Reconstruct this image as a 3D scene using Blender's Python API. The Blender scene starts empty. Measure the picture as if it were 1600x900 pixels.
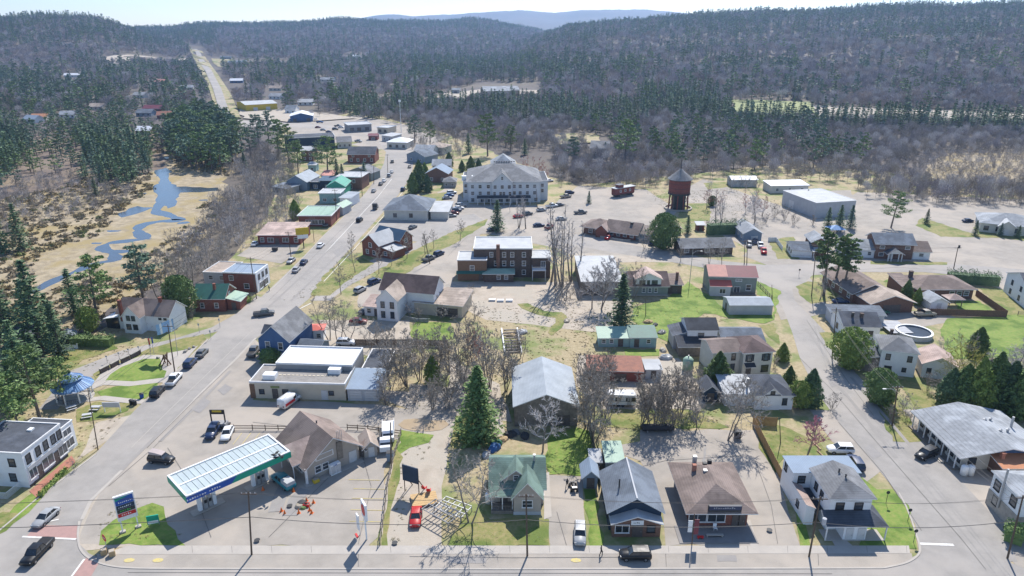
import bpy, math, random
import numpy as np
from mathutils import Vector, Matrix
from mathutils.geometry import tessellate_polygon
S = bpy.context.scene
R = math.radians
rng = random.Random(7)
nr = np.random.RandomState(7)
# ---------------------------------------------------------------- camera
F, PITCH, CAMH = 1100.0, R(20.5), 73.0
cam_d = bpy.data.cameras.new('camera'); cam = bpy.data.objects.new('camera', cam_d)
S.collection.objects.link(cam); S.camera = cam
cam_d.sensor_width = 36.0; cam_d.lens = 36.0 * F / 1600.0
cam_d.clip_start = 1.0; cam_d.clip_end = 30000.0
cam.location = (0, 0, CAMH); cam.rotation_euler = (math.pi/2 - PITCH, 0, 0)
# ---------------------------------------------------------------- sky, sun, exposure
SUN_EL, SUN_AZ = R(47), R(16)
W = bpy.data.worlds.new('World'); S.world = W; W.use_nodes = True
nt = W.node_tree; bg = nt.nodes['Background']
sky = nt.nodes.new('ShaderNodeTexSky'); sky.sky_type = 'NISHITA'; sky.sun_disc = False
sky.sun_elevation = SUN_EL; sky.sun_rotation = SUN_AZ
sky.air_density = 1.0; sky.dust_density = 0.4; sky.ozone_density = 2.5; sky.altitude = 1200
nt.links.new(sky.outputs[0], bg.inputs[0]); bg.inputs[1].default_value = 0.135
sd = bpy.data.lights.new('sun', 'SUN'); so = bpy.data.objects.new('sun', sd); S.collection.objects.link(so)
sd.energy = 4.7; sd.angle = R(0.5); sd.color = (1.0, 0.945, 0.87)
so.rotation_euler = Vector((math.sin(SUN_AZ)*math.cos(SUN_EL), math.cos(SUN_AZ)*math.cos(SUN_EL), math.sin(SUN_EL))).to_track_quat('Z', 'Y').to_euler()
so.location = (60, 200, 400)
S.view_settings.view_transform = 'Standard'; S.view_settings.look = 'None'
S.view_settings.exposure = 0.52; S.view_settings.gamma = 1.0
S.cycles.max_bounces = 5; S.cycles.diffuse_bounces = 2; S.cycles.glossy_bounces = 2
S.cycles.volume_bounces = 0; S.cycles.transparent_max_bounces = 8
S.cycles.use_adaptive_sampling = True

# ---------------------------------------------------------------- where a line of sight from the photo's viewpoint meets the ground
SP, CP = math.sin(PITCH), math.cos(PITCH)
def G(px, py, z=0.0):
    u = (px-800)/F; v = (py-450)/F
    t = (CAMH-z)/(SP + v*CP)
    return Vector((u*t, (CP - v*SP)*t, z))
def project(x, y, z):          # numpy ok
    d = y*CP + (CAMH-z)*SP
    return 800 + F*x/d, 450 + F*((CAMH-z)*CP - y*SP)/d
def height_at(A, py):          # height of a vertical at ground pixel A whose top shows at row py
    g = G(*A); lo, hi = 0.0, 60.0
    for _ in range(30):
        m = (lo+hi)/2
        if project(g.x, g.y, m)[1] > py: lo = m
        else: hi = m
    return lo
# ---------------------------------------------------------------- terrain
def smooth(t): t = np.clip(t, 0, 1); return t*t*(3-2*t)
_ph = nr.uniform(0, 6.28, (24,)); _an = nr.uniform(0, 6.28, (24,))
def wav(x, y, s, k=0):
    r = 0
    for i in range(5):
        a = _an[(i+k) % 24]; f = (1.0+0.63*i)/s
        r = r + np.sin((x*math.cos(a)+y*math.sin(a))*f*6.28 + _ph[(i*3+k) % 24] + 0.8*np.sin((x*math.sin(a)-y*math.cos(a))*f*3.1))/(1+0.6*i)
    return r/2.6
RID = [  # (near foot, ridge distance, fall-off, [(column, skyline row)...])
  (640, 1900, 0.10, [(560,150),(700,105),(800,75),(873,48),(890,41),(940,36),(1000,33),(1090,22),(1150,20),(1225,18),(1319,15),(1375,9),(1487,8),(1600,5),(1900,0),(2600,10),(3000,60)]),
  (1250, 2100, 0.3, [(-1400,60),(-700,22),(-300,24),(-60,32),(10,27),(67,21),(133,24),(167,31),(200,46),(260,75),(330,110)]),
  (1500, 2900, 0.2, [(100,60),(180,44),(267,43),(307,37),(433,37),(500,32),(533,30),(600,33),(690,34),(740,30),(773,34),(827,45),(900,60),(1000,90)]),
  (4200, 7000, 0.1, [(-400,60),(300,50),(480,38),(533,31),(583,23),(617,20),(647,24),(667,22),(700,21),(757,17),(813,14),(867,18),(905,14),(940,13),(1007,13),(1033,15),(1090,20),(1180,32),(1300,40),(2000,36)]),
]
def terrain(x, y):
    x = np.asarray(x, float); y = np.asarray(y, float)
    r = np.hypot(x, y); yy = np.maximum(y, 1.0)
    q = 800 + F*1.07*x/yy
    h = np.zeros_like(r)
    for foot, D, fall, pts in RID:
        pts = np.array(pts, float)
        row = np.interp(q, pts[:, 0], pts[:, 1])
        v = (row-450)/F
        el = -(SP + v*CP)/(CP - v*SP)
        top = np.maximum(CAMH + el*D*np.cos(np.arctan2(x, yy)) - 9, 0)
        t = (r-foot)/(D-foot)
        p = smooth(t*0.93+0.0)*0.35 + 0.65*np.clip(t, 0, 1)**1.15
        p = np.where(t > 1, np.maximum(1-fall*(t-1)*2.2, 0.2), np.clip(p, 0, 1))
        bump = wav(x, y, D*0.22, 3)*0.16*np.clip(t*(1-t)*4, 0, 1)
        h = np.maximum(h, top*np.maximum(p+bump*p, 0))
    h = h + np.where(r > 800, wav(x, y, 260, 7)*4*np.clip((r-800)/900, 0, 1), 0)
    h = np.where(y < 30, 0, h)
    return np.maximum(h, 0)*smooth((r-660)/60)
def GT(px, py):                # line of sight against the terrain
    u = (px-800)/F; v = (py-450)/F
    d = np.array([u, CP - v*SP, -(SP+v*CP)])
    t = np.linspace(60, 9000, 9000)
    X, Y, Z = d[0]*t, d[1]*t, CAMH + d[2]*t
    hit = np.nonzero(Z <= terrain(X, Y))[0]
    i = hit[0] if len(hit) else len(t)-1
    return Vector((X[i], Y[i], float(terrain(X[i], Y[i]))))

# ---------------------------------------------------------------- materials
MATS = {}
def lin(c):
    return tuple((a/12.92 if a <= 0.04045 else ((a+0.055)/1.055)**2.4) for a in c)
def mat(name, c, c2=None, rough=0.85, scale=1.0, bump=0.0, bscale=None, metal=0.0, c3=None, scale3=0.05, rnd=0.0, emit=0, coat=0.0, detail=5, lo=0.35, hi=0.65, wave=None, alpha3=1.0, spec=0.3):
    """noise mix of two or three plain colours, with fine relief"""
    if name in MATS: return MATS[name]
    m = bpy.data.materials.new(name); m.use_nodes = True; MATS[name] = m
    n = m.node_tree.nodes; L = m.node_tree.links; b = n['Principled BSDF']
    b.inputs['Roughness'].default_value = rough; b.inputs['Metallic'].default_value = metal
    b.inputs['Specular IOR Level'].default_value = spec
    if coat: b.inputs['Coat Weight'].default_value = coat
    out = None
    geo = n.new('ShaderNodeNewGeometry')
    def noise(s, d=5):
        t = n.new('ShaderNodeTexNoise'); t.inputs['Scale'].default_value = s; t.inputs['Detail'].default_value = d
        t.inputs['Roughness'].default_value = 0.62
        L.new(geo.outputs['Position'], t.inputs['Vector']); return t
    def mix(f, a, bb):
        x = n.new('ShaderNodeMix'); x.data_type = 'RGBA'
        for so_, i in ((f, 0), (a, 6), (bb, 7)):
            if hasattr(so_, 'is_linked'): L.new(so_, x.inputs[i])
            else: x.inputs[i].default_value = so_ if i == 0 else (*so_, 1)
        return x.outputs[2]
    if c2 is None: c2 = tuple(a*0.86 for a in c)
    t = noise(scale, detail); mr = n.new('ShaderNodeMapRange')
    mr.inputs[1].default_value = lo; mr.inputs[2].default_value = hi
    L.new(t.outputs[0], mr.inputs[0]); out = mix(mr.outputs[0], c, c2)
    if c3 is not None:
        t3 = noise(scale3, 4); m3 = n.new('ShaderNodeMapRange')
        m3.inputs[1].default_value = 0.47; m3.inputs[2].default_value = 0.6; m3.inputs[4].default_value = alpha3
        L.new(t3.outputs[0], m3.inputs[0]); out = mix(m3.outputs[0], out, c3)
    if wave:   # (scale, depth, axis)
        tc = n.new('ShaderNodeTexCoord'); w = n.new('ShaderNodeTexWave'); w.bands_direction = wave[2]; w.inputs['Scale'].default_value = wave[0]
        w.inputs['Distortion'].default_value = wave[3] if len(wave) > 3 else 0.0
        L.new(tc.outputs['Object'], w.inputs['Vector'])
        wm = n.new('ShaderNodeMapRange'); wm.inputs[3].default_value = 1-wave[1]; wm.inputs[4].default_value = 1.0
        wm.inputs[1].default_value = 0.0; wm.inputs[2].default_value = 0.35
        L.new(w.outputs[1], wm.inputs[0])
        mm = n.new('ShaderNodeMix'); mm.data_type = 'RGBA'; mm.blend_type = 'MULTIPLY'; mm.inputs[0].default_value = 1
        L.new(out, mm.inputs[6]); L.new(wm.outputs[0], mm.inputs[7]); out = mm.outputs[2]
    if rnd:
        oi = n.new('ShaderNodeObjectInfo'); rr = n.new('ShaderNodeMapRange')
        rr.inputs[3].default_value = 1-rnd; rr.inputs[4].default_value = 1+rnd
        L.new(oi.outputs['Random'], rr.inputs[0])
        mm = n.new('ShaderNodeMix'); mm.data_type = 'RGBA'; mm.blend_type = 'MULTIPLY'; mm.inputs[0].default_value = 1
        L.new(out, mm.inputs[6]); L.new(rr.outputs[0], mm.inputs[7]); out = mm.outputs[2]
    L.new(out, b.inputs['Base Color'])
    if bump:
        tb = noise(bscale or scale*4, 4); bp = n.new('ShaderNodeBump'); bp.inputs['Strength'].default_value = bump
        bp.inputs['Distance'].default_value = 0.15
        L.new(tb.outputs[0], bp.inputs['Height']); L.new(bp.outputs[0], b.inputs['Normal'])
    return m
def M(name): return MATS[name]

mat('terrain', (.115,.098,.09), (.08,.07,.066), scale=.25, c3=(.13,.11,.085), scale3=.01, bump=.5, bscale=1.2)
mat('far_woods', (.05,.055,.05), (.085,.07,.07), scale=.004, bump=.6, bscale=.03)
mat('dirt', (.46,.40,.33), (.36,.31,.25), scale=.35, c3=(.40,.36,.30), scale3=.09, bump=.3, bscale=3)
mat('dry', (.42,.345,.215), (.30,.245,.14), scale=1.1, detail=8, c3=(.19,.22,.075), scale3=.10, bump=.5, bscale=3)
mat('grass', (.19,.205,.06), (.30,.25,.115), scale=1.3, detail=8, c3=(.12,.165,.035), scale3=.16, bump=.5, bscale=5)
mat('lush', (.15,.25,.04), (.24,.27,.07), scale=1.3, detail=8, c3=(.10,.17,.025), scale3=.2, bump=.5, bscale=5)
mat('marsh', (.40,.33,.22), (.27,.22,.145), scale=.3, c3=(.32,.25,.12), scale3=.06, bump=.9, bscale=1.5, lo=.4, hi=.6)
mat('woodfloor', (.20,.155,.12), (.14,.11,.09), scale=.3, c3=(.26,.20,.13), scale3=.03, bump=.5)
mat('asphalt', (.335,.315,.292), (.28,.264,.246), scale=.35, c3=(.37,.34,.31), scale3=.035, bump=.12, bscale=20, rough=.9)
mat('asphalt_dark', (.27,.255,.245), (.22,.21,.20), scale=.4, c3=(.31,.29,.28), scale3=.1, bump=.1, bscale=20, rough=.9)
mat('lot', (.36,.327,.288), (.30,.273,.24), scale=.3, c3=(.40,.355,.305), scale3=.06, bump=.2, bscale=8, rough=.95)
mat('patchmat', (.30,.285,.27), (.27,.255,.245), scale=.8, rough=.9)
mat('trackmat', (.285,.268,.25), (.30,.282,.265), scale=.5, rough=.9)
mat('crackmat', (.16,.15,.14), (.2,.19,.18), scale=2, rough=.9)
mat('concrete', (.44,.405,.36), (.39,.36,.325), scale=.5, bump=.1, bscale=10)
mat('whitepaint', (.75,.74,.71), (.6,.58,.55), scale=2)
mat('yellowpaint', (.62,.50,.16), (.48,.42,.25), scale=3)
mat('redpave', (.40,.25,.225), (.35,.225,.205), scale=1.2)
mat('puddle', (.42,.33,.22), (.36,.28,.19), scale=.6, rough=.12)
m = mat('water', (.045,.065,.09), (.05,.06,.075), scale=.05, rough=.12, bump=.12, bscale=1.5, spec=.9)
mat('rock', (.52,.45,.40), (.30,.25,.22), scale=.05, bump=.6)
mat('field_green', (.28,.31,.13), (.23,.26,.11), scale=.02)
mat('trim', (.74,.74,.74), (.66,.66,.66), scale=1.5, rough=.6)
mat('white', (.79,.80,.81), (.73,.74,.75), scale=.6, rough=.7, wave=(2.2,.10,'Z'))
mat('whiteplain', (.80,.81,.82), (.74,.75,.76), scale=.7, rough=.6)
mat('offwhite', (.62,.60,.54), (.55,.53,.48), scale=.6, wave=(2.2,.1,'Z'))
mat('hotelwall', (.60,.63,.67), (.54,.57,.61), scale=.6, wave=(2.0,.10,'Z'))
mat('cream', (.60,.53,.42), (.53,.47,.37), scale=.5, wave=(1.2,.06,'X'))
mat('beige', (.44,.385,.335), (.39,.345,.30), scale=.6, wave=(2.2,.12,'Z'))
mat('brick', (.27,.105,.075), (.20,.08,.06), scale=3, bump=.3, wave=(6,.15,'Z'))
mat('brickbrown', (.23,.13,.095), (.16,.095,.075), scale=3, bump=.3, wave=(6,.15,'Z'))
mat('brickdark', (.135,.10,.085), (.095,.072,.062), scale=2, bump=.3, wave=(5,.15,'Z'))
mat('stone', (.42,.39,.34), (.30,.28,.25), scale=1.4, bump=.4)
mat('blue', (.075,.14,.28), (.06,.115,.24), scale=.6, wave=(2.2,.16,'Z'))
mat('bluegrey', (.24,.30,.38), (.20,.26,.33), scale=.6, wave=(2.2,.13,'Z'))
mat('darkblue', (.035,.06,.10), (.03,.05,.08), scale=.6, wave=(2.2,.2,'Z'))
mat('grey', (.33,.33,.33), (.28,.28,.285), scale=.6, wave=(2.2,.12,'Z'))
mat('lightgrey', (.50,.51,.53), (.44,.45,.47), scale=.6, wave=(2.0,.12,'X'))
mat('greygreen', (.25,.28,.26), (.21,.24,.22), scale=.6, wave=(2.2,.14,'Z'))
mat('teal', (.33,.48,.48), (.28,.42,.42), scale=.8, wave=(2.0,.14,'Z'))
mat('yellow', (.62,.45,.05), (.55,.40,.05), scale=.6)
mat('wood', (.24,.15,.095), (.17,.105,.07), scale=3, wave=(3,.35,'X',1))
mat('weathered', (.27,.235,.20), (.18,.155,.13), scale=2, wave=(3,.3,'X',1))
mat('fencewood', (.42,.27,.13), (.34,.215,.10), scale=1.5)
mat('redwood', (.26,.085,.07), (.20,.065,.055), scale=1.5, wave=(3.5,.3,'X'))
mat('polewood', (.13,.095,.07), (.09,.07,.055), scale=3)
mat('palewood', (.46,.34,.19), (.38,.28,.16), scale=2)
# roofs
def roofmat(n_, c, c2=None, s=.9, **k): mat(n_, c, c2 or tuple(a*.78 for a in c), scale=s, rough=.92, bump=.35, bscale=7, wave=k.get('w', (1.9,.16,'Z')), c3=tuple(a*1.28 for a in c), scale3=.22)
roofmat('r_charcoal', (.085,.095,.115)); roofmat('r_grey', (.20,.205,.215)); roofmat('r_lightgrey', (.30,.32,.345))
roofmat('r_brown', (.215,.17,.15)); roofmat('r_darkbrown', (.13,.095,.09)); roofmat('r_tan', (.38,.315,.265)); roofmat('r_black', (.055,.06,.07))
roofmat('r_pink', (.43,.33,.29)); roofmat('r_green', (.155,.225,.19)); roofmat('r_slate', (.155,.18,.215))
mat('r_dkgreen', (.045,.16,.13), (.04,.13,.11), scale=.8, rough=.6, wave=(1.2,.25,'X'))
mat('r_teal', (.05,.34,.24), (.05,.28,.21), scale=.8, rough=.6, wave=(1.2,.2,'X'))
mat('r_palegreen', (.33,.46,.36), (.28,.40,.32), scale=.8, rough=.6, wave=(1.2,.15,'X'))
mat('r_red', (.62,.14,.10), (.50,.13,.10), scale=.6, rough=.6, wave=(1.2,.15,'X'))
mat('r_salmon', (.60,.28,.22), (.5,.24,.2), scale=.6, rough=.6, wave=(1.2,.15,'X'))
mat('r_orange', (.55,.26,.14), (.48,.22,.12), scale=.6, wave=(1.2,.2,'X'))
mat('r_maroon', (.22,.055,.075), (.18,.05,.065), scale=.6, rough=.55, wave=(1.2,.25,'X'))
mat('r_white', (.74,.76,.80), (.66,.68,.72), scale=.25, rough=.6)
mat('r_membrane', (.46,.475,.49), (.36,.375,.39), scale=.3, rough=.7)
mat('r_gravel', (.30,.285,.265), (.23,.215,.20), scale=.8, bump=.3, bscale=12)
mat('r_metal', (.40,.44,.48), (.31,.345,.38), scale=.35, rough=.8, wave=(1.1,.16,'X'))
mat('r_metalblue', (.27,.34,.43), (.24,.30,.38), scale=.35, rough=.85, wave=(1.1,.16,'X'))
mat('r_rust', (.36,.16,.11), (.25,.12,.09), scale=1.2, rough=.8, wave=(1.4,.2,'X'))
mat('r_steelblue', (.055,.12,.19), (.05,.10,.16), scale=.6, rough=.6, wave=(1.2,.2,'X'))
mat('gazeboblue', (.17,.31,.54), (.14,.27,.48), scale=.6, rough=.5)
mat('canopygreen', (.01,.33,.22), (.01,.30,.20), scale=.6, rough=.45)
mat('canopyblue', (.02,.09,.38), (.02,.08,.34), scale=.6, rough=.45)
mat('panelmat', (.46,.525,.53), (.41,.47,.48), scale=.7, rough=.4, rnd=.05)
mat('metalgrey', (.42,.43,.44), (.36,.37,.38), scale=2, rough=.5, metal=.4)
mat('darkmetal', (.05,.052,.055), (.035,.036,.04), scale=2, rough=.6)
mat('black', (.02,.02,.022), (.028,.028,.03), scale=3, rough=.6)
mat('glassdark', (.035,.045,.06), (.10,.115,.13), scale=.35, rnd=.6, rough=.12, spec=.8)
mat('door', (.10,.085,.08), (.13,.11,.10), scale=2, rough=.6)
mat('whitedoor', (.62,.62,.62), (.58,.58,.58), scale=2, rough=.6, wave=(1.7,.2,'Z'))
mat('plastic_red', (.60,.03,.03), (.5,.03,.03), scale=2, rough=.5)
mat('orange', (.70,.16,.03), (.62,.14,.03), scale=2, rough=.5)
mat('plyboard', (.55,.38,.19), (.48,.33,.17), scale=1.5)
mat('brickred2', (.42,.19,.13), (.34,.15,.11), scale=1)
mat('greenlamp', (.05,.5,.08), (.05,.45,.08)); mat('flagblue', (.30,.48,.70), (.27,.43,.64), rough=.8)
# car paints
for n_, c in dict(c_white=(.75,.76,.77), c_black=(.014,.015,.018), c_silver=(.36,.37,.38), c_grey=(.13,.135,.14), c_navy=(.02,.04,.10), c_red=(.45,.02,.02), c_dkred=(.17,.02,.02),
                  c_green=(.03,.14,.07), c_teal=(.03,.22,.27), c_tan=(.36,.31,.24), c_blue=(.04,.12,.30), c_pink=(.45,.38,.36)).items():
    mat(n_, c, tuple(a*.93 for a in c), scale=2, rough=.42, coat=.3, spec=.3)
mat('tyre', (.018,.018,.018), (.03,.03,.03), scale=4, rough=.9)
mat('rim', (.32,.32,.33), (.25,.25,.26), scale=4, rough=.4, metal=.6)
mat('lampglass', (.7,.7,.68), (.6,.6,.6), scale=4, rough=.2)
mat('taillamp', (.35,.015,.01), (.3,.015,.01), scale=4, rough=.3)
mat('carglass', (.02,.025,.03), (.03,.035,.04), scale=1, rough=.08, spec=.9)
# plants
mat('bark', (.25,.215,.19), (.17,.15,.13), scale=3)
mat('twig_grey', (.285,.255,.225), (.37,.34,.31), scale=.35, rnd=.22)
mat('twig_brown', (.285,.25,.21), (.36,.32,.28), scale=.35, rnd=.22)
mat('twig_pale', (.42,.39,.385), (.52,.49,.48), scale=.35, rnd=.18)
mat('twig_purple', (.27,.245,.24), (.35,.32,.315), scale=.35, rnd=.25)
mat('twig_red', (.34,.15,.13), (.42,.21,.18), scale=.35, rnd=.2)
mat('twig_pink', (.50,.20,.26), (.42,.20,.24), scale=.35, rnd=.1)
mat('twig_far', (.27,.245,.26), (.35,.32,.335), scale=.02, rnd=.3)
mat('twig_farpale', (.40,.375,.37), (.48,.455,.45), scale=.02, rnd=.2)
mat('twig_farbrown', (.29,.24,.215), (.36,.305,.275), scale=.02, rnd=.3)
mat('leaf_yellow', (.33,.32,.07), (.42,.38,.12), scale=.4, rnd=.15)
mat('needle_dark', (.085,.145,.075), (.14,.21,.10), scale=.5, rnd=.25, rough=.8)
mat('needle_green', (.115,.185,.062), (.185,.26,.09), scale=.5, rnd=.2, rough=.8)
mat('needle_blue', (.09,.155,.11), (.14,.21,.14), scale=.5, rnd=.2, rough=.8)
mat('needle_lime', (.19,.27,.06), (.26,.33,.09), scale=.5, rnd=.15, rough=.8)
mat('trunk_conifer', (.20,.165,.14), (.15,.12,.10), scale=3)
mat('trunk_pale', (.36,.33,.30), (.27,.24,.22), scale=3)

# ---------------------------------------------------------------- mesh building
class MB:
    def __init__(s): s.v = []; s.f = []; s.m = []
    def poly(s, pts, mi=0):
        o = len(s.v); s.v += [tuple(p) for p in pts]; s.f.append(tuple(range(o, o+len(pts)))); s.m.append(mi); return s
    def box(s, x0, y0, z0, x1, y1, z1, mi=0, mt=None):
        o = len(s.v)
        s.v += [(x0,y0,z0),(x1,y0,z0),(x1,y1,z0),(x0,y1,z0),(x0,y0,z1),(x1,y0,z1),(x1,y1,z1),(x0,y1,z1)]
        for q in ((3,2,1,0),(4,5,6,7),(0,1,5,4),(1,2,6,5),(2,3,7,6),(3,0,4,7)):
            s.f.append(tuple(o+i for i in q)); s.m.append(mi)
        if mt is not None: s.m[-5] = mt
        return s
    def bx(s, c, d, mi=0): return s.box(c[0]-d[0]/2, c[1]-d[1]/2, c[2]-d[2]/2, c[0]+d[0]/2, c[1]+d[1]/2, c[2]+d[2]/2, mi)
    def tube(s, p, q, r0, r1=None, n=6, mi=0, cap=True):
        p = Vector(p); q = Vector(q); r1 = r0 if r1 is None else r1
        d = (q-p)
        if d.length < 1e-6: return s
        d.normalize(); a = d.orthogonal().normalized(); b = d.cross(a); o = len(s.v)
        for c, r in ((p, r0), (q, r1)):
            for i in range(n):
                t = 6.28318*i/n; s.v.append(tuple(c + a*math.cos(t)*r + b*math.sin(t)*r))
        for i in range(n):
            j = (i+1) % n; s.f.append((o+i, o+j, o+n+j, o+n+i)); s.m.append(mi)
        if cap: s.f.append(tuple(o+i for i in reversed(range(n)))); s.f.append(tuple(o+n+i for i in range(n))); s.m += [mi, mi]
        return s
    def path(s, pts, r, n=5, mi=0):
        for a, b in zip(pts[:-1], pts[1:]): s.tube(a, b, r, r, n, mi)
        return s
    def lathe(s, prof, n=12, mi=0, c=(0, 0)):
        o = len(s.v)
        for r, z in prof:
            for i in range(n):
                t = 6.28318*i/n; s.v.append((c[0]+r*math.cos(t), c[1]+r*math.sin(t), z))
        for k in range(len(prof)-1):
            for i in range(n):
                j = (i+1) % n; s.f.append((o+k*n+i, o+k*n+j, o+(k+1)*n+j, o+(k+1)*n+i)); s.m.append(mi)
        return s
    def loft(s, secs, mi=0, cap=True):
        o = len(s.v); n = len(secs[0])
        for c in secs: s.v += [tuple(p) for p in c]
        for k in range(len(secs)-1):
            for i in range(n):
                j = (i+1) % n; s.f.append((o+k*n+i, o+k*n+j, o+(k+1)*n+j, o+(k+1)*n+i)); s.m.append(mi)
        if cap: s.f.append(tuple(o+i for i in reversed(range(n)))); s.f.append(tuple(o+(len(secs)-1)*n+i for i in range(n))); s.m += [mi, mi]
        return s
    def slab(s, verts, faces, loop, t, mi=0, me=1):   # sloping sheet with thickness t and trimmed edge
        o = len(s.v); n = len(verts)
        s.v += [tuple(p) for p in verts] + [(p[0], p[1], p[2]-t) for p in verts]
        for f in faces:
            s.f.append(tuple(o+i for i in f)); s.m.append(mi)
            s.f.append(tuple(o+n+i for i in reversed(f))); s.m.append(me)
        for i in range(len(loop)):
            a, b = loop[i], loop[(i+1) % len(loop)]
            s.f.append((o+a, o+n+a, o+n+b, o+b)); s.m.append(me)
        return s
    def mesh(s, name, mats, smooth_=False):
        me = bpy.data.meshes.new(name); me.from_pydata(s.v, [], s.f)
        for m_ in mats: me.materials.append(M(m_) if isinstance(m_, str) else m_)
        if len(mats) > 1: me.polygons.foreach_set('material_index', s.m)
        if smooth_: me.polygons.foreach_set('use_smooth', [True]*len(me.polygons))
        me.update(); return me
COL = S.collection
def link(name, me, parent=None, loc=(0, 0, 0), rz=0.0, sc=None):
    o = bpy.data.objects.new(name, me); COL.objects.link(o); o.location = loc; o.rotation_euler = (0, 0, rz)
    if sc is not None: o.scale = (sc, sc, sc) if isinstance(sc, (int, float)) else sc
    if parent is not None: o.parent = parent
    return o
def ob(name, mb, mats, parent=None, smooth_=False, loc=(0, 0, 0), rz=0.0):
    if not isinstance(mats, (list, tuple)): mats = [mats]
    return link(name, mb.mesh(name, mats, smooth_), parent, loc, rz)
def thing(name, label, cat, loc=(0, 0, 0), rz=0.0, group=None):
    o = link(name, None, None, loc, rz); return tag(o, label, cat, group)
def tag(o, label, cat, group=None):
    o['label'] = label; o['category'] = cat; o['kind'] = 'thing'
    if group: o['group'] = group
    return o
def structure(o): o['kind'] = 'structure'; return o
def stuff(o, label=None, cat=None):
    o['kind'] = 'stuff'
    if label: o['label'] = label
    if cat: o['category'] = cat
    return o
def dup(root, loc, rz=0.0, sc=None):
    r_ = root.copy(); COL.objects.link(r_); r_.location = loc; r_.rotation_euler = (0, 0, rz)
    if sc is not None: r_.scale = (sc, sc, sc) if isinstance(sc, (int, float)) else sc
    for ch in list(root.children):
        c = ch.copy(); COL.objects.link(c); c.parent = r_
        for g in list(ch.children):
            d = g.copy(); COL.objects.link(d); d.parent = c
    return r_
def inpoly(x, y, poly):
    x = np.asarray(x); y = np.asarray(y); c = np.zeros(x.shape, bool); n = len(poly)
    for i in range(n):
        x0, y0 = poly[i]; x1, y1 = poly[(i+1) % n]
        if y0 == y1: continue
        k = ((y0 > y) != (y1 > y)) & (x < (x1-x0)*(y-y0)/(y1-y0)+x0); c ^= k
    return c
# ================================================================ ground
def axis(parts):
    out = []
    for a, b, s in parts: out += list(np.arange(a, b, s))
    return np.array(out + [parts[-1][1]])
gx = axis([(-8000,-2600,450),(-2600,-900,60),(-900,-300,25),(-300,300,40),(300,2300,25),(2300,8000,450)])
gy = axis([(-500,600,110),(600,2400,24),(2400,3400,50),(3400,8600,130)])
GX, GY = np.meshgrid(gx, gy)
GZ = terrain(GX, GY)
nx, ny = len(gx), len(gy)
V = np.stack([GX.ravel(), GY.ravel(), GZ.ravel()], 1)
ii = (np.arange(ny-1)[:, None]*nx + np.arange(nx-1)[None, :]).ravel()
Fq = np.stack([ii, ii+1, ii+nx+1, ii+nx], 1)
me = bpy.data.meshes.new('ground'); me.from_pydata(V.tolist(), [], Fq.tolist()); me.materials.append(M('terrain')); me.materials.append(M('far_woods'))
me.polygons.foreach_set('material_index', (np.hypot(V[Fq[:, 0], 0], V[Fq[:, 0], 1]) > 3700).astype(np.int32))
me.polygons.foreach_set('use_smooth', [True]*len(me.polygons)); me.update()
structure(link('ground', me))
def interp_loop(pts, step, amp, closed=True, seed=0):
    """refine a world outline and make it uneven, as the edge of a verge is"""
    rr = random.Random(seed); out = []
    n = len(pts)
    for i in range(n if closed else n-1):
        a, b = pts[i], pts[(i+1) % n]; L_ = (b-a).length; k = max(1, int(L_/step))
        d = (b-a).normalized() if L_ > 0 else Vector((1, 0, 0)); nn = Vector((-d.y, d.x, 0))
        for j in range(k):
            p = a.lerp(b, j/k)
            out.append(p + nn*(rr.uniform(-amp, amp) if j else 0))
    return out
_zoff = {}
def sheet(name, px, matn, level, amp=0.0, step=2.5, world=False, kind='structure', z=None):
    pts = px if world else [G(*p) for p in px]
    pts = [Vector((p[0], p[1], 0)) for p in pts]
    if amp: pts = interp_loop(pts, step, amp, seed=len(px)*7+int(abs(pts[0].x)))
    _zoff[level] = _zoff.get(level, 0) + 1
    zz = level*0.009 + (_zoff[level] % 24)*0.00035 if z is None else z
    pts = [Vector((p.x, p.y, zz)) for p in pts]
    tris = tessellate_polygon([pts])
    m_ = bpy.data.meshes.new(name)
    fs = []
    for t in tris:
        a, b, c = (pts[i] for i in t)
        fs.append(tuple(t) if (b-a).cross(c-a).z > 0 else tuple(reversed(t)))
    m_.from_pydata([tuple(p) for p in pts], [], fs); m_.materials.append(M(matn)); m_.update()
    o = link(name, m_); o['kind'] = kind; return o
def ribbon_pts(path, w):
    """closed outline of a strip of width w (metres) along ground points"""
    Lf, Rt = [], []
    n = len(path)
    for i, p in enumerate(path):
        a = path[max(i-1, 0)]; b = path[min(i+1, n-1)]; d = Vector((b.x-a.x, b.y-a.y, 0)).normalized(); nn = Vector((-d.y, d.x, 0))
        ww = w[i] if isinstance(w, (list, tuple)) else w
        Lf.append(Vector((p.x, p.y, 0))+nn*ww/2); Rt.append(Vector((p.x, p.y, 0))-nn*ww/2)
    return Rt + Lf[::-1]
def ribbon(name, path, w, matn, level):
    q = ribbon_pts(path, w); n = len(path); Rt, Lf = q[:n], q[n:][::-1]; _zoff[level] = _zoff.get(level, 0)+1; z = level*0.009+(_zoff[level] % 24)*.00035; mb = MB()
    for i in range(n-1): mb.poly([(v.x, v.y, z) for v in (Rt[i], Rt[i+1], Lf[i+1], Lf[i])])
    return structure(ob(name, mb, matn))
def strip(name, px, w, matn, level): return ribbon(name, [G(*p) for p in px], w, matn, level)
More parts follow.
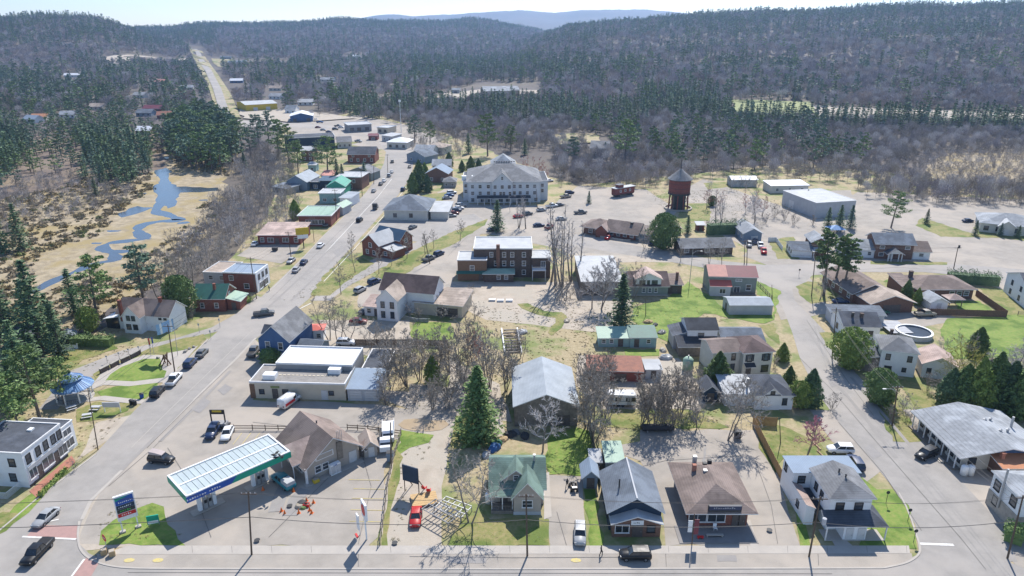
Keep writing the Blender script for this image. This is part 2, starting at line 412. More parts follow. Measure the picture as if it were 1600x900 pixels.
def kerb(name, px, w=.3, h=.12, matn='concrete', world=False):
    pts = px if world else [G(*p) for p in px]
    n = len(pts); mb = MB(); L_, R_ = [], []
    for i, p in enumerate(pts):
        a = pts[max(i-1, 0)]; b = pts[min(i+1, n-1)]; d = Vector((b.x-a.x, b.y-a.y, 0)).normalized(); nn = Vector((-d.y, d.x, 0))*w/2
        L_.append(p+nn); R_.append(p-nn)
    secs = [[(l.x, l.y, 0), (r.x, r.y, 0), (r.x, r.y, h), (l.x, l.y, h)] for l, r in zip(L_, R_)]
    mb.loft(secs); return structure(ob(name, mb, matn))
def curve_px(pts, n=6):
    """smooth a pixel polyline (Catmull-Rom)"""
    out = []
    P = [pts[0]] + list(pts) + [pts[-1]]
    for i in range(1, len(P)-2):
        for j in range(n):
            t = j/n; a, b, c, d = (np.array(P[i+k], float) for k in (-1, 0, 1, 2))
            out.append(tuple(0.5*((2*b)+(-a+c)*t+(2*a-5*b+4*c-d)*t*t+(-a+3*b-3*c+d)*t**3)))
    return out + [tuple(pts[-1])]

# ---- broad areas
sheet('town_ground', [(-260,1000),(-200,560),(150,520),(330,440),(420,330),(440,200),(560,172),(700,210),(900,290),(1240,255),(1700,300),(1900,1000)], 'dry', 1, amp=2, step=8)
MARSH = [(-150,520),(-100,330),(60,300),(170,270),(230,262),(262,205),(330,200),(372,235),(350,300),(330,360),(262,440),(150,500),(60,560)]
sheet('marsh', MARSH, 'marsh', 2, amp=3, step=8)
sheet('marsh', [(1470,282),(1450,262),(1480,240),(1620,236),(1800,240),(1800,285),(1600,290)], 'marsh', 2, amp=3, step=8)
STREAM = curve_px([(40,462),(90,436),(120,424),(150,412),(178,406),(176,396),(160,388),(172,380),(205,376),(225,372),(216,362),(222,352),(250,346),(280,344),(262,336),(244,330),(252,318),(262,306),(258,292),(256,276),(250,262),(256,246)], 5)
wp = [G(*p) for p in STREAM]
ribbon('stream', wp, [1.6+i*.02+2.6*abs(math.sin(i*.37))+rng.uniform(-.6, .6) for i in range(len(wp))], 'water', 3)
sheet('pond', [(240,300),(246,284),(268,284),(276,292),(340,293),(343,298),(282,301),(276,318),(262,326),(250,320)], 'water', 3, amp=1.5, step=4)
sheet('pond', [(180,334),(215,322),(240,324),(226,330),(190,340)], 'water', 3, amp=1.5, step=4)
sheet('pond', [(244,276),(242,262),(256,256),(268,270)], 'water', 3, amp=1.5, step=4)
for i in range(12):
    r_ = random.Random(i); q = wp[r_.randrange(8, len(wp)-2)]; cx, cy = q.x+r_.uniform(-26, 26), q.y+r_.uniform(-18, 26); a = r_.uniform(.8, 2.6)
    sheet('pool', [Vector((cx+a*2*math.cos(k*.7)*r_.uniform(.6, 1.2), cy+a*math.sin(k*.7)*r_.uniform(.5, 1.3), 0)) for k in range(9)], 'water', 3, world=True)
# ---- paved and gravel lots
LOTS = [
 ('dirt', [(118,862),(124,815),(140,782),(165,752),(330,588),(398,530),(420,560),(300,700),(240,852)]),
 # gas station forecourt and the ground behind
 ('lot', [(120,850),(160,765),(330,595),(372,560),(398,535),(420,560),(395,625),(590,632),(640,640),(700,640),(705,668),(640,678),(612,690),(600,760),(590,840),(575,853),(260,853),(245,852)]),
 ('lot', [(940,700),(1000,690),(1000,672),(1180,672),(1216,740),(1232,800),(1250,853),(1040,853),(1036,800),(1000,720)]),
 ('lot', [(855,742),(910,745),(912,853),(860,853)]),
 ('lot', [(1265,640),(1330,640),(1395,720),(1345,760),(1330,710),(1300,690)]),
 ('lot', [(1390,640),(1440,640),(1600,790),(1600,900),(1560,850),(1470,760)]),
 ('lot', [(480,350),(398,378),(370,400),(440,412),(462,395)]),
 ('lot', [(600,440),(690,385),(750,345),(770,335),(730,400),(700,450),(640,455)]),
 ('lot', [(560,455),(600,430),(700,440),(740,455),(700,470),(560,480)]),
 ('lot', [(640,345),(730,318),(860,322),(905,290),(1010,296),(1060,330),(1000,380),(1010,400),(900,395),(760,365),(690,372)]),
 ('lot', [(700,290),(735,320),(690,345),(655,345),(640,335)]),
 ('lot', [(1100,280),(1245,330),(1240,300),(1330,297),(1345,345),(1290,350),(1180,395),(1060,330),(1060,300)]),
 ('lot', [(1340,300),(1600,312),(1640,440),(1480,420),(1425,350),(1340,340)]),
 ('lot', [(1270,345),(1340,300),(1430,330),(1470,400),(1640,445),(1640,475),(1480,425),(1230,425),(1160,400),(1180,380)]),
 ('lot', [(1125,430),(1260,425),(1300,490),(1220,500),(1200,455)]),
 ('lot', [(1320,480),(1480,490),(1500,500),(1430,515),(1310,500)]),
 ('lot', [(440,195),(560,180),(640,196),(700,215),(640,240),(470,215)]),
 ('lot', [(760,640),(700,640),(640,640),(600,625),(600,610),(760,618)]),
 ('dirt', [(640,600),(760,610),(790,680),(700,700),(690,760),(690,853),(600,853),(600,760),(625,690),(640,655)]),
 ('dirt', [(700,560),(780,600),(800,660),(700,640)]),
 ('dirt', [(690,440),(900,440),(990,470),(950,520),(760,500),(700,470)]),
 ('dirt', [(880,372),(1060,372),(1100,410),(960,410),(880,395)]),
 ('dirt', [(560,500),(640,500),(640,545),(600,560),(500,540),(500,500)]),
 ('dirt', [(905,555),(1060,560),(1110,620),(1060,680),(960,660),(900,600)]),
 ('dirt', [(150,660),(240,640),(150,700),(120,720)]),
]
for i, (m_, p) in enumerate(LOTS): sheet({'lot': 'parking_lot', 'dirt': 'bare_earth'}[m_], p, m_, 3 if m_ == 'dirt' else 4, amp=.5, step=4)
# ---- roads
MAIN_L = [(-330,1080),(-120,905),(0,812),(60,775),(150,708),(210,642),(236,617),(262,592),(330,527),(352,508),(380,492),(402,470),(418,455),(455,420),(480,395),(505,368),(530,345),(556,318),(575,297),(590,275),(600,255),(603,238),(592,222),(572,210),(552,200)]
MAIN_R = [(590,196),(615,208),(640,222),(648,240),(645,262),(640,280),(622,305),(600,330),(575,358),(548,388),(520,418),(500,445),(485,465),(455,490),(430,505),(400,530),(372,560),(335,595),(270,658),(205,722),(160,765),(140,790),(128,815),(122,840),(120,860),(90,900),(-40,1080)]
sheet('main_street', MAIN_L + MAIN_R, 'asphalt', 5)
sheet('cross_street', [(-330,980),(-330,840),(-60,836),(20,838),(120,846),(140,866),(200,886),(1390,886),(1432,868),(1440,850),(1560,850),(1580,880),(1640,905),(2100,905),(2400,1120),(1000,1300),(-300,1250)], 'asphalt', 6)
sheet('side_street', [(1437,874),(1430,820),(1400,768),(1350,706),(1310,660),(1275,610),(1250,560),(1238,520),(1222,478),(1204,455),(1190,445),(1186,430),(1200,418),(1250,425),(1255,440),(1238,452),(1242,470),(1272,500),(1300,530),(1325,570),(1372,620),(1440,690),(1500,750),(1560,815),(1590,878)], 'asphalt', 5)
sheet('back_street', [(900,366),(960,378),(1060,396),(1130,408),(1195,414),(1300,412),(1400,408),(1480,412),(1560,418),(1680,428),(1690,448),(1560,436),(1440,425),(1350,425),(1270,430),(1250,448),(1190,442),(1120,422),(1040,408),(960,395),(880,380)], 'asphalt', 5)
sheet('park_street', [(60,640),(110,580),(190,548),(270,530),(330,512),(370,490),(402,462),(418,470),(400,492),(352,515),(300,528),(230,548),(170,570),(120,605),(90,640)], 'asphalt', 5)
sheet('lane', [(485,470),(520,440),(560,415),(620,390),(668,372),(700,352),(740,335),(750,345),(700,372),(640,398),(585,425),(545,447),(515,470)], 'asphalt', 5)
sheet('junction', [(640,345),(690,340),(740,334),(765,350),(700,372),(655,378),(600,372),(570,372),(600,340)], 'asphalt', 5)
# road on to the far hill, draped on the land
def far_strip(name, L_, R_, matn, dz):
    mb = MB(); A = [GT(*p) for p in L_]; B = [GT(*p) for p in R_]; n = 8
    pa, pb = [], []
    for i in range(len(A)-1):
        for j in range(n):
            for src, dst in ((A, pa), (B, pb)):
                q = src[i].lerp(src[i+1], j/n); dst.append(Vector((q.x, q.y, float(terrain(q.x, q.y))+dz)))
    for i in range(len(pa)-1): mb.poly([pa[i], pb[i], pb[i+1], pa[i+1]])
    return structure(ob(name, mb, matn))
far_strip('highway_verge', [(340,185),(327,140),(312,110),(300,84),(295,76)], [(376,185),(362,150),(346,125),(328,100),(314,78)], 'dry', 1.0)
far_strip('highway', [(345,186),(342,172),(333,140),(321,112),(308,90),(302,76)], [(361,186),(357,172),(346,140),(330,110),(316,90),(307,76)], 'asphalt', 1.6)
sheet('highway_link', [(345,187),(363,187),(400,189),(450,190),(510,196),(600,198),(590,214),(552,203),(500,201),(440,198),(380,198),(345,194)], 'asphalt', 5)
# ---- clearings seen far off
def blob(name, px, matn, dz=.8, amp=.10):
    cs = [GT(*p) for p in px]; c = sum(cs, Vector())/len(cs); mb = MB(); pts = interp_loop(cs, 12, 3)
    pts = [Vector((p.x, p.y, float(terrain(p.x, p.y))+dz)) for p in pts]
    cz = Vector((c.x, c.y, float(terrain(c.x, c.y))+dz))
    for t in tessellate_polygon([pts]): mb.poly([pts[i] for i in t])
    return structure(ob(name, mb, matn))
CLEAR = [('field', [(165,90),(200,86),(290,92),(298,98),(240,100),(185,104)], 'dirt'),
 ('rock_face', [(96,38),(120,34),(150,36),(182,40),(150,42),(110,46)], 'rock'),
 ('field', [(330,92),(350,93),(400,100),(455,98),(450,104),(370,110),(340,104)], 'dry'),
 ('field', [(370,112),(420,108),(470,114),(460,122),(390,124)], 'dry'),
 ('field', [(1145,157),(1265,160),(1275,178),(1150,178)], 'field_green'),
 ('field', [(1270,166),(1480,174),(1640,182),(1640,194),(1500,192),(1275,184)], 'dirt'),
 ('gravel_yard', [(648,158),(700,146),(760,140),(840,142),(845,156),(760,156),(660,164)], 'dirt'),
 ('field', [(40,108),(90,109),(92,114),(42,114)], 'dirt'),
 ('field', [(1000,137),(1090,138),(1090,142),(1000,142)], 'dry'),
 ('gravel_yard', [(378,168),(450,172),(520,180),(560,186),(450,192),(380,186)], 'dirt'),
 ('field', [(860,212),(930,210),(940,224),(870,228)], 'dry'),
 ('field', [(500,160),(590,155),(640,160),(560,166)], 'dirt')]
for n_, p, m_ in CLEAR: blob(n_, p, m_)
# ---- lawns
LAWN = [
 ('lush', [(165,588),(205,560),(225,556),(262,562),(280,570),(262,590),(205,598),(168,602)]),
 ('lush', [(152,612),(180,604),(248,597),(244,608),(222,626),(160,622)]),
 ('grass', [(145,585),(170,572),(232,545),(290,528),(318,522),(322,530),(268,556),(240,552),(205,558),(160,582),(150,600)]),
 ('grass', [(120,640),(150,628),(205,630),(200,642),(160,655),(120,660)]),
 ('grass', [(290,545),(312,535),(316,540),(296,552)]),
 ('grass', [(60,596),(86,555),(120,545),(175,538),(185,545),(130,562),(95,590)]),
 ('grass', [(485,462),(508,428),(548,398),(562,400),(585,412),(545,438),(515,462)]),
 ('grass', [(585,425),(640,395),(700,365),(762,342),(758,352),(715,378),(680,395),(640,425),(600,440)]),
 ('lush', [(155,852),(158,830),(200,800),(238,786),(256,792),(262,820),(290,853)]),
 ('lush', [(22,818),(12,805),(40,778),(105,722),(112,728),(60,785)]),
 ('grass', [(0,835),(-20,812),(5,800),(30,803),(10,830)]),
 ('lush', [(622,712),(626,672),(650,676),(678,680),(670,692),(640,700)]),
 ('grass', [(596,853),(606,770),(618,700),(630,715),(612,790),(606,853)]),
 ('grass', [(700,853),(720,812),(755,800),(765,812),(845,810),(858,812),(858,853)]),
 ('lush', [(858,742),(850,715),(860,680),(900,668),(925,675),(925,742)]),
 ('lush', [(912,765),(930,765),(942,853),(922,853)]),
 ('grass', [(700,700),(712,650),(765,650),(760,700)]),
 ('lush', [(990,480),(1045,465),(1075,440),(1105,460),(1140,490),(1100,490),(1060,512),(1050,540),(985,500)]),
 ('lush', [(1105,490),(1210,492),(1220,455),(1180,438),(1182,460),(1205,468),(1210,500),(1195,506)]),
 ('lush', [(975,546),(1030,546),(1030,556),(978,557)]),
 ('grass', [(1185,508),(1210,505),(1218,540),(1195,520)]),
 ('lush', [(640,520),(650,503),(705,505),(710,530),(650,535)]),
 ('grass', [(1180,660),(1200,658),(1280,690),(1290,712),(1225,716),(1212,740),(1185,700)]),
 ('grass', [(940,640),(1080,640),(1140,668),(1000,672),(940,668)]),
 ('lush', [(1345,745),(1370,765),(1395,765),(1420,790),(1433,858),(1340,858)]),
 ('lush', [(1243,800),(1255,800),(1266,853),(1250,853)]),
 ('grass', [(1243,448),(1262,440),(1330,445),(1300,470),(1268,475),(1250,462)]),
 ('grass', [(1280,520),(1305,520),(1305,552),(1290,540)]),
 ('lush', [(1380,440),(1400,432),(1425,440),(1415,450)]),
 ('lush', [(1480,498),(1600,490),(1620,500),(1620,560),(1480,560),(1470,520)]),
 ('lush', [(1490,472),(1530,470),(1550,485),(1500,486)]),
 ('grass', [(1530,450),(1610,462),(1620,492),(1575,492),(1550,470)]),
 ('grass', [(1200,375),(1240,370),(1250,405),(1215,405)]),
 ('grass', [(1060,318),(1110,318),(1110,345),(1060,348)]),
 ('grass', [(1100,286),(1140,284),(1142,292),(1105,296)]),
 ('grass', [(640,310),(668,304),(700,300),(690,318),(655,330)]),
 ('grass', [(808,475),(825,474),(850,486),(878,488),(888,500),(878,512),(862,525),(856,520),(868,505),(868,497),(840,492),(815,482)]),
 ('grass', [(1360,408),(1480,410),(1480,414),(1360,413)]),
 ('grass', [(1440,340),(1520,365),(1560,372),(1470,370),(1430,352)]),
 ('grass', [(1520,355),(1640,372),(1640,382),(1530,368)]),
 ('grass', [(527,220),(560,222),(545,228),(527,228)]),
 ('grass', [(1400,590),(1440,600),(1470,640),(1430,640)]),
 ('grass', [(1395,690),(1372,640),(1360,610),(1380,605),(1420,650),(1440,690)]),
]
for i, (m_, p) in enumerate(LAWN): sheet('lawn', p, m_, 7, amp=.45, step=2)
# ---- paths, pavements, kerbs, paint
strip('path', [(120,600),(150,604),(165,598),(205,600),(255,594)], 2.2, 'concrete', 8)
strip('path', [(138,625),(160,622),(205,627),(225,628)], 1.8, 'concrete', 8)
strip('path', [(150,604),(165,585),(185,572),(225,558),(262,558),(270,575),(262,598)], 2.2, 'concrete', 8)
sheet('plaza', [(250,558),(262,552),(300,545),(310,540),(282,572),(268,582),(254,578)], 'concrete', 8)
def pavement(px, name='pavement', matn='concrete', h=.13):
    o = sheet(name, px, matn, 8, z=h)
    pts = [G(*p) for p in px]; kerb('kerb', pts+[pts[0]], .18, h+.006, world=True)
    return o
sheet('pavement', [(200,853),(700,853),(1250,853),(1420,853),(1422,865),(1250,865.5),(240,866.5),(160,867)], 'concrete', 8)
sheet('shoulder', [(150,866),(1424,864.5),(1426,872),(1395,887),(200,887.5),(158,880)], 'lot', 6)
kerb('kerb', [G(*p) for p in curve_px([(124,815),(122,840),(128,862),(150,878),(190,887),(260,889)], 5)], .3, .12, world=True)
kerb('kerb', [(260,889),(800,889.5),(1380,888)])
kerb('kerb', [G(*p) for p in curve_px([(1380,888),(1415,880),(1434,868),(1437,855),(1432,838)], 5)], .3, .12, world=True)
kerb('kerb', [(1404,770),(1415,790),(1425,815),(1432,838)], .25, .1)
kerb('kerb', [(150,710),(60,778),(20,812),(-40,862)], .3, .12)
kerb('kerb', [(236,618),(262,594),(296,560),(325,530)], .3, .12)
kerb('kerb', [(420,456),(456,421),(482,394),(506,368),(531,345),(556,319)], .3, .1)
strip('edge_line', [(128,812),(142,782),(165,760),(210,716),(270,658),(335,594),(368,562),(400,528)], .55, 'concrete', 8)
strip('lane_line', [(205,700),(270,636),(335,574),(395,516)], .14, 'concrete', 8)
strip('lane_line', [(470,432),(500,404),(530,372),(560,340),(590,308),(612,280)], .2, 'whitepaint', 8)
strip('edge_line', [(506,440),(540,404),(580,360),(615,320),(640,284)], .2, 'whitepaint', 8)
sheet('red_crossing', [(42,838),(58,821),(122,822),(120,842)], 'redpave', 8)
sheet('red_crossing', [(112,904),(135,872),(155,880),(140,905)], 'redpave', 8)
strip('stop_line', [(35,839),(119,843)], .35, 'whitepaint', 9)
strip('stop_line', [(55,820),(92,812)], .3, 'whitepaint', 9)
strip('stop_line', [(110,904),(132,874)], .3, 'whitepaint', 9)
strip('stop_line', [(1436,850),(1490,852)], .5, 'whitepaint', 9)
strip('stop_line', [(466,484),(486,474)], .3, 'whitepaint', 9)
for a in ((545,750),(552,764),(550,779),(548,797),(546,815)):
    strip('bay_line', [a, (a[0]+50, a[1]+1)], .12, 'yellowpaint', 9)
for x in (350,364,378,392): strip('bay_line', [(x, 695), (x+14, 677)], .12, 'yellowpaint', 9)
for x in (202,247,900): 
    c = G(x, 876); sheet('bicycle_marking', [c+Vector((.8*math.cos(t*.7), .45*math.sin(t*.7), 0)) for t in range(9)], 'yellowpaint', 9, world=True)
sheet('path', [(1295,838),(1314,838),(1340,860),(1310,862)], 'concrete', 8)
sheet('path', [(850,740),(858,738),(862,808),(850,812)], 'concrete', 8)
sheet('path', [(1163,815),(1172,812),(1185,853),(1172,853)], 'concrete', 8)
sheet('brick_walk', [(46,768),(112,712),(118,722),(60,780)], 'brickred2', 8)
sheet('puddle', [(622,664),(632,656),(660,655),(695,657),(702,664),(690,672),(655,674),(630,670)], 'puddle', 8, amp=.4, step=1.5)
sheet('puddle', [(1060,690),(1075,686),(1090,690),(1075,696)], 'lot', 8, amp=.4, step=1.5)
strip('patch', [(430,800),(440,770),(455,745)], 2.2, 'patchmat', 8); strip('patch', [(452,806),(462,780),(478,765)], 2.2, 'patchmat', 8)
for k_, (a_, b_) in enumerate((((190,735),(300,625)), ((250,690),(360,580)), ((420,480),(520,385)), ((455,470),(545,380)), ((1300,590),(1400,715)), ((1330,590),(1450,730)), ((1265,520),(1300,575)))): strip('wheel_track', [a_, ((a_[0]+b_[0])/2+1, (a_[1]+b_[1])/2), b_], .7, 'trackmat', 8)
for p in ([(1350,700),(1362,694),(1378,712),(1364,718)], [(1290,590),(1300,584),(1312,600),(1300,606)], [(300,640),(318,622),(330,628),(312,646)], [(520,395),(534,384),(542,390),(528,402)], [(700,870),(760,870),(760,880),(700,881)], [(1120,868),(1150,868),(1152,878),(1121,878)], [(340,610),(352,600),(364,606),(350,618)], [(1090,790),(1100,700),(1104,700),(1096,790)]): sheet('patch', p, 'patchmat', 8, amp=.15, step=1)
# tar lines and wheel tracks, each where the asphalt is cut
for p in ([(1250,560),(1300,610),(1360,680),(1430,760),(1500,840),(1540,890)], [(1310,660),(1380,740),(1440,830)], [(170,760),(240,700),(300,640)], [(230,700),(300,630),(360,572)], [(420,840),(520,740),(590,660)], [(640,870),(800,872),(1000,871)], [(1040,866),(1041,886)], [(1278,866),(1279,884)], [(560,866),(560,886)], [(395,660),(470,668),(560,668)], [(262,700),(300,760),(330,840)], [(560,690),(580,760),(560,850)], [(1290,425),(1400,418),(1560,428)], [(1060,400),(1130,416),(1190,428)], [(1260,500),(1320,590),(1365,650)], [(960,740),(1040,720),(1160,712)], [(1180,720),(1205,790),(1215,850)], [(420,470),(520,372),(600,296)], [(700,400),(730,370),(800,360)], [(870,800),(885,852)], [(200,895),(700,896),(1300,897)]):
    strip('crack', p, .09, 'crackmat', 9)
for x in range(300, 1420, 62): strip('joint', [(x, 853.5), (x+1, 864)], .05, 'crackmat', 9)
for c in ((617,850),(402,846),(1200,706),(1202,830),(1030,790),(453,792)):
    g = G(*c); ob('manhole_cover', MB().lathe([(.45, .28), (.0, .28)], 12), 'darkmetal', loc=(g.x, g.y, .02))['kind'] = 'structure'
# tan verge beyond the left-hand road and woodland floors
sheet('forest_floor', [(0,300),(0,215),(250,200),(262,262),(120,300)], 'woodfloor', 1, amp=2, step=8, z=.045)
# ================================================================ plants
def tri_mesh(name, P, matn, tubes=None, tubemat=None):
    """P: (n,3,3) triangles; tubes: MB of solid wood"""
    n = len(P); V = P.reshape(-1, 3); Fc = np.arange(n*3).reshape(-1, 3)
    me = bpy.data.meshes.new(name)
    me.vertices.add(n*3); me.vertices.foreach_set('co', V.astype(np.float32).ravel())
    me.loops.add(n*3); me.loops.foreach_set('vertex_index', Fc.astype(np.int32).ravel())
    me.polygons.add(n); me.polygons.foreach_set('loop_start', (np.arange(n)*3).astype(np.int32)); me.polygons.foreach_set('loop_total', np.full(n, 3, np.int32))
    me.materials.append(M(matn)); me.update(calc_edges=True); me.validate()
    return me
def leafs(C, size, r, flat=0.0, up=None):
    """random small triangles at centres C"""
    n = len(C); a = r.normal(size=(n, 3)); b = r.normal(size=(n, 3))
    a[:, 2] *= (1-flat); b[:, 2] *= (1-flat)
    a /= np.linalg.norm(a, axis=1)[:, None]+1e-6; b /= np.linalg.norm(b, axis=1)[:, None]+1e-6
    s = (size*r.uniform(.6, 1.4, n))[:, None]
    return np.stack([C + a*s*.6, C - a*s*.4 + b*s*.45, C - a*s*.4 - b*s*.45], 1)
def bare_mesh(seed, H=10.0, spread=.42, forks=1, nl=13, nb=6, nt=6, tw=.045, low=.22, upw=.55, matn='twig_grey', wiggle=.18, simple=False, levels=3):
    """returns (trunk mesh, crown mesh): limbs, branches and twigs of a leafless tree"""
    r = np.random.RandomState(seed); tr = MB(); cr = MB(); T = []
    stems = []
    for k in range(forks):
        a = r.uniform(0, 6.28); lean = 0 if forks == 1 else r.uniform(.15, .42)
        p = np.array([0, 0, -.2]) + (np.array([math.cos(a), math.sin(a), 0])*.15 if forks > 1 else 0)
        pts = [p.copy()]; d = np.array([math.cos(a)*lean, math.sin(a)*lean, 1.0]); n = 4 if simple else 7
        for i in range(n):
            d = d + r.normal(size=3)*wiggle*.5; d[2] = abs(d[2])+.2; d /= np.linalg.norm(d)
            p = p + d*H*.93/n; pts.append(p.copy())
        stems.append(pts); r0 = H*(.009 if simple else .013)/(forks**.35)
        for i in range(n):
            tr.tube(pts[i], pts[i+1], r0*(1-i/n*.86), r0*(1-(i+1)/n*.86), 4 if simple else 6, cap=False)
    def at(pts, t):
        t = min(max(t, 0), .999)*(len(pts)-1); i = int(t); return pts[i]+(pts[i+1]-pts[i])*(t-i)
    def twig(p, q, w):
        s = np.cross(q-p, r.normal(size=3)); s = s/(np.linalg.norm(s)+1e-6)*w; T.append([p-s, p+s, q])
    for pts in stems:
        for l in range(nl):
            t = low + (1-low)*(l+r.uniform(0, 1))/nl; b = at(pts, t); az = l*2.4+r.uniform(-.5, .5)
            reach = H*spread*(1.08-t)**.7*r.uniform(.65, 1.1) if t < .98 else H*.1
            d = np.array([math.cos(az), math.sin(az), upw+r.uniform(-.1, .45)]); d /= np.linalg.norm(d)
            lp = [b]; p = b.copy()
            for i in range(4):
                d = d + r.normal(size=3)*wiggle + np.array([0, 0, .10]); d /= np.linalg.norm(d); p = p+d*reach/4; lp.append(p.copy())
            rr = H*.006*(1.15-t)
            if simple: twig(lp[0], lp[2], rr*1.4); twig(lp[2], lp[4], rr)
            else:
                for i in range(4): cr.tube(lp[i], lp[i+1], rr*(1-i*.22), rr*(1-(i+1)*.22)*.95, 3, cap=False)
            for m_ in range(nb):
                u = .25+.75*(m_+r.uniform(0, 1))/nb; bb = at(lp, u); dd = d*.8 + r.normal(size=3)*.62 + np.array([0, 0, .28]); dd /= np.linalg.norm(dd)
                ll = reach*.42*(1.25-u*.6)*r.uniform(.6, 1.2); mid = bb+dd*ll*.55; dd2 = dd+r.normal(size=3)*.3; dd2 /= np.linalg.norm(dd2); e = mid+dd2*ll*.5
                twig(bb, mid, tw*1.3); twig(mid, e, tw)
                if levels > 2:
                    for j in range(nt):
                        w_ = r.uniform(.15, 1); s0 = bb+(e-bb)*w_; d3 = dd + r.normal(size=3)*.75 + np.array([0, 0, .3]); d3 /= np.linalg.norm(d3)
                        twig(s0, s0+d3*ll*r.uniform(.35, .7), tw*.75)
    Tm = np.array(T)
    if not simple:
        cv = np.array(cr.v); ex = []
        for f in cr.f: ex += [[cv[f[0]], cv[f[1]], cv[f[2]]], [cv[f[0]], cv[f[2]], cv[f[3]]]]
        Tm = np.concatenate([Tm, np.array(ex)])
    return tr.mesh('trunk', ['bark']), tri_mesh('crown', Tm, matn)
def spruce_mesh(seed, H=12., Rm=.2, nlev=26, nbr=12, k=6, leaf=.5, base=.06, matn='needle_dark', power=.85, ragged=.25):
    r = np.random.RandomState(seed); C = []; tr = MB()
    tr.tube((0, 0, -.2), (0, 0, H*.96), H*.018, .03, 6)
    for i in range(nlev):
        t = (i+.5)/nlev; z = H*(base+(1-base)*t); R_ = H*Rm*(1-t)**power*r.uniform(1-ragged, 1+ragged*.5)+.12
        nb = max(4, int(nbr*(1-t*.55)))
        for b in range(nb):
            a = 6.283*b/nb+r.uniform(-.35, .35); L_ = R_*r.uniform(.72, 1.12)
            for j in range(k):
                u = (j+.6)/k; w = .30*L_*(1.1-u)
                C.append([math.cos(a)*L_*u + r.normal()*w*.5, math.sin(a)*L_*u+r.normal()*w*.5, z-L_*u*.28+L_*u*u*.12+r.normal()*.06*H/12])
    C.append([0, 0, H]); C = np.array(C)
    P = leafs(C, leaf*H/12, r, .55)
    return tr.mesh('trunk', ['trunk_conifer']), tri_mesh('crown', P, matn)
def pine_mesh(seed, H=14., spread=.27, nl=26, npuff=45, leaf=.55, low=.3, matn='needle_green', pale=False):
    r = np.random.RandomState(seed); C = []; tr = MB(); lean = r.normal(size=2)*.03*H
    tr.tube((0, 0, -.2), (lean[0]*.5, lean[1]*.5, H*.5), H*.02, H*.013, 6); tr.tube((lean[0]*.5, lean[1]*.5, H*.5), (lean[0], lean[1], H*.96), H*.013, .04, 5)
    for l in range(nl):
        t = low+(1-low)*(l+r.uniform(0, 1))/nl; a = l*2.4+r.uniform(-.6, .6)
        prof = math.sin(min(1, (t-low)/(1-low)*1.0+.22)*2.75)**.75
        L_ = H*spread*max(prof, .12)*r.uniform(.6, 1.12); c0 = np.array([lean[0]*t, lean[1]*t, H*t])
        e = c0+np.array([math.cos(a)*L_, math.sin(a)*L_, L_*.22])
        tr.tube(c0, e, H*.005, .02, 3, cap=False)
        for u in (.5, .78, 1.0):
            p = c0+(e-c0)*u; s = L_*.30+.25; n = int(npuff*(.6 if u < .6 else 1)/2)
            q = r.normal(size=(n, 3)); q /= np.linalg.norm(q, axis=1)[:, None]; q *= r.uniform(.5, 1, (n, 1))
            C.append(p+q*np.array([s, s, s*.42]))
    C.append(np.array([lean[0], lean[1], H])+r.normal(size=(20, 3))*.3)
    return tr.mesh('trunk', ['trunk_pale' if pale else 'trunk_conifer']), tri_mesh('crown', leafs(np.concatenate(C), leaf*H/14, r, .3), matn)
def dense_mesh(seed, H=5., Rm=.3, n=2600, leaf=.32, shape='cone', matn='needle_green'):
    """thickly leaved evergreen: pointed, rounded or columnar"""
    r = np.random.RandomState(seed); z = r.uniform(0, 1, n)**.85; a = r.uniform(0, 6.283, n)
    if shape == 'cone': R_ = np.minimum(1, (1-z)*1.7)**.8*np.minimum(1, z*5+.55)
    elif shape == 'round': R_ = np.sqrt(np.clip(1-(z*2-1)**2*.96, 0, 1))
    else: R_ = np.minimum(1, (1-z)*5)**.6*np.minimum(1, z*6+.6)
    lump = 1+.20*np.sin(a*3+z*11+seed)*np.sin(z*17+a)+.16*np.sin(a*7-z*19)
    rad = H*Rm*R_*lump*r.uniform(.72, 1.06, n)
    C = np.stack([np.cos(a)*rad, np.sin(a)*rad, z*H+.05], 1)
    core = MB(); prof = []
    for i in range(9):
        zz = i/8; k = {'cone': min(1, (1-zz)*1.7)**.8*min(1, zz*5+.55), 'round': math.sqrt(max(0, 1-(zz*2-1)**2*.96)), 'col': min(1, (1-zz)*5)**.6}[shape]
        prof.append((H*Rm*k*.55+.01, zz*H*.95))
    core.lathe(prof, 9); cv = np.array(core.v); ex = []
    for f in core.f: ex += [[cv[f[0]], cv[f[1]], cv[f[2]]], [cv[f[0]], cv[f[2]], cv[f[3]]]]
    tr = MB().tube((0, 0, -.1), (0, 0, H*.6), H*.02, H*.01, 5)
    return tr.mesh('trunk', ['trunk_conifer']), tri_mesh('crown', np.concatenate([leafs(C, leaf*H/5, r), np.array(ex)]), matn)
def leafy_mesh(seed, H=9., matn='leaf_yellow'):
    tr, cr = bare_mesh(seed, H, .5, 2, 12, 6, 5, .05, matn=matn); return tr, cr

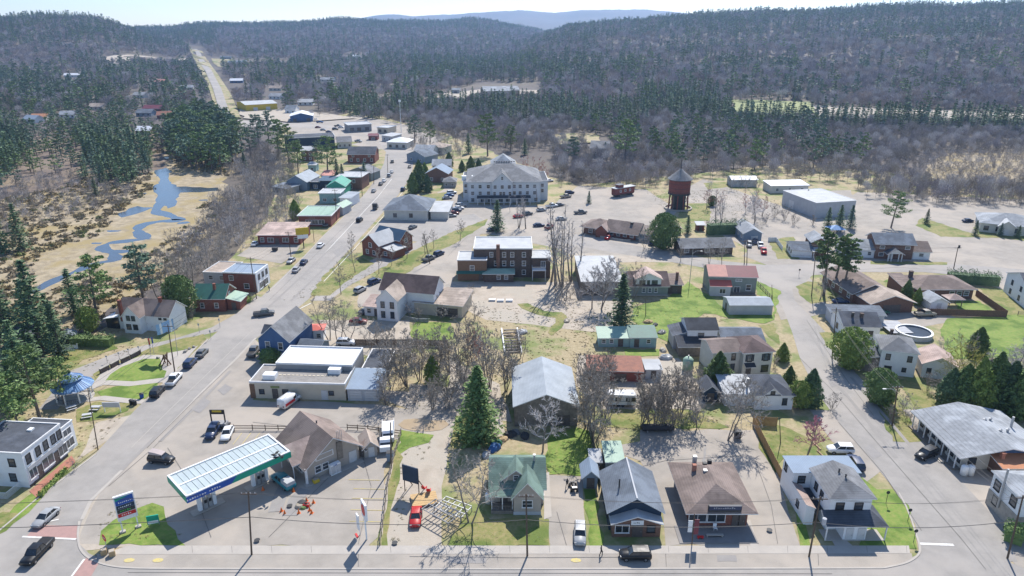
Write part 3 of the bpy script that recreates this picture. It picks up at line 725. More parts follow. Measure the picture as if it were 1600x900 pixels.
KIND = {
 'bare': [bare_mesh(s, 10, .42, 2, 12, 8, 9, .03, matn=m_) for s, m_ in ((1, 'twig_grey'), (2, 'twig_brown'), (3, 'twig_brown'), (4, 'twig_grey'))],
 'pale': [bare_mesh(s, 10, .46, f_, 16, 9, 10, .032, matn='twig_pale') for s, f_ in ((11, 1), (12, 2), (13, 3))],
 'thicket': [bare_mesh(s, 10, .34, 5, 10, 7, 10, .04, low=.15, upw=1.0, matn=m_) for s, m_ in ((21, 'twig_grey'), (22, 'twig_brown'), (23, 'twig_brown'))],
 'tall': [bare_mesh(s, 10, .2, f_, 16, 5, 4, .03, low=.3, upw=1.1, matn='twig_pale', wiggle=.1) for s, f_ in ((31, 1), (32, 3), (33, 2))],
 'oak': [bare_mesh(41, 10, .62, 2, 13, 9, 12, .04, low=.3, upw=.4, matn='twig_grey', wiggle=.3)],
 'red': [bare_mesh(s, 10, .36, 2, 10, 6, 6, .055, matn='twig_red') for s in (51, 52)],
 'pink': [bare_mesh(61, 10, .5, 3, 8, 6, 9, .07, matn='twig_pink')],
 'small': [bare_mesh(s, 10, .42, 1, 16, 7, 8, .05, wiggle=.1, low=.3, matn='twig_brown') for s in (71, 72)],
 'spruce': [spruce_mesh(s, 12, .21, matn=m_) for s, m_ in ((1, 'needle_dark'), (2, 'needle_dark'), (3, 'needle_blue'))],
 'bigspruce': [spruce_mesh(5, 14, .30, 32, 18, 8, .5, .02, 'needle_green', .8)],
 'blackspruce': [spruce_mesh(s, 12, .15, 24, 10, 6, .46, .04, 'needle_dark', .7, .4) for s in (8, 9)],
 'pine': [pine_mesh(s, 14, matn=m_) for s, m_ in ((1, 'needle_green'), (2, 'needle_blue'), (3, 'needle_green'))],
 'redpine': [pine_mesh(7, 14, .17, 30, 40, .5, .42, 'needle_green')],
 'cedar': [dense_mesh(s, 6, .26, 4600, .23, 'cone', m_) for s, m_ in ((1, 'needle_green'), (2, 'needle_lime'), (3, 'needle_green'), (4, 'needle_dark'))],
 'roundcedar': [dense_mesh(s, 5, .42, 4600, .23, 'round', m_) for s, m_ in ((3, 'needle_green'), (4, 'needle_lime'))],
 'column': [dense_mesh(6, 6, .17, 1500, .28, 'col', 'needle_green')],
 'shrub': [bare_mesh(s, 4, .5, 5, 5, 5, 5, .03, low=.1, upw=.9, matn=m_) for s, m_ in ((81, 'twig_brown'), (82, 'twig_grey'), (83, 'twig_purple'))],
 'willow': [leafy_mesh(91)],
}
BASEH = dict(bare=10, pale=10, thicket=10, tall=10, oak=10, red=10, pink=10, small=10, spruce=12, bigspruce=14, blackspruce=12, pine=14, redpine=14, cedar=6, roundcedar=5, column=6, shrub=4, willow=9)
NAME = dict(bare='bare_tree', pale='bare_tree', thicket='bare_tree', tall='poplar_tree', oak='oak_tree', red='maple_tree', pink='flowering_tree', small='street_tree', spruce='spruce_tree', bigspruce='spruce_tree',
            blackspruce='spruce_tree', pine='pine_tree', redpine='pine_tree', cedar='cedar_tree', roundcedar='cedar_shrub', column='cedar_tree', shrub='bare_shrub', willow='willow_tree')
_used = {}
def plant(kind, px, py, h, label=None, group=None, sx=1.0, world=None, var=None):
    L_ = KIND[kind]; c = _used.get(kind, 0); _used[kind] = c+1
    tr, cr = L_[(c if var is None else var) % len(L_)]
    g = world if world is not None else G(px, py)
    z = float(terrain(g.x, g.y)) if g.y > 600 else 0.0
    s = h/BASEH[kind]
    t = thing(NAME[kind], label, 'shrub' if 'shrub' in NAME[kind] else 'tree', (g.x, g.y, z), rng.uniform(0, 6.28), group)
    t.scale = (s*sx, s*sx, s); link('trunk', tr, t); link('crown', cr, t); return t

# ---------------------------------------------------------------- woods that read as one mass
def puff_mesh(seed, H=12., n=420, leaf=.5, matn='twig_far', wide=.36):
    """leafless crown seen from afar: a loose rounded cloud of fine twigs on a forked stem"""
    r = np.random.RandomState(seed); C = []; tr = MB().tube((0, 0, -.2), (0, 0, H*.45), H*.010, H*.007, 4, cap=False); m_ = 7
    for i in range(m_):
        a = i*2.4; rr = H*wide*r.uniform(.25, .7); c = np.array([math.cos(a)*rr, math.sin(a)*rr, H*r.uniform(.5, .85)]); tr.tube((0, 0, H*.35), tuple(c), H*.006, .02, 3, cap=False)
        q = r.normal(size=(n//m_, 3)); q /= np.linalg.norm(q, axis=1)[:, None]; C.append(c+q*r.uniform(.2, 1, (n//m_, 1))**.6*np.array([H*.17, H*.17, H*.2]))
    C = np.concatenate(C); d = C-np.array([0, 0, H*.3]); d /= np.linalg.norm(d, axis=1)[:, None]; d += r.normal(size=d.shape)*.35
    s_ = np.cross(d, r.normal(size=d.shape)); s_ /= np.linalg.norm(s_, axis=1)[:, None]; L_ = (leaf*r.uniform(.8, 2.2, len(C)))[:, None]
    return tr.mesh('trunk', ['bark']), tri_mesh('crown', np.stack([C-s_*leaf*.17, C+s_*leaf*.17, C+d*L_], 1), matn)
def grove_protos():
    pc = {}
    def reg(key, items):
        c = bpy.data.collections.new(key)
        for i, (t, cr, tw) in enumerate(items):
            me = bpy.data.meshes.new('%s_tree' % key); bm_v = []; bm_f = []
            vt = np.zeros(len(t.vertices)*3); t.vertices.foreach_get('co', vt); vc = np.zeros(len(cr.vertices)*3); cr.vertices.foreach_get('co', vc)
            vs = np.concatenate([vt.reshape(-1, 3), vc.reshape(-1, 3)]); n0 = len(t.vertices)
            fs = [tuple(p.vertices) for p in t.polygons] + [tuple(v+n0 for v in p.vertices) for p in cr.polygons]
            me.from_pydata(vs.tolist(), [], fs); me.materials.append(cr.materials[0] if key == 'farwood' else t.materials[0]); me.materials.append(cr.materials[0])
            mi = np.ones(len(fs), np.int32); mi[:len(t.polygons)] = 0; me.polygons.foreach_set('material_index', mi); me.update()
            o = bpy.data.objects.new('%s_%d' % (key, i), me); c.objects.link(o)
        pc[key] = c
    fb = [puff_mesh(100+i, 11, 620, .55, m_) + (0,) for i, m_ in enumerate(('twig_grey', 'twig_purple', 'twig_brown', 'twig_pale', 'twig_far'))] + [bare_mesh(105, 11, .40, 1, 12, 7, 5, .055, low=.2, upw=.7, matn='twig_grey', simple=True) + (0,)]
    far = [puff_mesh(120+i, 12, 300, .95, m_, .42) + (0,) for i, m_ in enumerate(('twig_far', 'twig_farbrown', 'twig_far', 'twig_farbrown', 'twig_farpale', 'twig_far', 'twig_farbrown'))]
    fs = [spruce_mesh(130+i, 13, .16, 13, 7, 3, .85, .08, m_, .75, .4) + (0,) for i, m_ in enumerate(('needle_dark', 'needle_dark', 'needle_blue'))]
    fp = [pine_mesh(140+i, 14, .26, 13, 14, 1.0, .25, m_) + (0,) for i, m_ in enumerate(('needle_green', 'needle_dark', 'needle_blue'))]
    bush = [bare_mesh(150+i, 4, .6, 4, 5, 5, 4, .032, low=.1, upw=.9, matn=m_, simple=True) + (0,) for i, m_ in enumerate(('twig_grey', 'twig_brown', 'twig_purple', 'twig_pale'))]
    tuft = []
    r = np.random.RandomState(5)
    reg('wood', fb); reg('farwood', far); reg('spruces', fs); reg('pines', fp); reg('bushes', bush)
    return pc
PROTO = grove_protos()
def scatter(name, label, cat, protos, pts, hs, base_h, sxy=1.0):
    """one object: a mass of trees, each standing on the land"""
    n = len(pts); me = bpy.data.meshes.new(name); me.vertices.add(n); me.vertices.foreach_set('co', np.asarray(pts, np.float32).ravel())
    a = me.attributes.new('size', 'FLOAT', 'POINT'); a.data.foreach_set('value', (np.asarray(hs)/base_h).astype(np.float32))
    b = me.attributes.new('turn', 'FLOAT', 'POINT'); b.data.foreach_set('value', nr.uniform(0, 6.28, n).astype(np.float32))
    c = me.attributes.new('pick', 'INT', 'POINT'); c.data.foreach_set('value', nr.randint(0, 1000, n).astype(np.int32) % len(protos.objects))
    me.update()
    o = link(name, me); stuff(o, label, cat)
    ng = bpy.data.node_groups.new(name, 'GeometryNodeTree')
    ng.interface.new_socket('Geometry', in_out='INPUT', socket_type='NodeSocketGeometry'); ng.interface.new_socket('Geometry', in_out='OUTPUT', socket_type='NodeSocketGeometry')
    N = ng.nodes; L_ = ng.links; gi = N.new('NodeGroupInput'); go = N.new('NodeGroupOutput')
    ci = N.new('GeometryNodeCollectionInfo'); ci.inputs['Collection'].default_value = protos; ci.inputs['Separate Children'].default_value = True; ci.inputs['Reset Children'].default_value = True
    ip = N.new('GeometryNodeInstanceOnPoints'); ip.inputs['Pick Instance'].default_value = True
    def attr(nm, ty):
        x = N.new('GeometryNodeInputNamedAttribute'); x.data_type = ty; x.inputs['Name'].default_value = nm; return x.outputs['Attribute']
    cx = N.new('ShaderNodeCombineXYZ'); L_.new(attr('turn', 'FLOAT'), cx.inputs[2])
    sz = attr('size', 'FLOAT'); cs = N.new('ShaderNodeCombineXYZ'); mu = N.new('ShaderNodeMath'); mu.operation = 'MULTIPLY'; mu.inputs[1].default_value = sxy
    L_.new(sz, mu.inputs[0]); L_.new(mu.outputs[0], cs.inputs[0]); L_.new(mu.outputs[0], cs.inputs[1]); L_.new(sz, cs.inputs[2])
    L_.new(gi.outputs[0], ip.inputs['Points']); L_.new(ci.outputs[0], ip.inputs['Instance']); L_.new(attr('pick', 'INT'), ip.inputs['Instance Index'])
    L_.new(cx.outputs[0], ip.inputs['Rotation']); L_.new(cs.outputs[0], ip.inputs['Scale']); L_.new(ip.outputs[0], go.inputs[0])
    md = o.modifiers.new('trees', 'NODES'); md.node_group = ng
    return o
NOGO = [  # ground kept free of woods: roads, clearings, buildings seen among trees
 [(1130,160),(1265,160),(1270,172),(1640,186),(1640,199),(1300,192),(1140,186)],
 [(290,70),(315,70),(345,105),(364,145),(372,200),(340,200),(325,150),(305,105)],
 [(165,88),(292,88),(300,100),(160,106)], [(645,160),(700,143),(755,128),(845,128),(850,160),(760,162),(660,170)],
 
 [(330,92),(460,96),(455,104),(340,106)], [(372,165),(440,165),(450,190),(600,186),(640,235),(600,250),(370,205)],
 [(236,240),(262,240),(275,262),(330,270),(380,282),(380,306),(300,322),(345,350),(290,352),(200,420),(130,440),(60,460),(60,400),(150,370),(200,320),(235,300)],
 [(720,180),(725,190)], [(920,215),(955,215),(955,245),(915,250)], [(860,212),(930,210),(935,226),(870,230)],
 [(1140,272),(1192,272),(1192,292),(1140,292)], [(1190,286),(1300,286),(1345,300),(1345,345),(1240,340)], [(1095,280),(1150,280),(1150,294),(1060,300)],
 [(722,236),(862,236),(870,320),(720,325)],
]
FARP = [(218,153),(238,175),(225,182),(224,211),(260,186),(292,141),(150,172),(105,185),(60,190),(48,192),(112,121),(352,92),(370,100),(369,130),(430,142),(512,128),(556,90),(477,165),(250,131),(430,155)]
NOGO += [[(x-17,y-4),(x+17,y-4),(x+20,y+(14 if y > 110 else 7)),(x-20,y+(14 if y > 110 else 7))] for x, y in FARP]
NOW = [[(G if p[1] > 165 else GT)(*p) for p in poly] for poly in NOGO]
NOW = [[(p.x, p.y) for p in poly] for poly in NOW]
def sample(regions, step_fn, seed=0, jitter=.48, clump=None, minr=0):
    """jittered grid points inside regions given on the ground"""
    r = np.random.RandomState(seed); out = []
    for poly in regions:
        P = np.array([[g.x, g.y] for g in [(G(*p) if p[1] > 165 else GT(*p)) for p in poly]])
        lo, hi = P.min(0), P.max(0); st = step_fn
        X, Y = np.meshgrid(np.arange(lo[0], hi[0]+st, st), np.arange(lo[1], hi[1]+st, st)); X = X.ravel()+r.uniform(-jitter, jitter, X.size)*st; Y = Y.ravel()+r.uniform(-jitter, jitter, Y.size)*st
        k = inpoly(X, Y, [tuple(p) for p in P])
        for q in NOW: k &= ~inpoly(X, Y, q)
        X, Y = X[k], Y[k]
        if clump is not None: k = wav(X, Y, clump[0], 2) + r.normal(size=X.size)*.25 > clump[1]; X, Y = X[k], Y[k]
        out.append(np.stack([X, Y, terrain(X, Y)-.3], 1))
    return np.concatenate(out)
# ---- the hills: every tree stands on the land, beyond the town in all directions the lens could see
def hill_points(r0, r1, step, seed, keep):
    r = np.random.RandomState(seed)
    X, Y = np.meshgrid(np.arange(-r1*.95, r1*.95, step), np.arange(r0*.5, r1, step)); X = X.ravel()+r.uniform(-.48, .48, X.size)*step; Y = Y.ravel()+r.uniform(-.48, .48, Y.size)*step
    rr = np.hypot(X, Y); q = 800+F*1.07*X/np.maximum(Y, 1); k = (rr > r0) & (rr < r1) & (q > -260) & (q < 1880)
    X, Y = X[k], Y[k]; Z = terrain(X, Y)
    px, py = project(X, Y, Z)
    k = keep(px, py, X, Y, Z, r)
    for p in NOW: k &= ~inpoly(X, Y, p)
    X, Y, Z = X[k], Y[k], Z[k]
    # leave out what hills in front wholly hide
    vis = np.ones(X.size, bool)
    for s in np.linspace(.35, .97, 26): vis &= (CAMH+(Z+20-CAMH)*s) > terrain(X*s, Y*s)
    return np.stack([X[vis], Y[vis], Z[vis]-.5], 1)
def conif(px, py, X, Y, Z):
    """share of evergreens over the hills"""
    c = .10 + .30*np.clip(wav(X, Y, 330, 5)+.15, 0, 1)
    c = c + np.where((px > 880) & (py < 75), .38*np.clip((75-py)/40, 0, 1), 0)
    c = c + np.where((px > 640) & (px < 1000) & (py > 95) & (py < 135), .22, 0)
    c = c + np.where((px < 340) & (py < 75), .35, 0) + np.where((px < 330) & (py > 108), .28, 0)
    c = c + np.where((px > 380) & (px < 640) & (py > 92), .12, 0) + np.where((px > 330) & (px < 900) & (py < 48), .35, 0)
    c = c + np.where((px > 640) & (px < 1020) & (py < 125) & (py > 95), .15, 0)
    return np.clip(c, .04, .85)
A = hill_points(1000, 3300, 10.5, 3, lambda px, py, X, Y, Z, r: (py < 172))
near = hill_points(640, 1000, 8.5, 4, lambda px, py, X, Y, Z, r: (py < 172) & ~((px > 130) & (px < 640) & (wav(X, Y, 150, 9) > .25)))
A = np.concatenate([A, near]); px_, py_ = project(A[:, 0], A[:, 1], A[:, 2])
isc = nr.uniform(size=len(A)) < conif(px_, py_, A[:, 0], A[:, 1], A[:, 2])
print('hill trees', len(A), isc.sum())
Bd = A[~isc]; Cd = A[isc]; isp = nr.uniform(size=len(Cd)) < .55
scatter('hill_forest', 'leafless grey purple woods covering the hills beyond the town', 'forest', PROTO['farwood'], Bd, nr.uniform(7, 14, len(Bd)), 12, 1.15)
scatter('spruce_forest', 'dark pointed spruces scattered through the woods on the hills', 'forest', PROTO['spruces'], Cd[isp], nr.uniform(11, 23, isp.sum()), 13, 1.35)
scatter('pine_forest', 'rounded green pines scattered through the woods on the hills', 'forest', PROTO['pines'], Cd[~isp], nr.uniform(11, 21, (~isp).sum()), 14, 1.2)
# ---- flat land nearer the town
WOODS = [[(560,166),(1660,166),(1700,242),(1480,240),(1425,252),(1380,292),(1340,298),(1200,286),(1110,284),(1040,288),(1000,292),(880,284),(862,262),(800,240),(740,215),(690,212),(640,196),(560,186)],
 [(865,262),(1000,284),(1010,298),(905,292),(866,280)], [(1340,300),(1400,295),(1600,300),(1640,302),(1640,322),(1470,322),(1345,308)]]
P = sample(WOODS, 5.6, 11); 
scatter('bare_woods', 'leafless grey woods on the flat land behind the hotel and water tower', 'woods', PROTO['wood'], P, nr.uniform(6, 11, len(P)), 12)
P = sample([[(1000,150),(1120,152),(1135,186),(1300,193),(1600,200),(1700,203),(1700,214),(1560,214),(1300,207),(1180,200),(1050,190),(1000,185)]], 6.5, 12, clump=(60, -.4))
scatter('spruce_belt', 'long dark belt of spruces in front of the green field', 'woods', PROTO['spruces'], P, nr.uniform(13, 21, len(P)), 13, 1.15)
P = sample([[(640,166),(900,166),(1010,176),(1010,206),(900,200),(820,200),(740,186),(640,180)], [(500,164),(640,166),(640,190),(560,186)]], 8, 13, clump=(60, -.35))
scatter('spruce_stand', 'dark spruces in rows below the long grey school building', 'woods', PROTO['spruces'], P, nr.uniform(12, 19, len(P)), 13, 1.15)
P = sample([[(1040,196),(1300,200),(1280,222),(1060,222)], [(860,195),(990,195),(1000,236),(950,230),(900,215)], [(1000,222),(1290,222),(1360,240),(1340,262),(1040,270)]], 10, 14, clump=(45, -.1))
scatter('mixed_evergreens', 'green pines and spruces inside the grey woods north of the water tower', 'woods', PROTO['pines'], P, nr.uniform(11, 17, len(P)), 14, 1)
P = sample([[(0,166),(270,166),(330,190),(262,206),(252,262),(190,292),(120,262),(0,300),(-80,300),(-80,166)]], 8.5, 15, clump=(45, -.35))
scatter('pine_woods', 'green pine woods along the far side of the marsh', 'woods', PROTO['pines'], P, nr.uniform(7, 12, len(P)), 14, 1.25)
P = sample([[(120,215),(232,215),(236,268),(190,296),(130,280)], [(-60,200),(0,200),(60,230),(0,290),(-60,290)]], 7, 16)
scatter('spruce_grove', 'close dark spruces at the edge of the marsh', 'woods', PROTO['spruces'], P, nr.uniform(10, 16, len(P)), 13, 1.35)
P = sample([[(262,205),(300,185),(350,190),(374,225),(368,262),(325,284),(268,266)]], 6.5, 17)
scatter('cedar_grove', 'big dark clump of evergreens beside the blue pond', 'woods', PROTO['pines'], P, nr.uniform(13, 18, len(P)), 14, 1.3)
P = sample([[(-100,300),(0,284),(110,274),(180,290),(214,298),(190,326),(140,338),(80,352),(10,372),(-100,400)], [(230,200),(262,200),(250,245),(236,240)]], 4.6, 18, clump=(36, -.45))
scatter('marsh_bushes', 'grey leafless bushes on the marsh left of the stream', 'bushes', PROTO['bushes'], P, nr.uniform(3, 6, len(P)), 4)
P = sample([[(330,345),(345,280),(378,250),(400,222),(440,238),(470,262),(448,300),(470,318),(462,350),(410,376),(365,404),(330,428),(290,432),(262,412),(258,392),(300,370)]], 4.6, 19)
scatter('thicket', 'dense grey leafless thicket between the marsh and the main street shops', 'bushes', PROTO['bushes'], P, nr.uniform(5, 8.5, len(P)), 4, .9)
P = sample([[(1380,240),(1480,230),(1640,228),(1680,300),(1600,304),(1390,300)]], 3.6, 20, clump=(28, -.6))
scatter('marsh_bushes', 'low grey bushes on the yellow marsh at the right edge', 'bushes', PROTO['bushes'], P, nr.uniform(2.5, 5, len(P)), 4, 1.2)
P = sample([[(1360,286),(1600,296),(1680,300),(1680,324),(1500,322),(1370,308)]], 4.4, 25)
scatter('willow_scrub', 'pinkish leafless scrub behind the gravel yard at the right', 'bushes', PROTO['bushes'], P, nr.uniform(5, 8, len(P)), 4, .8)
P = sample([[(870,262),(1040,280),(1190,284),(1190,296),(1120,300),(1040,292),(1000,298),(900,290)]], 4.6, 26, clump=(22, -.4))
scatter('scrub', 'pinkish brown scrub along the gravel yard behind the caboose', 'bushes', PROTO['bushes'], P, nr.uniform(4.5, 8, len(P)), 4, .8)
P = sample([[(640,236),(640,192),(740,186),(820,215),(870,240),(880,300),(860,262),(740,245),(690,262)]], 5.5, 27, clump=(22, -.5))
scatter('scrub', 'grey leafless scrub on the slope behind the hotel', 'bushes', PROTO['bushes'], P, nr.uniform(4, 7, len(P)), 4, .9)
P = sample([[(0,166),(330,166),(340,200),(262,204),(0,215)]], 10, 22, clump=(40, 0))
scatter('bare_woods', 'leafless trees among the houses at the far left', 'woods', PROTO['wood'], P, nr.uniform(8, 12, len(P)), 12)
P = sample([[(370,168),(440,205),(500,200),(500,186),(640,196),(640,180),(560,166),(372,166)]], 12, 23, clump=(40, .1))
scatter('bare_woods', 'leafless trees around the far end of the main street', 'woods', PROTO['wood'], P, nr.uniform(7, 11, len(P)), 12)
P = sample([[(150,395),(262,395),(330,400),(300,470),(262,465),(150,480),(0,480),(-60,560),(-60,420),(60,400)]], 6.5, 24, clump=(20, -.1))
scatter('marsh_bushes', 'brown bushes where the marsh meets the houses at the left', 'bushes', PROTO['bushes'], P, nr.uniform(2.5, 5, len(P)), 4)
# reeds and dead grass on the marsh
rt = np.random.RandomState(3)
tc = bpy.data.collections.new('tussock')
for i, m_ in enumerate(('marsh', 'dry', 'marsh')):
    n = 60; C = rt.normal(size=(n, 3))*np.array([.5, .5, .18]); C[:, 2] = abs(C[:, 2])+.1
    o = bpy.data.objects.new('tussock', tri_mesh('tussock', leafs(C, .75, rt), m_)); tc.objects.link(o)
P = sample([MARSH], 2.6, 30, clump=(9, -.1)); P[:, 2] += .3
wl = [(p.x, p.y) for p in ribbon_pts(wp, 6)]; k = ~inpoly(P[:, 0], P[:, 1], wl); P = P[k]
scatter('reeds', 'tan dead reeds and grass covering the marsh', 'reeds', tc, P, rt.uniform(.5, 1.5, len(P)), 1)
# ================================================================ buildings
_wm = {}
def win_mesh(w, h, fm='trim', gm='glassdark', style=1):
    k = (round(w, 1), round(h, 1), fm, gm, style)
    if k in _wm: return _wm[k]
    w, h = k[0], k[1]; b = .11; fr = MB(); d = .09
    fr.box(-w/2-b, -d, -b, w/2+b, 0, 0); fr.box(-w/2-b, -d, h, w/2+b, 0, h+b)
    fr.box(-w/2-b, -d, 0, -w/2, 0, h); fr.box(w/2, -d, 0, w/2+b, 0, h)
    if style == 1: fr.box(-w/2, -d+.02, h/2-.03, w/2, 0, h/2+.03)
    if style == 2 or w > 1.5: fr.box(-.035, -d+.02, 0, .035, 0, h)
    fr.box(-w/2-b-.05, -d-.07, -b-.05, w/2+b+.05, -.0, -b)
    pn = MB().box(-w/2, -.035, 0, w/2, -.004, h)
    _wm[k] = (fr.mesh('window', [fm]), pn.mesh('pane', [gm])); return _wm[k]
_dm = {}
def door_mesh(w, h, m_):
    k = (w, h, m_)
    if k not in _dm:
        d = MB().box(-w/2, -.06, 0, w/2, 0, h).box(-w/2-.1, -.09, 0, -w/2, 0, h+.1).box(w/2, -.09, 0, w/2+.1, 0, h+.1).box(-w/2, -.09, h, w/2, 0, h+.1)
        hn_ = MB().bx((w/2-.15, -.1, h*.45), (.06, .08, .12)); _dm[k] = (d.mesh('door', [m_]), hn_.mesh('handle', ['metalgrey']))
    return _dm[k]
def garage_mesh(w, h, m_='whitedoor'):
    k = ('g', w, h, m_)
    if k not in _dm:
        d = MB()
        for i in range(4): d.box(-w/2, -.07, h*i/4+.02, w/2, 0, h*(i+1)/4-.02)
        d.box(-w/2-.1, -.09, 0, -w/2, -.001, h+.12).box(w/2, -.09, 0, w/2+.1, -.001, h+.12)
        _dm[k] = (d.mesh('garage_door', [m_]), None)
    return _dm[k]
FACE = {'F': lambda u, w, d: ((u, 0), 0), 'R': lambda u, w, d: ((w, u), math.pi/2), 'B': lambda u, w, d: ((w-u, d), math.pi), 'L': lambda u, w, d: ((0, d-u), -math.pi/2)}
def put(root, w, d, face, u, z, meshes, names, ox=0, oy=0):
    (x, y), rz = FACE[face](u, w, d)
    a = link(names[0], meshes[0], root, (x+ox, y+oy, z), rz)
    if meshes[1] is not None: link(names[1], meshes[1], a)
    return a
def openings(root, w, d, spec, ox=0, oy=0):
    """spec: list of (face, positions or count, z, width, height, kind)"""
    for s in spec:
        face, us, z, ww, hh = s[:5]; kind = s[5] if len(s) > 5 else 'win'
        span = w if face in 'FB' else d
        if isinstance(us, int): us = [(i+.5)/us for i in range(us)]
        for u in us:
            uu = u*span
            if kind == 'win': put(root, w, d, face, uu, z, win_mesh(ww, hh), ('window', 'pane'), ox, oy)
            elif kind == 'bwin': put(root, w, d, face, uu, z, win_mesh(ww, hh, 'black'), ('window', 'pane'), ox, oy)
            elif kind == 'shop': put(root, w, d, face, uu, z, win_mesh(ww, hh, 'trim', 'glassdark', 2), ('window', 'pane'), ox, oy)
            elif kind == 'door': put(root, w, d, face, uu, z, door_mesh(ww, hh, 'door'), ('door', 'handle'), ox, oy)
            elif kind == 'wdoor': put(root, w, d, face, uu, z, door_mesh(ww, hh, 'whitedoor'), ('door', 'handle'), ox, oy)
            elif kind == 'garage': put(root, w, d, face, uu, z, garage_mesh(ww, hh), ('garage_door', None), ox, oy)
            elif kind == 'dgarage': put(root, w, d, face, uu, z, garage_mesh(ww, hh, 'door'), ('garage_door', None), ox, oy)
def wing(root, x0, y0, w, d, h, roof, wm, rm, trim='trim', ov=.45, wname='wall', rname='roof', z0=0.0, open_=False, base=None, tb=.16):
    """one volume: wall plus roof.  roof = (kind, rise, extra)"""
    kind = roof[0]; rise = roof[1] if len(roof) > 1 else 0
    x1, y1, H_ = x0+w, y0+d, z0+h; wl = MB()
    zb = z0-.3 if z0 == 0 else z0
    if kind in ('gx', 'gy', 'shed', 'shedx', 'shedr'):
        pass
    def wallring(tops):   # tops: per side polygon lists
        for poly in tops: wl.poly(poly)
    c = [(x0,y0),(x1,y0),(x1,y1),(x0,y1)]
    if kind == 'gy':      # ridge runs front to back
        xm = (x0+x1)/2 if len(roof) < 3 else x0+w*roof[2]
        wallring([[(x0,y0,zb),(x1,y0,zb),(x1,y0,H_),(xm,y0,H_+rise),(x0,y0,H_)], [(x1,y1,zb),(x0,y1,zb),(x0,y1,H_),(xm,y1,H_+rise),(x1,y1,H_)],
                  [(x1,y0,zb),(x1,y1,zb),(x1,y1,H_),(x1,y0,H_)], [(x0,y1,zb),(x0,y0,zb),(x0,y0,H_),(x0,y1,H_)]])
        sl = rise/(xm-x0); sr = rise/(x1-xm); e = .03
        vs = [(x0-ov,y0-ov,H_-ov*sl+e),(xm,y0-ov,H_+rise+e),(x1+ov,y0-ov,H_-ov*sr+e),(x1+ov,y1+ov,H_-ov*sr+e),(xm,y1+ov,H_+rise+e),(x0-ov,y1+ov,H_-ov*sl+e)]
        vs = [(a,b,z+tb) for a,b,z in vs]; fs = [(0,1,4,5),(1,2,3,4)]; lp = [0,1,2,3,4,5]
    elif kind == 'gx':
        ym = (y0+y1)/2 if len(roof) < 3 else y0+d*roof[2]
        wallring([[(x0,y0,zb),(x1,y0,zb),(x1,y0,H_),(x0,y0,H_)], [(x1,y1,zb),(x0,y1,zb),(x0,y1,H_),(x1,y1,H_)],
                  [(x1,y0,zb),(x1,y1,zb),(x1,y1,H_),(x1,ym,H_+rise),(x1,y0,H_)], [(x0,y1,zb),(x0,y0,zb),(x0,y0,H_),(x0,ym,H_+rise),(x0,y1,H_)]])
        sl = rise/(ym-y0); sr = rise/(y1-ym); e = .03
        vs = [(x0-ov,y0-ov,H_-ov*sl+e),(x1+ov,y0-ov,H_-ov*sl+e),(x1+ov,ym,H_+rise+e),(x1+ov,y1+ov,H_-ov*sr+e),(x0-ov,y1+ov,H_-ov*sr+e),(x0-ov,ym,H_+rise+e)]
        vs = [(a,b,z+tb) for a,b,z in vs]; fs = [(0,1,2,5),(5,2,3,4)]; lp = [0,1,2,3,4,5]
    elif kind == 'hip' or kind == 'hipf':
        wallring([[(*c[i],zb),(*c[(i+1)%4],zb),(*c[(i+1)%4],H_),(*c[i],H_)] for i in range(4)])
        X0,X1,Y0,Y1 = x0-ov,x1+ov,y0-ov,y1+ov; W_,D_ = X1-X0,Y1-Y0; zt = H_+rise
        zl = H_+.03+tb-.1; r0 = roof[2] if len(roof) > 2 else None
        if kind == 'hipf':   # hip towards the street, gable behind
            rl = r0 if r0 is not None else W_/2
            vs = [(X0,Y0,zl),(X1,Y0,zl),(X1,Y1,zl),(X0,Y1,zl),((X0+X1)/2,Y0+rl,zt),((X0+X1)/2,Y1,zt)]; fs = [(0,1,4),(1,2,5,4),(3,0,4,5)]; lp = [0,1,2,5,3]
            wl.poly([(x1,y1,H_),(x0,y1,H_),((x0+x1)/2,y1,zt)])
        elif W_ >= D_:
            rl = r0 if r0 is not None else D_/2; ym = (Y0+Y1)/2
            vs = [(X0,Y0,zl),(X1,Y0,zl),(X1,Y1,zl),(X0,Y1,zl),(X0+rl,ym,zt),(X1-rl,ym,zt)]; fs = [(0,1,5,4),(1,2,5),(2,3,4,5),(3,0,4)]; lp = [0,1,2,3]
        else:
            rl = r0 if r0 is not None else W_/2; xm = (X0+X1)/2
            vs = [(X0,Y0,zl),(X1,Y0,zl),(X1,Y1,zl),(X0,Y1,zl),(xm,Y0+rl,zt),(xm,Y1-rl,zt)]; fs = [(0,1,4),(1,2,5,4),(2,3,5),(3,0,4,5)]; lp = [0,1,2,3]
    elif kind in ('shed', 'shedb', 'shedr', 'shedl'):   # single slope falling to front / back / right / left
        z = {'shed': (0,0,rise,rise), 'shedb': (rise,rise,0,0), 'shedr': (rise,0,0,rise), 'shedl': (0,rise,rise,0)}[kind]
        wallring([[(*c[i],zb),(*c[(i+1)%4],zb),(*c[(i+1)%4],H_+z[(i+1)%4]),(*c[i],H_+z[i])] for i in range(4)])
        P = [(x0-ov,y0-ov),(x1+ov,y0-ov),(x1+ov,y1+ov),(x0-ov,y1+ov)]
        g = rise/(d if kind in ('shed','shedb') else w)*ov; zz = [H_+z[i]+(g if z[i] > 0 else -g)+.03+tb for i in range(4)]
        vs = [(*P[i],zz[i]) for i in range(4)]; fs = [(0,1,2,3)]; lp = [0,1,2,3]
    else:   # flat, with a parapet of height `rise`
        pr = max(rise, .0); wallring([[(*c[i],zb),(*c[(i+1)%4],zb),(*c[(i+1)%4],H_),(*c[i],H_)] for i in range(4)])
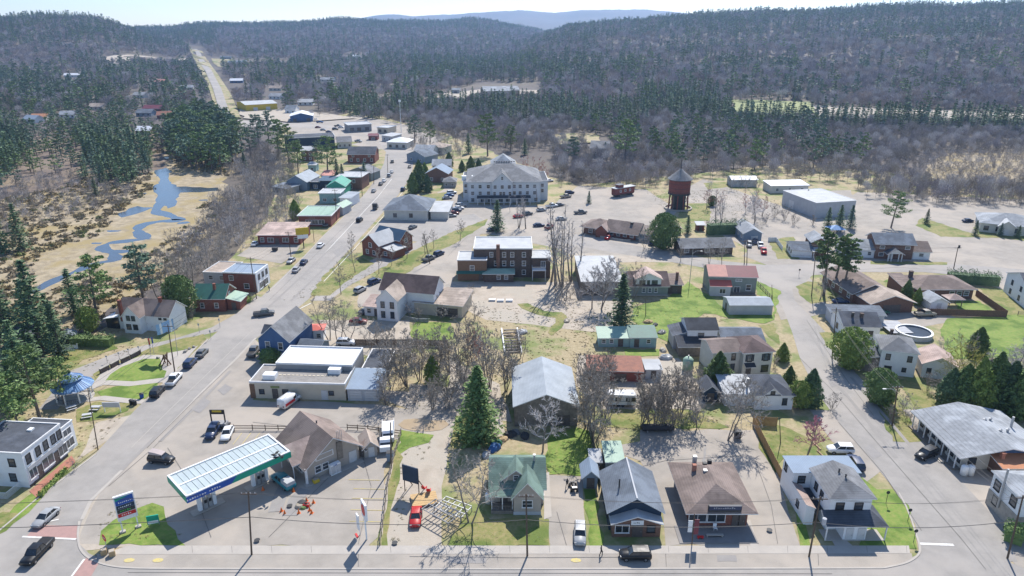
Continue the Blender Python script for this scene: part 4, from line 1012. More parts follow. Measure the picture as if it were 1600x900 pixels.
        rf = MB(); rf.box(x0-ov,y0-ov,H_+.003,x1+ov,y1+ov,H_+.12,1,0)
        if pr:
            t = .22
            for b in ((x0-ov,y0-ov,x1+ov,y0-ov+t),(x0-ov,y1+ov-t,x1+ov,y1+ov),(x0-ov,y0-ov+t,x0-ov+t,y1+ov-t),(x1+ov-t,y0-ov+t,x1+ov,y1+ov-t)): rf.box(b[0],b[1],H_+.12,b[2],b[3],H_+.12+pr,1)
        r_ = ob(rname, rf, [rm, trim], root)
        if not open_: ob(wname, wl, wm, root)
        return r_
    if not open_: ob(wname, wl, wm, root)
    r_ = ob(rname, MB().slab(vs, fs, lp, tb, 0, 1), [rm, trim], root)
    if base: ob('foundation', MB().box(x0-.04,y0-.04,-.2,x1+.04,y1+.04,base), 'concrete', root)
    return r_
def frame_of(A, B, depth=None, ang=None, z=0):
    """ground pixel A, then pixel B or ('w', angle, width)"""
    a = G(*A)
    if B[0] == 'w': an = R(B[1]); w = B[2]
    else: b = G(*B); an = math.atan2(b.y-a.y, b.x-a.x); w = (b-a).length
    return a, an, w
def depth_to(A, B, C, h):
    a, an, w = frame_of(A, B); c = G(C[0], C[1], h); return (c-a).dot(Vector((-math.sin(an), math.cos(an), 0)))
def house(label, A, B, D, h, roof, wm, rm, spec=(), name='house', cat='house', group=None, chim=(), parts=(), ov=.45, base=None, trim='trim', vents=0):
    a, an, w = frame_of(A, B)
    if h > 25: h = height_at(A, h)
    if isinstance(D, tuple): D = depth_to(A, B, D, h)
    t = thing(name, label, cat, a, an, group)
    r_ = wing(t, 0, 0, w, D, h, roof, wm, rm, trim, ov, base=base)
    openings(t, w, D, spec)
    for (fx, fy, z, s, hh, m_) in chim:
        cb = MB().box(w*fx-s/2, D*fy-s/2, h*.5, w*fx+s/2, D*fy+s/2, z+hh).box(w*fx-s/2-.07, D*fy-s/2-.07, z+hh, w*fx+s/2+.07, D*fy+s/2+.07, z+hh+.14)
        ob('chimney', cb, m_, r_)
    rr = random.Random(int(a.x*10))
    for i in range(vents):
        vx, vy = w*rr.uniform(.2, .8), D*rr.uniform(.3, .7); ob('roof_vent', MB().lathe([(.12, h-.2), (.12, h+(roof[1] if len(roof) > 1 else 0)+.35), (.2, h+(roof[1] if len(roof) > 1 else 0)+.4), (0, h+(roof[1] if len(roof) > 1 else 0)+.55)], 8, c=(vx, vy)), 'darkmetal', r_)
    for p in parts:    # (x0 frac/metres, y0, w, d, h, roof, wallmat, roofmat, openings, kwargs)
        k = p[9] if len(p) > 9 else {}
        wing(t, p[0], p[1], p[2], p[3], p[4], p[5], p[6], p[7], **k)
        if len(p) > 8 and p[8]: openings(t, p[2], p[3], p[8], p[0], p[1])
    t['w'] = w; t['d'] = D
    return t
def posts(root, pts, h, r=.08, m_='trim', z0=0, name='post'):
    for x, y in pts: ob(name, MB().box(x-r, y-r, z0, x+r, y+r, h), m_, root)
def railing(root, pts, z0=.5, h=1.0, m_='trim', name='railing', step=.35):
    mb = MB()
    for a, b in zip(pts[:-1], pts[1:]):
        a = Vector((*a, z0)); b = Vector((*b, z0)); mb.tube(a+Vector((0,0,h)), b+Vector((0,0,h)), .045, n=4); n = max(1, int((b-a).length/step))
        for i in range(n+1): p = a.lerp(b, i/n); mb.tube(p, p+Vector((0,0,h)), .028, n=4)
    ob(name, mb, m_, root)
def steps(root, x, y, w, n=3, m_='concrete', rise=.17, run=.28):
    mb = MB()
    for i in range(n): mb.box(x-w/2, y-run*(n-i), 0, x+w/2, y-run*(n-i-1), rise*(i+1))
    ob('steps', mb, m_, root)
def text(body, size, matn, parent, loc, rot=None, name='lettering'):
    """print that the photograph shows but does not let one read: a line of short uneven strokes"""
    mb = MB(); x = -size*.32*len(body); r_ = random.Random(len(body))
    for ch in body:
        a = size*r_.uniform(.28, .42); hh = size*r_.uniform(.28, .5)
        if ch != ' ': mb.box(x, -.01, -size*.25, x+a*.35, .0, -size*.25+hh*1.3); mb.box(x+a*.35, -.01, -size*.25+hh*r_.uniform(0, .6), x+a, .0, -size*.25+hh)
        x += size*.62
    o = ob(name, mb, matn, parent, False, loc); o['kind'] = 'stuff'; return o
# ================================================================ front row of buildings
BI = 'building'
# -- white two-storey building, left edge
t = house('long white two-storey building with dark flat roof and brick walk at the left edge', (48,762), (106,713), 10.5, 6.6, ('flat', .15), 'whiteplain', 'r_charcoal',
  [('F', [.12,.36,.56,.76,.92], 4.3, .9, 1.5, 'bwin'), ('F', [.14], 1.3, 1.6, 2.2, 'shop'), ('F', [.52], 1.1, 2.6, 1.9, 'shop'), ('F', [.92], 1.0, 2.0, 1.8, 'shop'), ('F', [.3,.74], .3, 1.0, 2.2, 'door'),
   ('L', [.8], 4.2, 1.0, 1.3, 'bwin'), ('L', [.75], 1.3, 1.0, 1.3, 'bwin')], name='shop_building', cat=BI, ov=.1)
w, d = t['w'], t['d']
ob('awning_board', MB().box(.4, -.16, 3.0, w-.3, -.02, 3.7), 'lightgrey', t); ob('plinth', MB().box(-.05, -.12, -.1, w+.05, -.001, .5), 'darkmetal', t)
ob('roof_hatch', MB().box(w*.7, 3.2, 6.7, w*.7+.9, 4.0, 7.0), 'whiteplain', t)
railing(t, [(-3.2, 7.4), (-3.2, 1.6), (-.1, 1.6)], 0, 1.2, 'whiteplain', 'picket_fence', .16)
ob('porch_roof', MB().slab([(-2.4, 5.2, 2.5), (-.02, 5.2, 3.1), (-.02, 8.8, 3.1), (-2.4, 8.8, 2.5)], [(0,1,2,3)], [0,1,2,3], .12), ['r_dkgreen', 'trim'], t)
wing(t, w+.02, .6, 3.6, 7.5, 5.2, ('flat', .1), 'whiteplain', 'r_charcoal', ov=.1, wname='extension_wall', rname='extension_roof')
openings(t, 3.6, 7.5, [('F', [.5], 3.3, 1.9, 1.2, 'shop'), ('F', [.5], .9, 2.2, 1.5, 'shop'), ('R', [.3], 3.2, 1.2, 1.1, 'bwin')], w+.02, .6)

# -- petrol station canopy
CH = 5.7
c0, c1, c3 = G(291, 787, CH-.9), G(455, 714, CH-.9), G(255, 741, CH)
an = math.atan2(c1.y-c0.y, c1.x-c0.x); ca, sa = math.cos(an), math.sin(an); Wc = (G(455,706,CH)-G(291,776,CH)).length; o_ = G(291, 777, CH)
Dc = abs((G(411,682,CH)-o_).dot(Vector((-sa, ca, 0))))
t = thing('fuel_canopy', 'long flat filling station canopy with pale panelled roof and green and blue edge', 'canopy', (o_.x, o_.y, 0), an)
n = 18
def panels(y0, y1):
    w_ = (Wc-.7)/n; m_ = MB().box(0.04, y0, 0, w_-.04, y1, .10).mesh('roof_panel', ['panelmat'])
    for i in range(n): link('roof_panel', m_, t, (.35+i*w_, 0, CH-.16))
panels(.35, Dc/2-.2); panels(Dc/2+.2, Dc-.35)
ob('roof_deck', MB().box(.05, .05, CH-.5, Wc-.05, Dc-.05, CH-.18), 'whiteplain', t)
ob('gutter', MB().box(.35, Dc/2-.17, CH-.18, Wc-.35, Dc/2+.17, CH+.05), 'whiteplain', t)
ob('coping', MB().box(0, 0, CH-.06, Wc, .3, CH+.12).box(0, Dc-.3, CH-.06, Wc, Dc, CH+.12).box(0, .3, CH-.06, .3, Dc-.3, CH+.12).box(Wc-.3, .3, CH-.06, Wc, Dc-.3, CH+.12), 'whiteplain', t)
ob('green_fascia', MB().box(Wc*.40, -.05, CH-1.1, Wc+.05, -.001, CH-.06), 'canopygreen', t); ob('green_fascia', MB().box(Wc+.001, 0, CH-1.1, Wc+.05, Dc, CH-.06), 'canopygreen', t); ob('green_fascia', MB().box(-.05, .0, CH-1.1, -.001, Dc, CH-.06), 'canopygreen', t)
ob('blue_fascia', MB().box(-.05, -.055, CH-1.1, Wc*.34, -.002, CH-.06).poly([(Wc*.34, -.055, CH-1.1), (Wc*.40, -.055, CH-1.1), (Wc*.46, -.055, CH-.06), (Wc*.34, -.055, CH-.06)]), 'canopyblue', t)
text('mobility fuels', .62, 'whiteplain', t, (Wc*.16, -.075, CH-.6))
for fx in (.22, .74):
    cx = Wc*fx; cy = Dc*.42
    for s in (-1.3, 1.3):
        ob('column', MB().box(cx+s*.9-.28, cy-.28, .1, cx+s*.9+.28, cy+.28, CH-.5), 'whiteplain', t)
    ob('pump_island', MB().box(cx-2.6, cy-.8, 0, cx+2.6, cy+.8, .16), 'concrete', t)
    for s in (-.3, .45):
        p = ob('fuel_pump', MB().box(cx+s-.3, cy-.35, .16, cx+s+.3, cy+.35, 2.1), 'metalgrey', t); ob('pump_screen', MB().box(cx+s-.22, cy-.38, 1.2, cx+s+.22, cy-.351, 1.8), 'black', p)
tg = thing('birds', None, None); bpy.data.objects.remove(tg)
for i, (a, b) in enumerate(((428,713),(433,709),(437,713),(431,717),(441,716))):
    g = G(a, b, CH+.1); e = MB().loft([[(x*s, y*s*.5, .12+z*.12*s) for x, y, z in ((0,1,0),(0,-1,0),(0,-.6,1),(0,.6,1))] if 0 else [(k, .22*s*math.cos(q), .3+.18*s*math.sin(q)) for q in (0,1.26,2.5,3.77,5.0)] for k, s in ((-.55,.1),(-.3,.7),(0,1),(.25,.6),(.5,.2))]).box(-.1,-.05,0,.1,.05,.15)
    ob_ = ob('bird', e, 'black', None, False, g, i*1.1); tag(ob_, 'dark bird perched on the right end of the fuel canopy', 'bird', 'birds on the fuel canopy')

# -- station shop with gabled roof
a, an, w = frame_of((482,753), (561,718)); d = depth_to((482,753), (561,718), (430,690), 3.2)
t = house('beige gabled filling station shop with brown shingled roof and porch gable', (482,753), (561,718), d, 3.2, ('gy', 3.6), 'beige', 'r_brown',
  [('F', [.88], .05, 1.3, 2.2, 'wdoor'), ('F', [.2,.34], 1.1, 1.0, 1.2), ('L', [.5,.7], .9, 2.2, 1.6, 'shop')], name='service_station_shop', cat='shop', ov=.8, vents=1)
w = t['w']
ob('sign_board', MB().box(w*.34-1.7, -.10, 3.3, w*.34+1.7, -.03, 4.4), 'trim', t); ob('sign_inset', MB().box(w*.34-1.5, -.13, 3.45, w*.34+1.5, -.101, 4.25), 'beige', t)
ob('gable_panel', MB().box(w*.58, -.35, 2.0, w*.58+1.0, -.001, 5.4), 'weathered', t)
for i in range(4): ob('flue', MB().tube((w*.60+i*.3, -.2, 4.6), (w*.60+i*.3, -.2, 7.6), .05), 'metalgrey', t)
ob('corner_pillar', MB().box(-.6, -.6, 0, -.25, -.25, 3.0), 'trim', t); ob('ground_slab', MB().box(-1, -1.3, 0, w+.4, -.001, .1), 'concrete', t)
# porch gable on the left-hand slope
dz = MB(); gy = d*.42
gv = [(-1.6, gy-2.6, 3.4), (-1.6, gy+2.6, 3.4), (-1.6, gy, 5.6), (w*.30, gy, 5.6), (w*.08, gy-2.6, 3.55), (w*.08, gy+2.6, 3.55)]
ob('porch_roof', MB().slab([(-1.9, gy-3, 3.15), (w*.05, gy-3, 3.15), (w*.34, gy, 5.75), (w*.05, gy+3, 3.15), (-1.9, gy+3, 3.15), (-1.9, gy, 5.75)], [(0,1,2,5), (5,2,3,4)], [0,1,2,3,4,5], .15), ['r_pink', 'trim'], t)
ob('porch_gable', MB().poly([(-1.6, gy+2.6, 3.1), (-1.6, gy-2.6, 3.1), (-1.6, gy, 5.4)]), 'lightgrey', t)
posts(t, [(-1.5, gy-2.4), (-1.5, gy+2.4)], 3.1)
ice = thing('ice_locker', 'white double-door ice locker standing against the station shop wall', 'locker', t.matrix_basis @ Vector((w*.47, -.9, .1)), an)
b_ = ob('cabinet', MB().box(-.95, -.4, 0, .95, .4, 2.0), 'whiteplain', ice)
for s in (-.47, .47): ob('door', MB().box(s-.42, -.45, .25, s+.42, -.401, 1.75), 'lightgrey', ice)
text('ICE', .42, 'canopyblue', ice, (0, -.46, 1.86))
yb = thing('planter_box', 'small yellow box at the corner of the station shop', 'box', t.matrix_basis @ Vector((.9, -1.0, .1)), an); ob('tub', MB().box(-.5, -.4, 0, .5, .4, .6), 'yellow', yb); ob('soil', MB().box(-.42, -.32, .601, .42, .32, .66), 'dirt', yb)
house('small beige shed with peaked roof behind the station shop', (570,716), (590,712), 4, 2.2, ('gy', 1.1), 'beige', 'r_tan', [('F', [.55], .05, .9, 1.9, 'wdoor')], name='shed', cat='shed')
ns = house('narrow beige storage shed touching the station shop', (561,713), (571,715), 2.4, 2.0, ('gy', .8), 'beige', 'r_brown', [('F', [.5], .1, .6, 1.5, 'door')], name='shed', cat='shed')

# -- green-roofed house
t = house('small beige house with green roof and two front gables by the pavement', (768,788), (849,788), 8.8, 3.3, ('gx', 2.5), 'beige', 'r_green',
  [('L', 2, 1.2, .9, 1.2), ('R', 3, 1.2, .9, 1.2)], ov=.5, base=.4, chim=((.83,.45,5.5,.3,1.2,'metalgrey'),), parts=((3.6, -2.6, 4.3, 4.4, 3.5, ('gy', 2.6), 'beige', 'r_green', [('F', [.5], 1.5, 1.5, 1.2)], {'rname': 'wing_roof', 'wname': 'wing_wall'}), (1.9, .9, 4.2, 3.6, .7, ('gy', 1.7), 'beige', 'r_green', [], {'rname': 'dormer_roof', 'wname': 'dormer_wall', 'z0': 3.6})))
w = t['w']; openings(t, 4.2, 3, [('F', [.5], 4.1, .7, .8)], 1.9, .9)
ob('skirt', MB().box(3.55, -2.66, 0, 7.95, -2.601, .6), 'lightgrey', t); ob('deck', MB().box(.0, -2.4, 0, 3.55, -.01, .55), 'weathered', t)
ob('porch_roof', MB().slab([(-.3, -2.0, 2.9), (3.55, -2.0, 2.9), (3.55, -.02, 3.6), (-.3, -.02, 3.6)], [(0,1,2,3)], [0,1,2,3], .12), ['r_green', 'trim'], t)
posts(t, [(.1, -1.9), (1.8, -1.9), (3.4, -1.9)], 2.85); railing(t, [(.05, -2.3), (3.5, -2.3)], .55, .9, 'weathered')
openings(t, w, 2, [('F', [.24], .55, 1.0, 2.1, 'door'), ('F', [.1], 1.6, .8, 1.1)])
for k in range(3): ob('roof_vent', MB().box(1.0+k*2.6, 4+k, 4.2+.0*k, 1.3+k*2.6, 4.3+k, 5.6 if k == 1 else 4.9), 'darkmetal', t)
# -- blue-grey garden shed, black-roofed hall, annex
house('little blue-grey gabled shed beside the fence', (512/3+741,763), (933,763), 3.4, 2.4, ('gy', 1.1), 'bluegrey', 'r_metalblue', [('F', [.5], .05, 1.1, 1.9, 'door')], name='shed', cat='shed')
house('low pale lean-to shed behind the little blue-grey shed', (924,738), (937,738), 2.6, 2.2, ('shed', .4), 'lightgrey', 'r_membrane', [('F', [.5], .05, .9, 1.8, 'door')], name='shed', cat='shed')
t = house('dark blue gabled hall with charcoal metal roof and brick front', (951,828), (1031,828), 9.8, 3.6, ('gy', 2.4), 'darkblue', 'r_slate',
   [('L', 3, 1.3, .9, 1.1, 'bwin'), ('R', 3, 1.3, .9, 1.1, 'bwin')], name='hall', cat='shop', ov=.5, vents=1)
w = t['w']
wing(t, .3, -1.6, w-.6, 1.59, 2.5, ('gy', 1.3), 'brickbrown', 'r_membrane', wname='front_wall', rname='porch_roof', ov=.35)
openings(t, w-.6, 1.6, [('F', [.2], .9, 2.0, 1.3, 'shop'), ('F', [.52], .05, 1.4, 2.2, 'door'), ('F', [.8], 1.0, 1.1, 1.1, 'bwin')], .3, -1.6)
ob('sign_board', MB().box(w/2-.9, -1.72, 2.3, w/2+1.0, -1.62, 3.1), 'whiteplain', t); text('OPEN', .4, 'darkmetal', t, (w/2, -1.74, 2.7))
ob('ridge_cap', MB().box(w/2-.12, -.5, 6.1, w/2+.12, t['d']+.5, 6.26), 'lightgrey', t)
house('flat-roofed pale green annex behind the dark blue hall', (946,746), (974,746), 5.5, 3.0, ('shed', .5), 'greygreen', 'r_palegreen', name='annex', cat=BI, ov=.2)
# -- brown hip-roofed diner
t = house('brown hip-roofed takeaway restaurant with glass front and sign over the eaves', (1078,822), (1166,822), 11.3, 3.1, ('hip', 2.4, 4.4), 'brick', 'r_brown',
   [('F', [.12,.45], .9, 2.6, 1.5, 'shop'), ('F', [.8,.9], .05, 1.0, 2.2, 'door'), ('L', 3, 1.3, 1.0, 1.0), ('R', 4, 1.3, 1.0, 1.0)], name='restaurant', cat='restaurant', ov=1.15)
w, d = t['w'], t['d']
ob('sign_box', MB().box(w*.26, -.9, 3.4, w*.84, -.55, 4.5), 'darkmetal', t); ob('sign_face', MB().box(w*.27, -1.0, 3.75, w*.83, -.902, 4.5), 'c_navy', t); text('RESTAURANT', .55, 'lightgrey', t, (w*.55, -1.02, 4.15))
ob('terrace', MB().box(-2.5, -4.0, 0, w+.6, -.001, .12), 'asphalt_dark', t); ob('red_sign', MB().box(w*.50, -.12, 2.3, w*.62, -.02, 2.7), 'plastic_red', t)
for x_, y_, hh, m_ in ((.32,.92,1.5,'metalgrey'),(.25,.72,1.3,'brickred2'),(.42,.62,.9,'metalgrey'),(.48,.82,.6,'darkmetal'),(.6,.9,.5,'darkmetal')):
    ob('roof_vent', MB().box(w*x_-.3, d*y_-.3, 3.6, w*x_+.3, d*y_+.3, 4.9+hh*.6), m_, t)
for i, (mx, my, m_) in enumerate(((1100,839,'concrete'), (1094,842,'plastic_red'))):
    g = G(mx, my); b = thing('bench', ['long low white bench on the restaurant terrace', 'short red bench at the edge of the restaurant terrace'][i], 'bench', g)
    l = 2.6 if i == 0 else 1.0; x_ = 1.6 if i == 0 else 0; ob('seat', MB().box(x_-l/2, -.2, .38, x_+l/2, .2, .48), m_, b); ob('leg', MB().box(x_-l/2+.1, -.15, 0, x_-l/2+.25, .15, .38), m_, b); ob('leg', MB().box(x_+l/2-.25, -.15, 0, x_+l/2-.1, .15, .38), m_, b)
g = G(1117, 828); b = thing('patio_chair', 'white plastic chair on the restaurant terrace', 'chair', g)
ob('seat', MB().box(-.28, -.28, .42, .28, .28, .48), 'whiteplain', b); ob('backrest', MB().box(-.28, .24, .48, .28, .3, 1.05), 'whiteplain', b)
for sx in (-.24, .24):
    for sy in (-.24, .24): ob('leg', MB().box(sx-.03, sy-.03, 0, sx+.03, sy+.03, .42), 'whiteplain', b)
# -- white two-part building with hip roof, front right
t = house('white two-storey building with dark hip roof and covered front porch', (1289,828), (1353,828), 7.0, 6.0, ('hipf', 1.6, 3.2), 'whiteplain', 'r_grey',
   [('F', [.25,.7], 3.9, 1.1, 1.1, 'bwin'), ('L', [.3,.6], 3.9, .9, 1.1, 'bwin'), ('R', [.3,.6], 3.9, .9, 1.1, 'bwin')], name='house', cat='house', ov=.45, vents=2)
w, d = t['w'], t['d']
wing(t, -2.9, d+.02, w+4.2, 4.4, 5.5, ('flat', .0), 'whiteplain', 'r_metalblue', ov=.25, wname='rear_wall', rname='rear_roof')
wing(t, -2.9, 1.2, 1.4, d-1.22, 3.0, ('shedr', .6), 'whiteplain', 'r_pink', ov=.12, wname='side_wall', rname='side_roof')
ob('side_roof', MB().box(-1.48, 1.5, 2.5, -.01, d-.02, 2.65), 'r_black', t)
openings(t, w+4.2, 4.4, [('F', [.13], 3.7, 1.0, 1.1, 'bwin'), ('L', [.3], 3.9, .8, 1.4, 'bwin')], -2.9, d+.02); openings(t, 1.4, d-1.2, [('L', [.5], 1.3, .8, 1.0, 'bwin')], -2.9, 1.2)
ob('porch_roof', MB().slab([(-1.2, -2.6, 2.7), (w+1.8, -2.6, 2.7), (w+1.8, d*.35, 2.7), (w+.02, d*.35, 3.8), (w+.02, -.02, 3.8), (-1.2, -.02, 3.8)], [(0,1,4,5), (1,2,3,4)], [0,1,2,3,4,5], .14), ['r_charcoal', 'trim'], t)
ob('vestibule', MB().box(w*.26, -2.3, 0, w*.80, -.01, 2.62), 'whiteplain', t); put(t, w, d, 'F', w*.40, .05, door_mesh(.9, 2.1, 'whitedoor'), ('door', 'handle'), 0, -2.3); put(t, w, d, 'F', w*.68, .05, door_mesh(.9, 2.1, 'whitedoor'), ('door', 'handle'), 0, -2.3)
posts(t, [(-1.0, -2.4), (w+1.6, -2.4), (w+1.6, 2.4)], 2.6); ob('porch_floor', MB().box(-1.0, -2.5, 0, w+1.6, -.001, .12), 'concrete', t)
# -- long grey building on the side street
w = 13.6
t = thing('long_building', 'long low building with wide light grey roof and veranda along the side street', BI, (78.4, 118.1, 0), -math.pi/2)
wing(t, 0, .0, w, 15, 3.1, ('gx', 1.7), 'offwhite', 'r_lightgrey', ov=1.25)
openings(t, w, 15, [('R', 4, 1.2, 1.2, 1.1, 'bwin'), ('F', 7, 1.2, 1.3, 1.1, 'bwin'), ('F', [.2,.62], .05, 1.0, 2.1, 'door')])
ob('gable_board', MB().poly([(w+.04, .0, 3.05), (w+.04, 15, 3.05), (w+.04, 7.5, 4.75)]), 'blue', t)
ob('veranda_floor', MB().box(-.3, -1.6, 0, w+.3, -.001, .3), 'weathered', t); posts(t, [(w*i/7, -1.05) for i in range(8)], 2.75, .08)
for x_, y_ in ((w*.35, 9), (w*.33, 10.2), (w*.62, 9.5), (w*.6, 11)): ob('roof_vent', MB().lathe([(.22, 3.9), (.22, 4.75), (.36, 4.8), (0, 5.0)], 8, c=(x_, y_)), 'metalgrey', t)
ob('flue', MB().tube((w*.42, 13.4, 3.4), (w*.42, 13.4, 5.8), .22), 'metalgrey', t)
steps(t, w*.8, -1.6, 1.8)
# -- building with orange roof, corner building bottom right
house('brick building with weathered orange metal roof between the grey roofs', (1562,752), (1640,752), 3.6, 2.7, ('shed', .5), 'brickbrown', 'r_orange', [('F', 3, 1, 1.2, 1.2)], name='brick_building', cat=BI, chim=((.12,.6,3.2,.6,1.0,'brickred2'),))
t = house('two-storey corner house with grey roof, white upper wall and stone base at the bottom right', (1540,786), (1584,832), 13, 6.0, ('hip', 1.6), 'whiteplain', 'r_lightgrey',
   [('F', [.2,.75], 3.7, 1.2, 1.5, 'bwin'), ('F', [.25], 1.2, 1.0, 1.3, 'bwin')], name='house', cat='house', ov=.35)
w = t['w']; ob('stone_base', MB().box(-.08, -.08, -.1, w+.08, 12, 2.9), 'stone', t); ob('flue', MB().tube((w*.42, -.3, 1.5), (w*.42, -.3, 8.6), .16), 'metalgrey', t)
# ================================================================ middle rows
# -- flat commercial block with white roof behind
t = house('long cream flat-roofed shop with gravel roof and two roof units', (393,622), (541,626), (413,571), 598, ('flat', .25), 'cream', 'r_gravel',
   [('F', [.12], 1.2, .9, .9, 'bwin'), ('F', [.26], .05, 1.0, 2.2, 'door'), ('F', [.37], 1.2, 1.1, 1.0, 'bwin'), ('F', [.78], .05, 1.2, 2.1, 'wdoor'), ('F', [.85], 1.3, .9, .8, 'bwin')], name='shop_building', cat=BI, ov=.05)
w, d = t['w'], t['d']
hs = height_at((393,622), 598)
for fx, fy in ((.12,.15),(.76,.55)): ob('roof_unit', MB().box(w*fx, d*fy, hs+.125, w*fx+2.6, d*fy+1.8, hs+1.2), 'whiteplain', t)
for i in range(14): ob('roof_paver', MB().box(w*.25+i*.9, d*.42, hs+.125, w*.25+i*.9+.55, d*.42+.35, hs+.2), 'cream', t)
ob('corner_panel', MB().box(-.06, -.06, 0, 1.0, 4, 3.3), 'wood', t); ob('sign_board', MB().box(w*.22, -.12, 2.55, w*.31, -.02, 3.0), 'field_green', t)
t = house('shop block with bright white membrane roof behind the cream shop', (435,600), (553,604), (457,542), 569, ('flat', .3), 'grey', 'r_white', name='shop_building', cat=BI, ov=.05)
t = house('pale blue metal-roofed double garage joined to the cream shop', (544,626), (592,627), (555,580), 2.7, ('shed', .5), 'lightgrey', 'r_metalblue', [('F', [.27,.75], .05, 2.3, 2.3, 'garage')], name='garage', cat='garage', ov=.25)
t = house('dark grey flat-roofed store with three white skylights', (562,602), (600,603), (570,546), 2.6, ('flat', .1), 'darkblue', 'r_charcoal', name='store', cat=BI, ov=.1)
for i in range(3): ob('skylight', MB().box(.9+i*1.5, .9, 2.73, 1.8+i*1.5, 2.6, 2.95), 'whiteplain', t)
# -- blue house
t = house('tall blue gabled house with white windows on the main street', (408,564), (455,568), 12, 5.6, ('gy', 3.4), 'blue', 'r_grey',
   [('F', [.3,.72], 3.4, 1.0, 1.7), ('F', [.33,.78], .7, 1.0, 1.7), ('L', [.3,.7], 3.3, .9, 1.4), ('L', [.5], .3, 1.0, 2.1, 'door')], ov=.35, parts=((-1.2, 4.5, 3.2, 3.2, 5.2, ('gx', 1.2), 'darkblue', 'r_charcoal', [], {'wname': 'dormer_wall', 'rname': 'dormer_roof'}),
   (8.6, 1.0, 5.0, 6.5, 2.8, ('gx', 1.5), 'bluegrey', 'r_slate', [('F', 2, 1, .9, 1.2)], {'wname': 'rear_wall', 'rname': 'rear_roof'})))
t = house('small white kiosk with bright red roof beside the blue house', (478,534), (506,533), 3.4, 3.0, ('hip', .7), 'whiteplain', 'r_red', [('F', 2, 1, .9, 1.0)], name='kiosk', cat='kiosk')
# -- white house mid left
t = house('white two-storey house with dark brown main roof and light brown front gable', (590,500), (622,503), 7.5, 6.0, ('gy', 2.8), 'white', 'r_tan', [('F', [.3,.75], 3.8, .9, 1.5, 'bwin'), ('F', [.3,.75], 1.0, .9, 1.6, 'bwin')], ov=.35,
   parts=((-1.5, 6.6, 15.0, 8.5, 6.2, ('gx', 3.2), 'white', 'r_darkbrown', [('R', [.3,.6], 3.5, .9, 1.3)], {'wname': 'main_wall', 'rname': 'main_roof'}), (-4.6, 2.2, 4.5, 5.5, 2.7, ('shed', 1.0), 'white', 'r_pink', [('F', [.3], .9, 1.0, 1.2), ('F', [.75], .05, .9, 2, 'door')], {'wname': 'annex_wall', 'rname': 'annex_roof'})), chim=())
t = house('low tan garage with open bay and light brown roof behind the white house', (648,490), (722,497), 9, 3.4, ('shed', 1.1), 'cream', 'r_tan', [('F', [.7], .05, 5.5, 2.5, 'dgarage')], name='garage', cat='garage', ov=.5)
railing(t, [(-2, -4), (3, -5.4), (6, -4.6)], 0, 1.0, 'trim', 'fence', .3)
# -- old three-storey brick building
t = house('large dark brick three-storey building with white flat roof and tall chimney', (741,433), (831,433), 12.5, 9.0, ('flat', .25), 'brickdark', 'r_membrane',
   [('F', [.30,.52,.66,.86], 6.6, 1.0, 1.4), ('F', [.38,.52,.66,.86], 3.8, 1.0, 1.4), ('F', [.66,.86], 1.0, 1.0, 1.3), ('L', 3, 6.6, 1.0, 1.4)], name='brick_building', cat=BI, ov=.15)
w, d = t['w'], t['d']
ob('chimney', MB().box(w*.42-.6, -1.0, 0, w*.42+.5, -.01, 10.6), 'brickbrown', t)
wing(t, -4.8, -3.2, 8.8, 8.6, 6.4, ('flat', .2), 'wood', 'r_membrane', ov=.15, wname='front_block_wall', rname='front_block_roof'); openings(t, 8.8, 8.6, [('F', [.5], 3.2, 1.2, 1.6), ('F', [.8], .05, 1.1, 2.1, 'door')], -4.8, -3.2)
ob('awning', MB().slab([(-5.2, -4.3, 2.6), (4.2, -4.3, 2.6), (4.2, -3.22, 3.2), (-5.2, -3.22, 3.2)], [(0,1,2,3)], [0,1,2,3], .1), ['r_dkgreen', 'r_dkgreen'], t)
wing(t, w+.02, -.8, 5.6, 7.6, 6.4, ('flat', .15), 'brickdark', 'r_membrane', ov=.2, wname='side_wall', rname='side_roof'); openings(t, 5.6, 7.6, [('F', [.6], 3.6, 1.2, 1.8, 'shop'), ('R', 2, 3.6, 1.0, 1.4), ('R', [.5], .1, 1.1, 2.1, 'door')], w+.02, -.8)
ob('balcony', MB().box(w, -3.2, 3.1, w+4.2, -.82, 3.3), 'whiteplain', t); railing(t, [(w, -.9), (w, -3.1), (w+4.1, -3.1), (w+4.1, -.9)], 3.3, 1.0, 'trim'); posts(t, [(w+.1, -3.1), (w+4.0, -3.1)], 3.1, .09)
wing(t, w*.18, -4.6, w*.5, 4.5, 2.7, ('hip', .9), 'brickdark', 'r_palegreen', ov=.5, wname='annex_wall', rname='annex_roof'); openings(t, w*.5, 4.5, [('F', [.5,.75], 1.1, 1.0, 1.1)], w*.18, -4.6)
# -- buildings round the back street
house('weathered flat-roofed barn with pale grey roof beside the tall bare trees', (908,462), (972,462), (915,403), 4.2, ('shed', .5), 'weathered', 'r_membrane', [('F', [.3], .1, 2.4, 2.4, 'dgarage')], name='barn', cat='barn', ov=.25)
t = house('dark house with brown roof and wide white front dormer on the back street', (984,462), (1043,462), 10, 3.0, ('gx', 2.6), 'greygreen', 'r_darkbrown', [('F', [.36,.52,.68], 1.1, .8, 1.2)], ov=.5, base=.3,
   parts=((1.6, .3, 7.2, 5.5, 5.0, ('gy', 1.7), 'white', 'r_pink', [('F', [.2,.32,.5,.68,.8], 3.5, .6, 1.0, 'bwin')], {'wname': 'dormer_wall', 'rname': 'dormer_roof'}), (11.2, 1.5, 4, 6.5, 2.8, ('shed', .9), 'brickdark', 'r_brown', [('F', [.5], .1, 1.2, 2.0, 'door')], {'wname': 'side_wall', 'rname': 'side_roof'})), chim=((1.3,.4,5.0,.7,.6,'brickbrown'),))
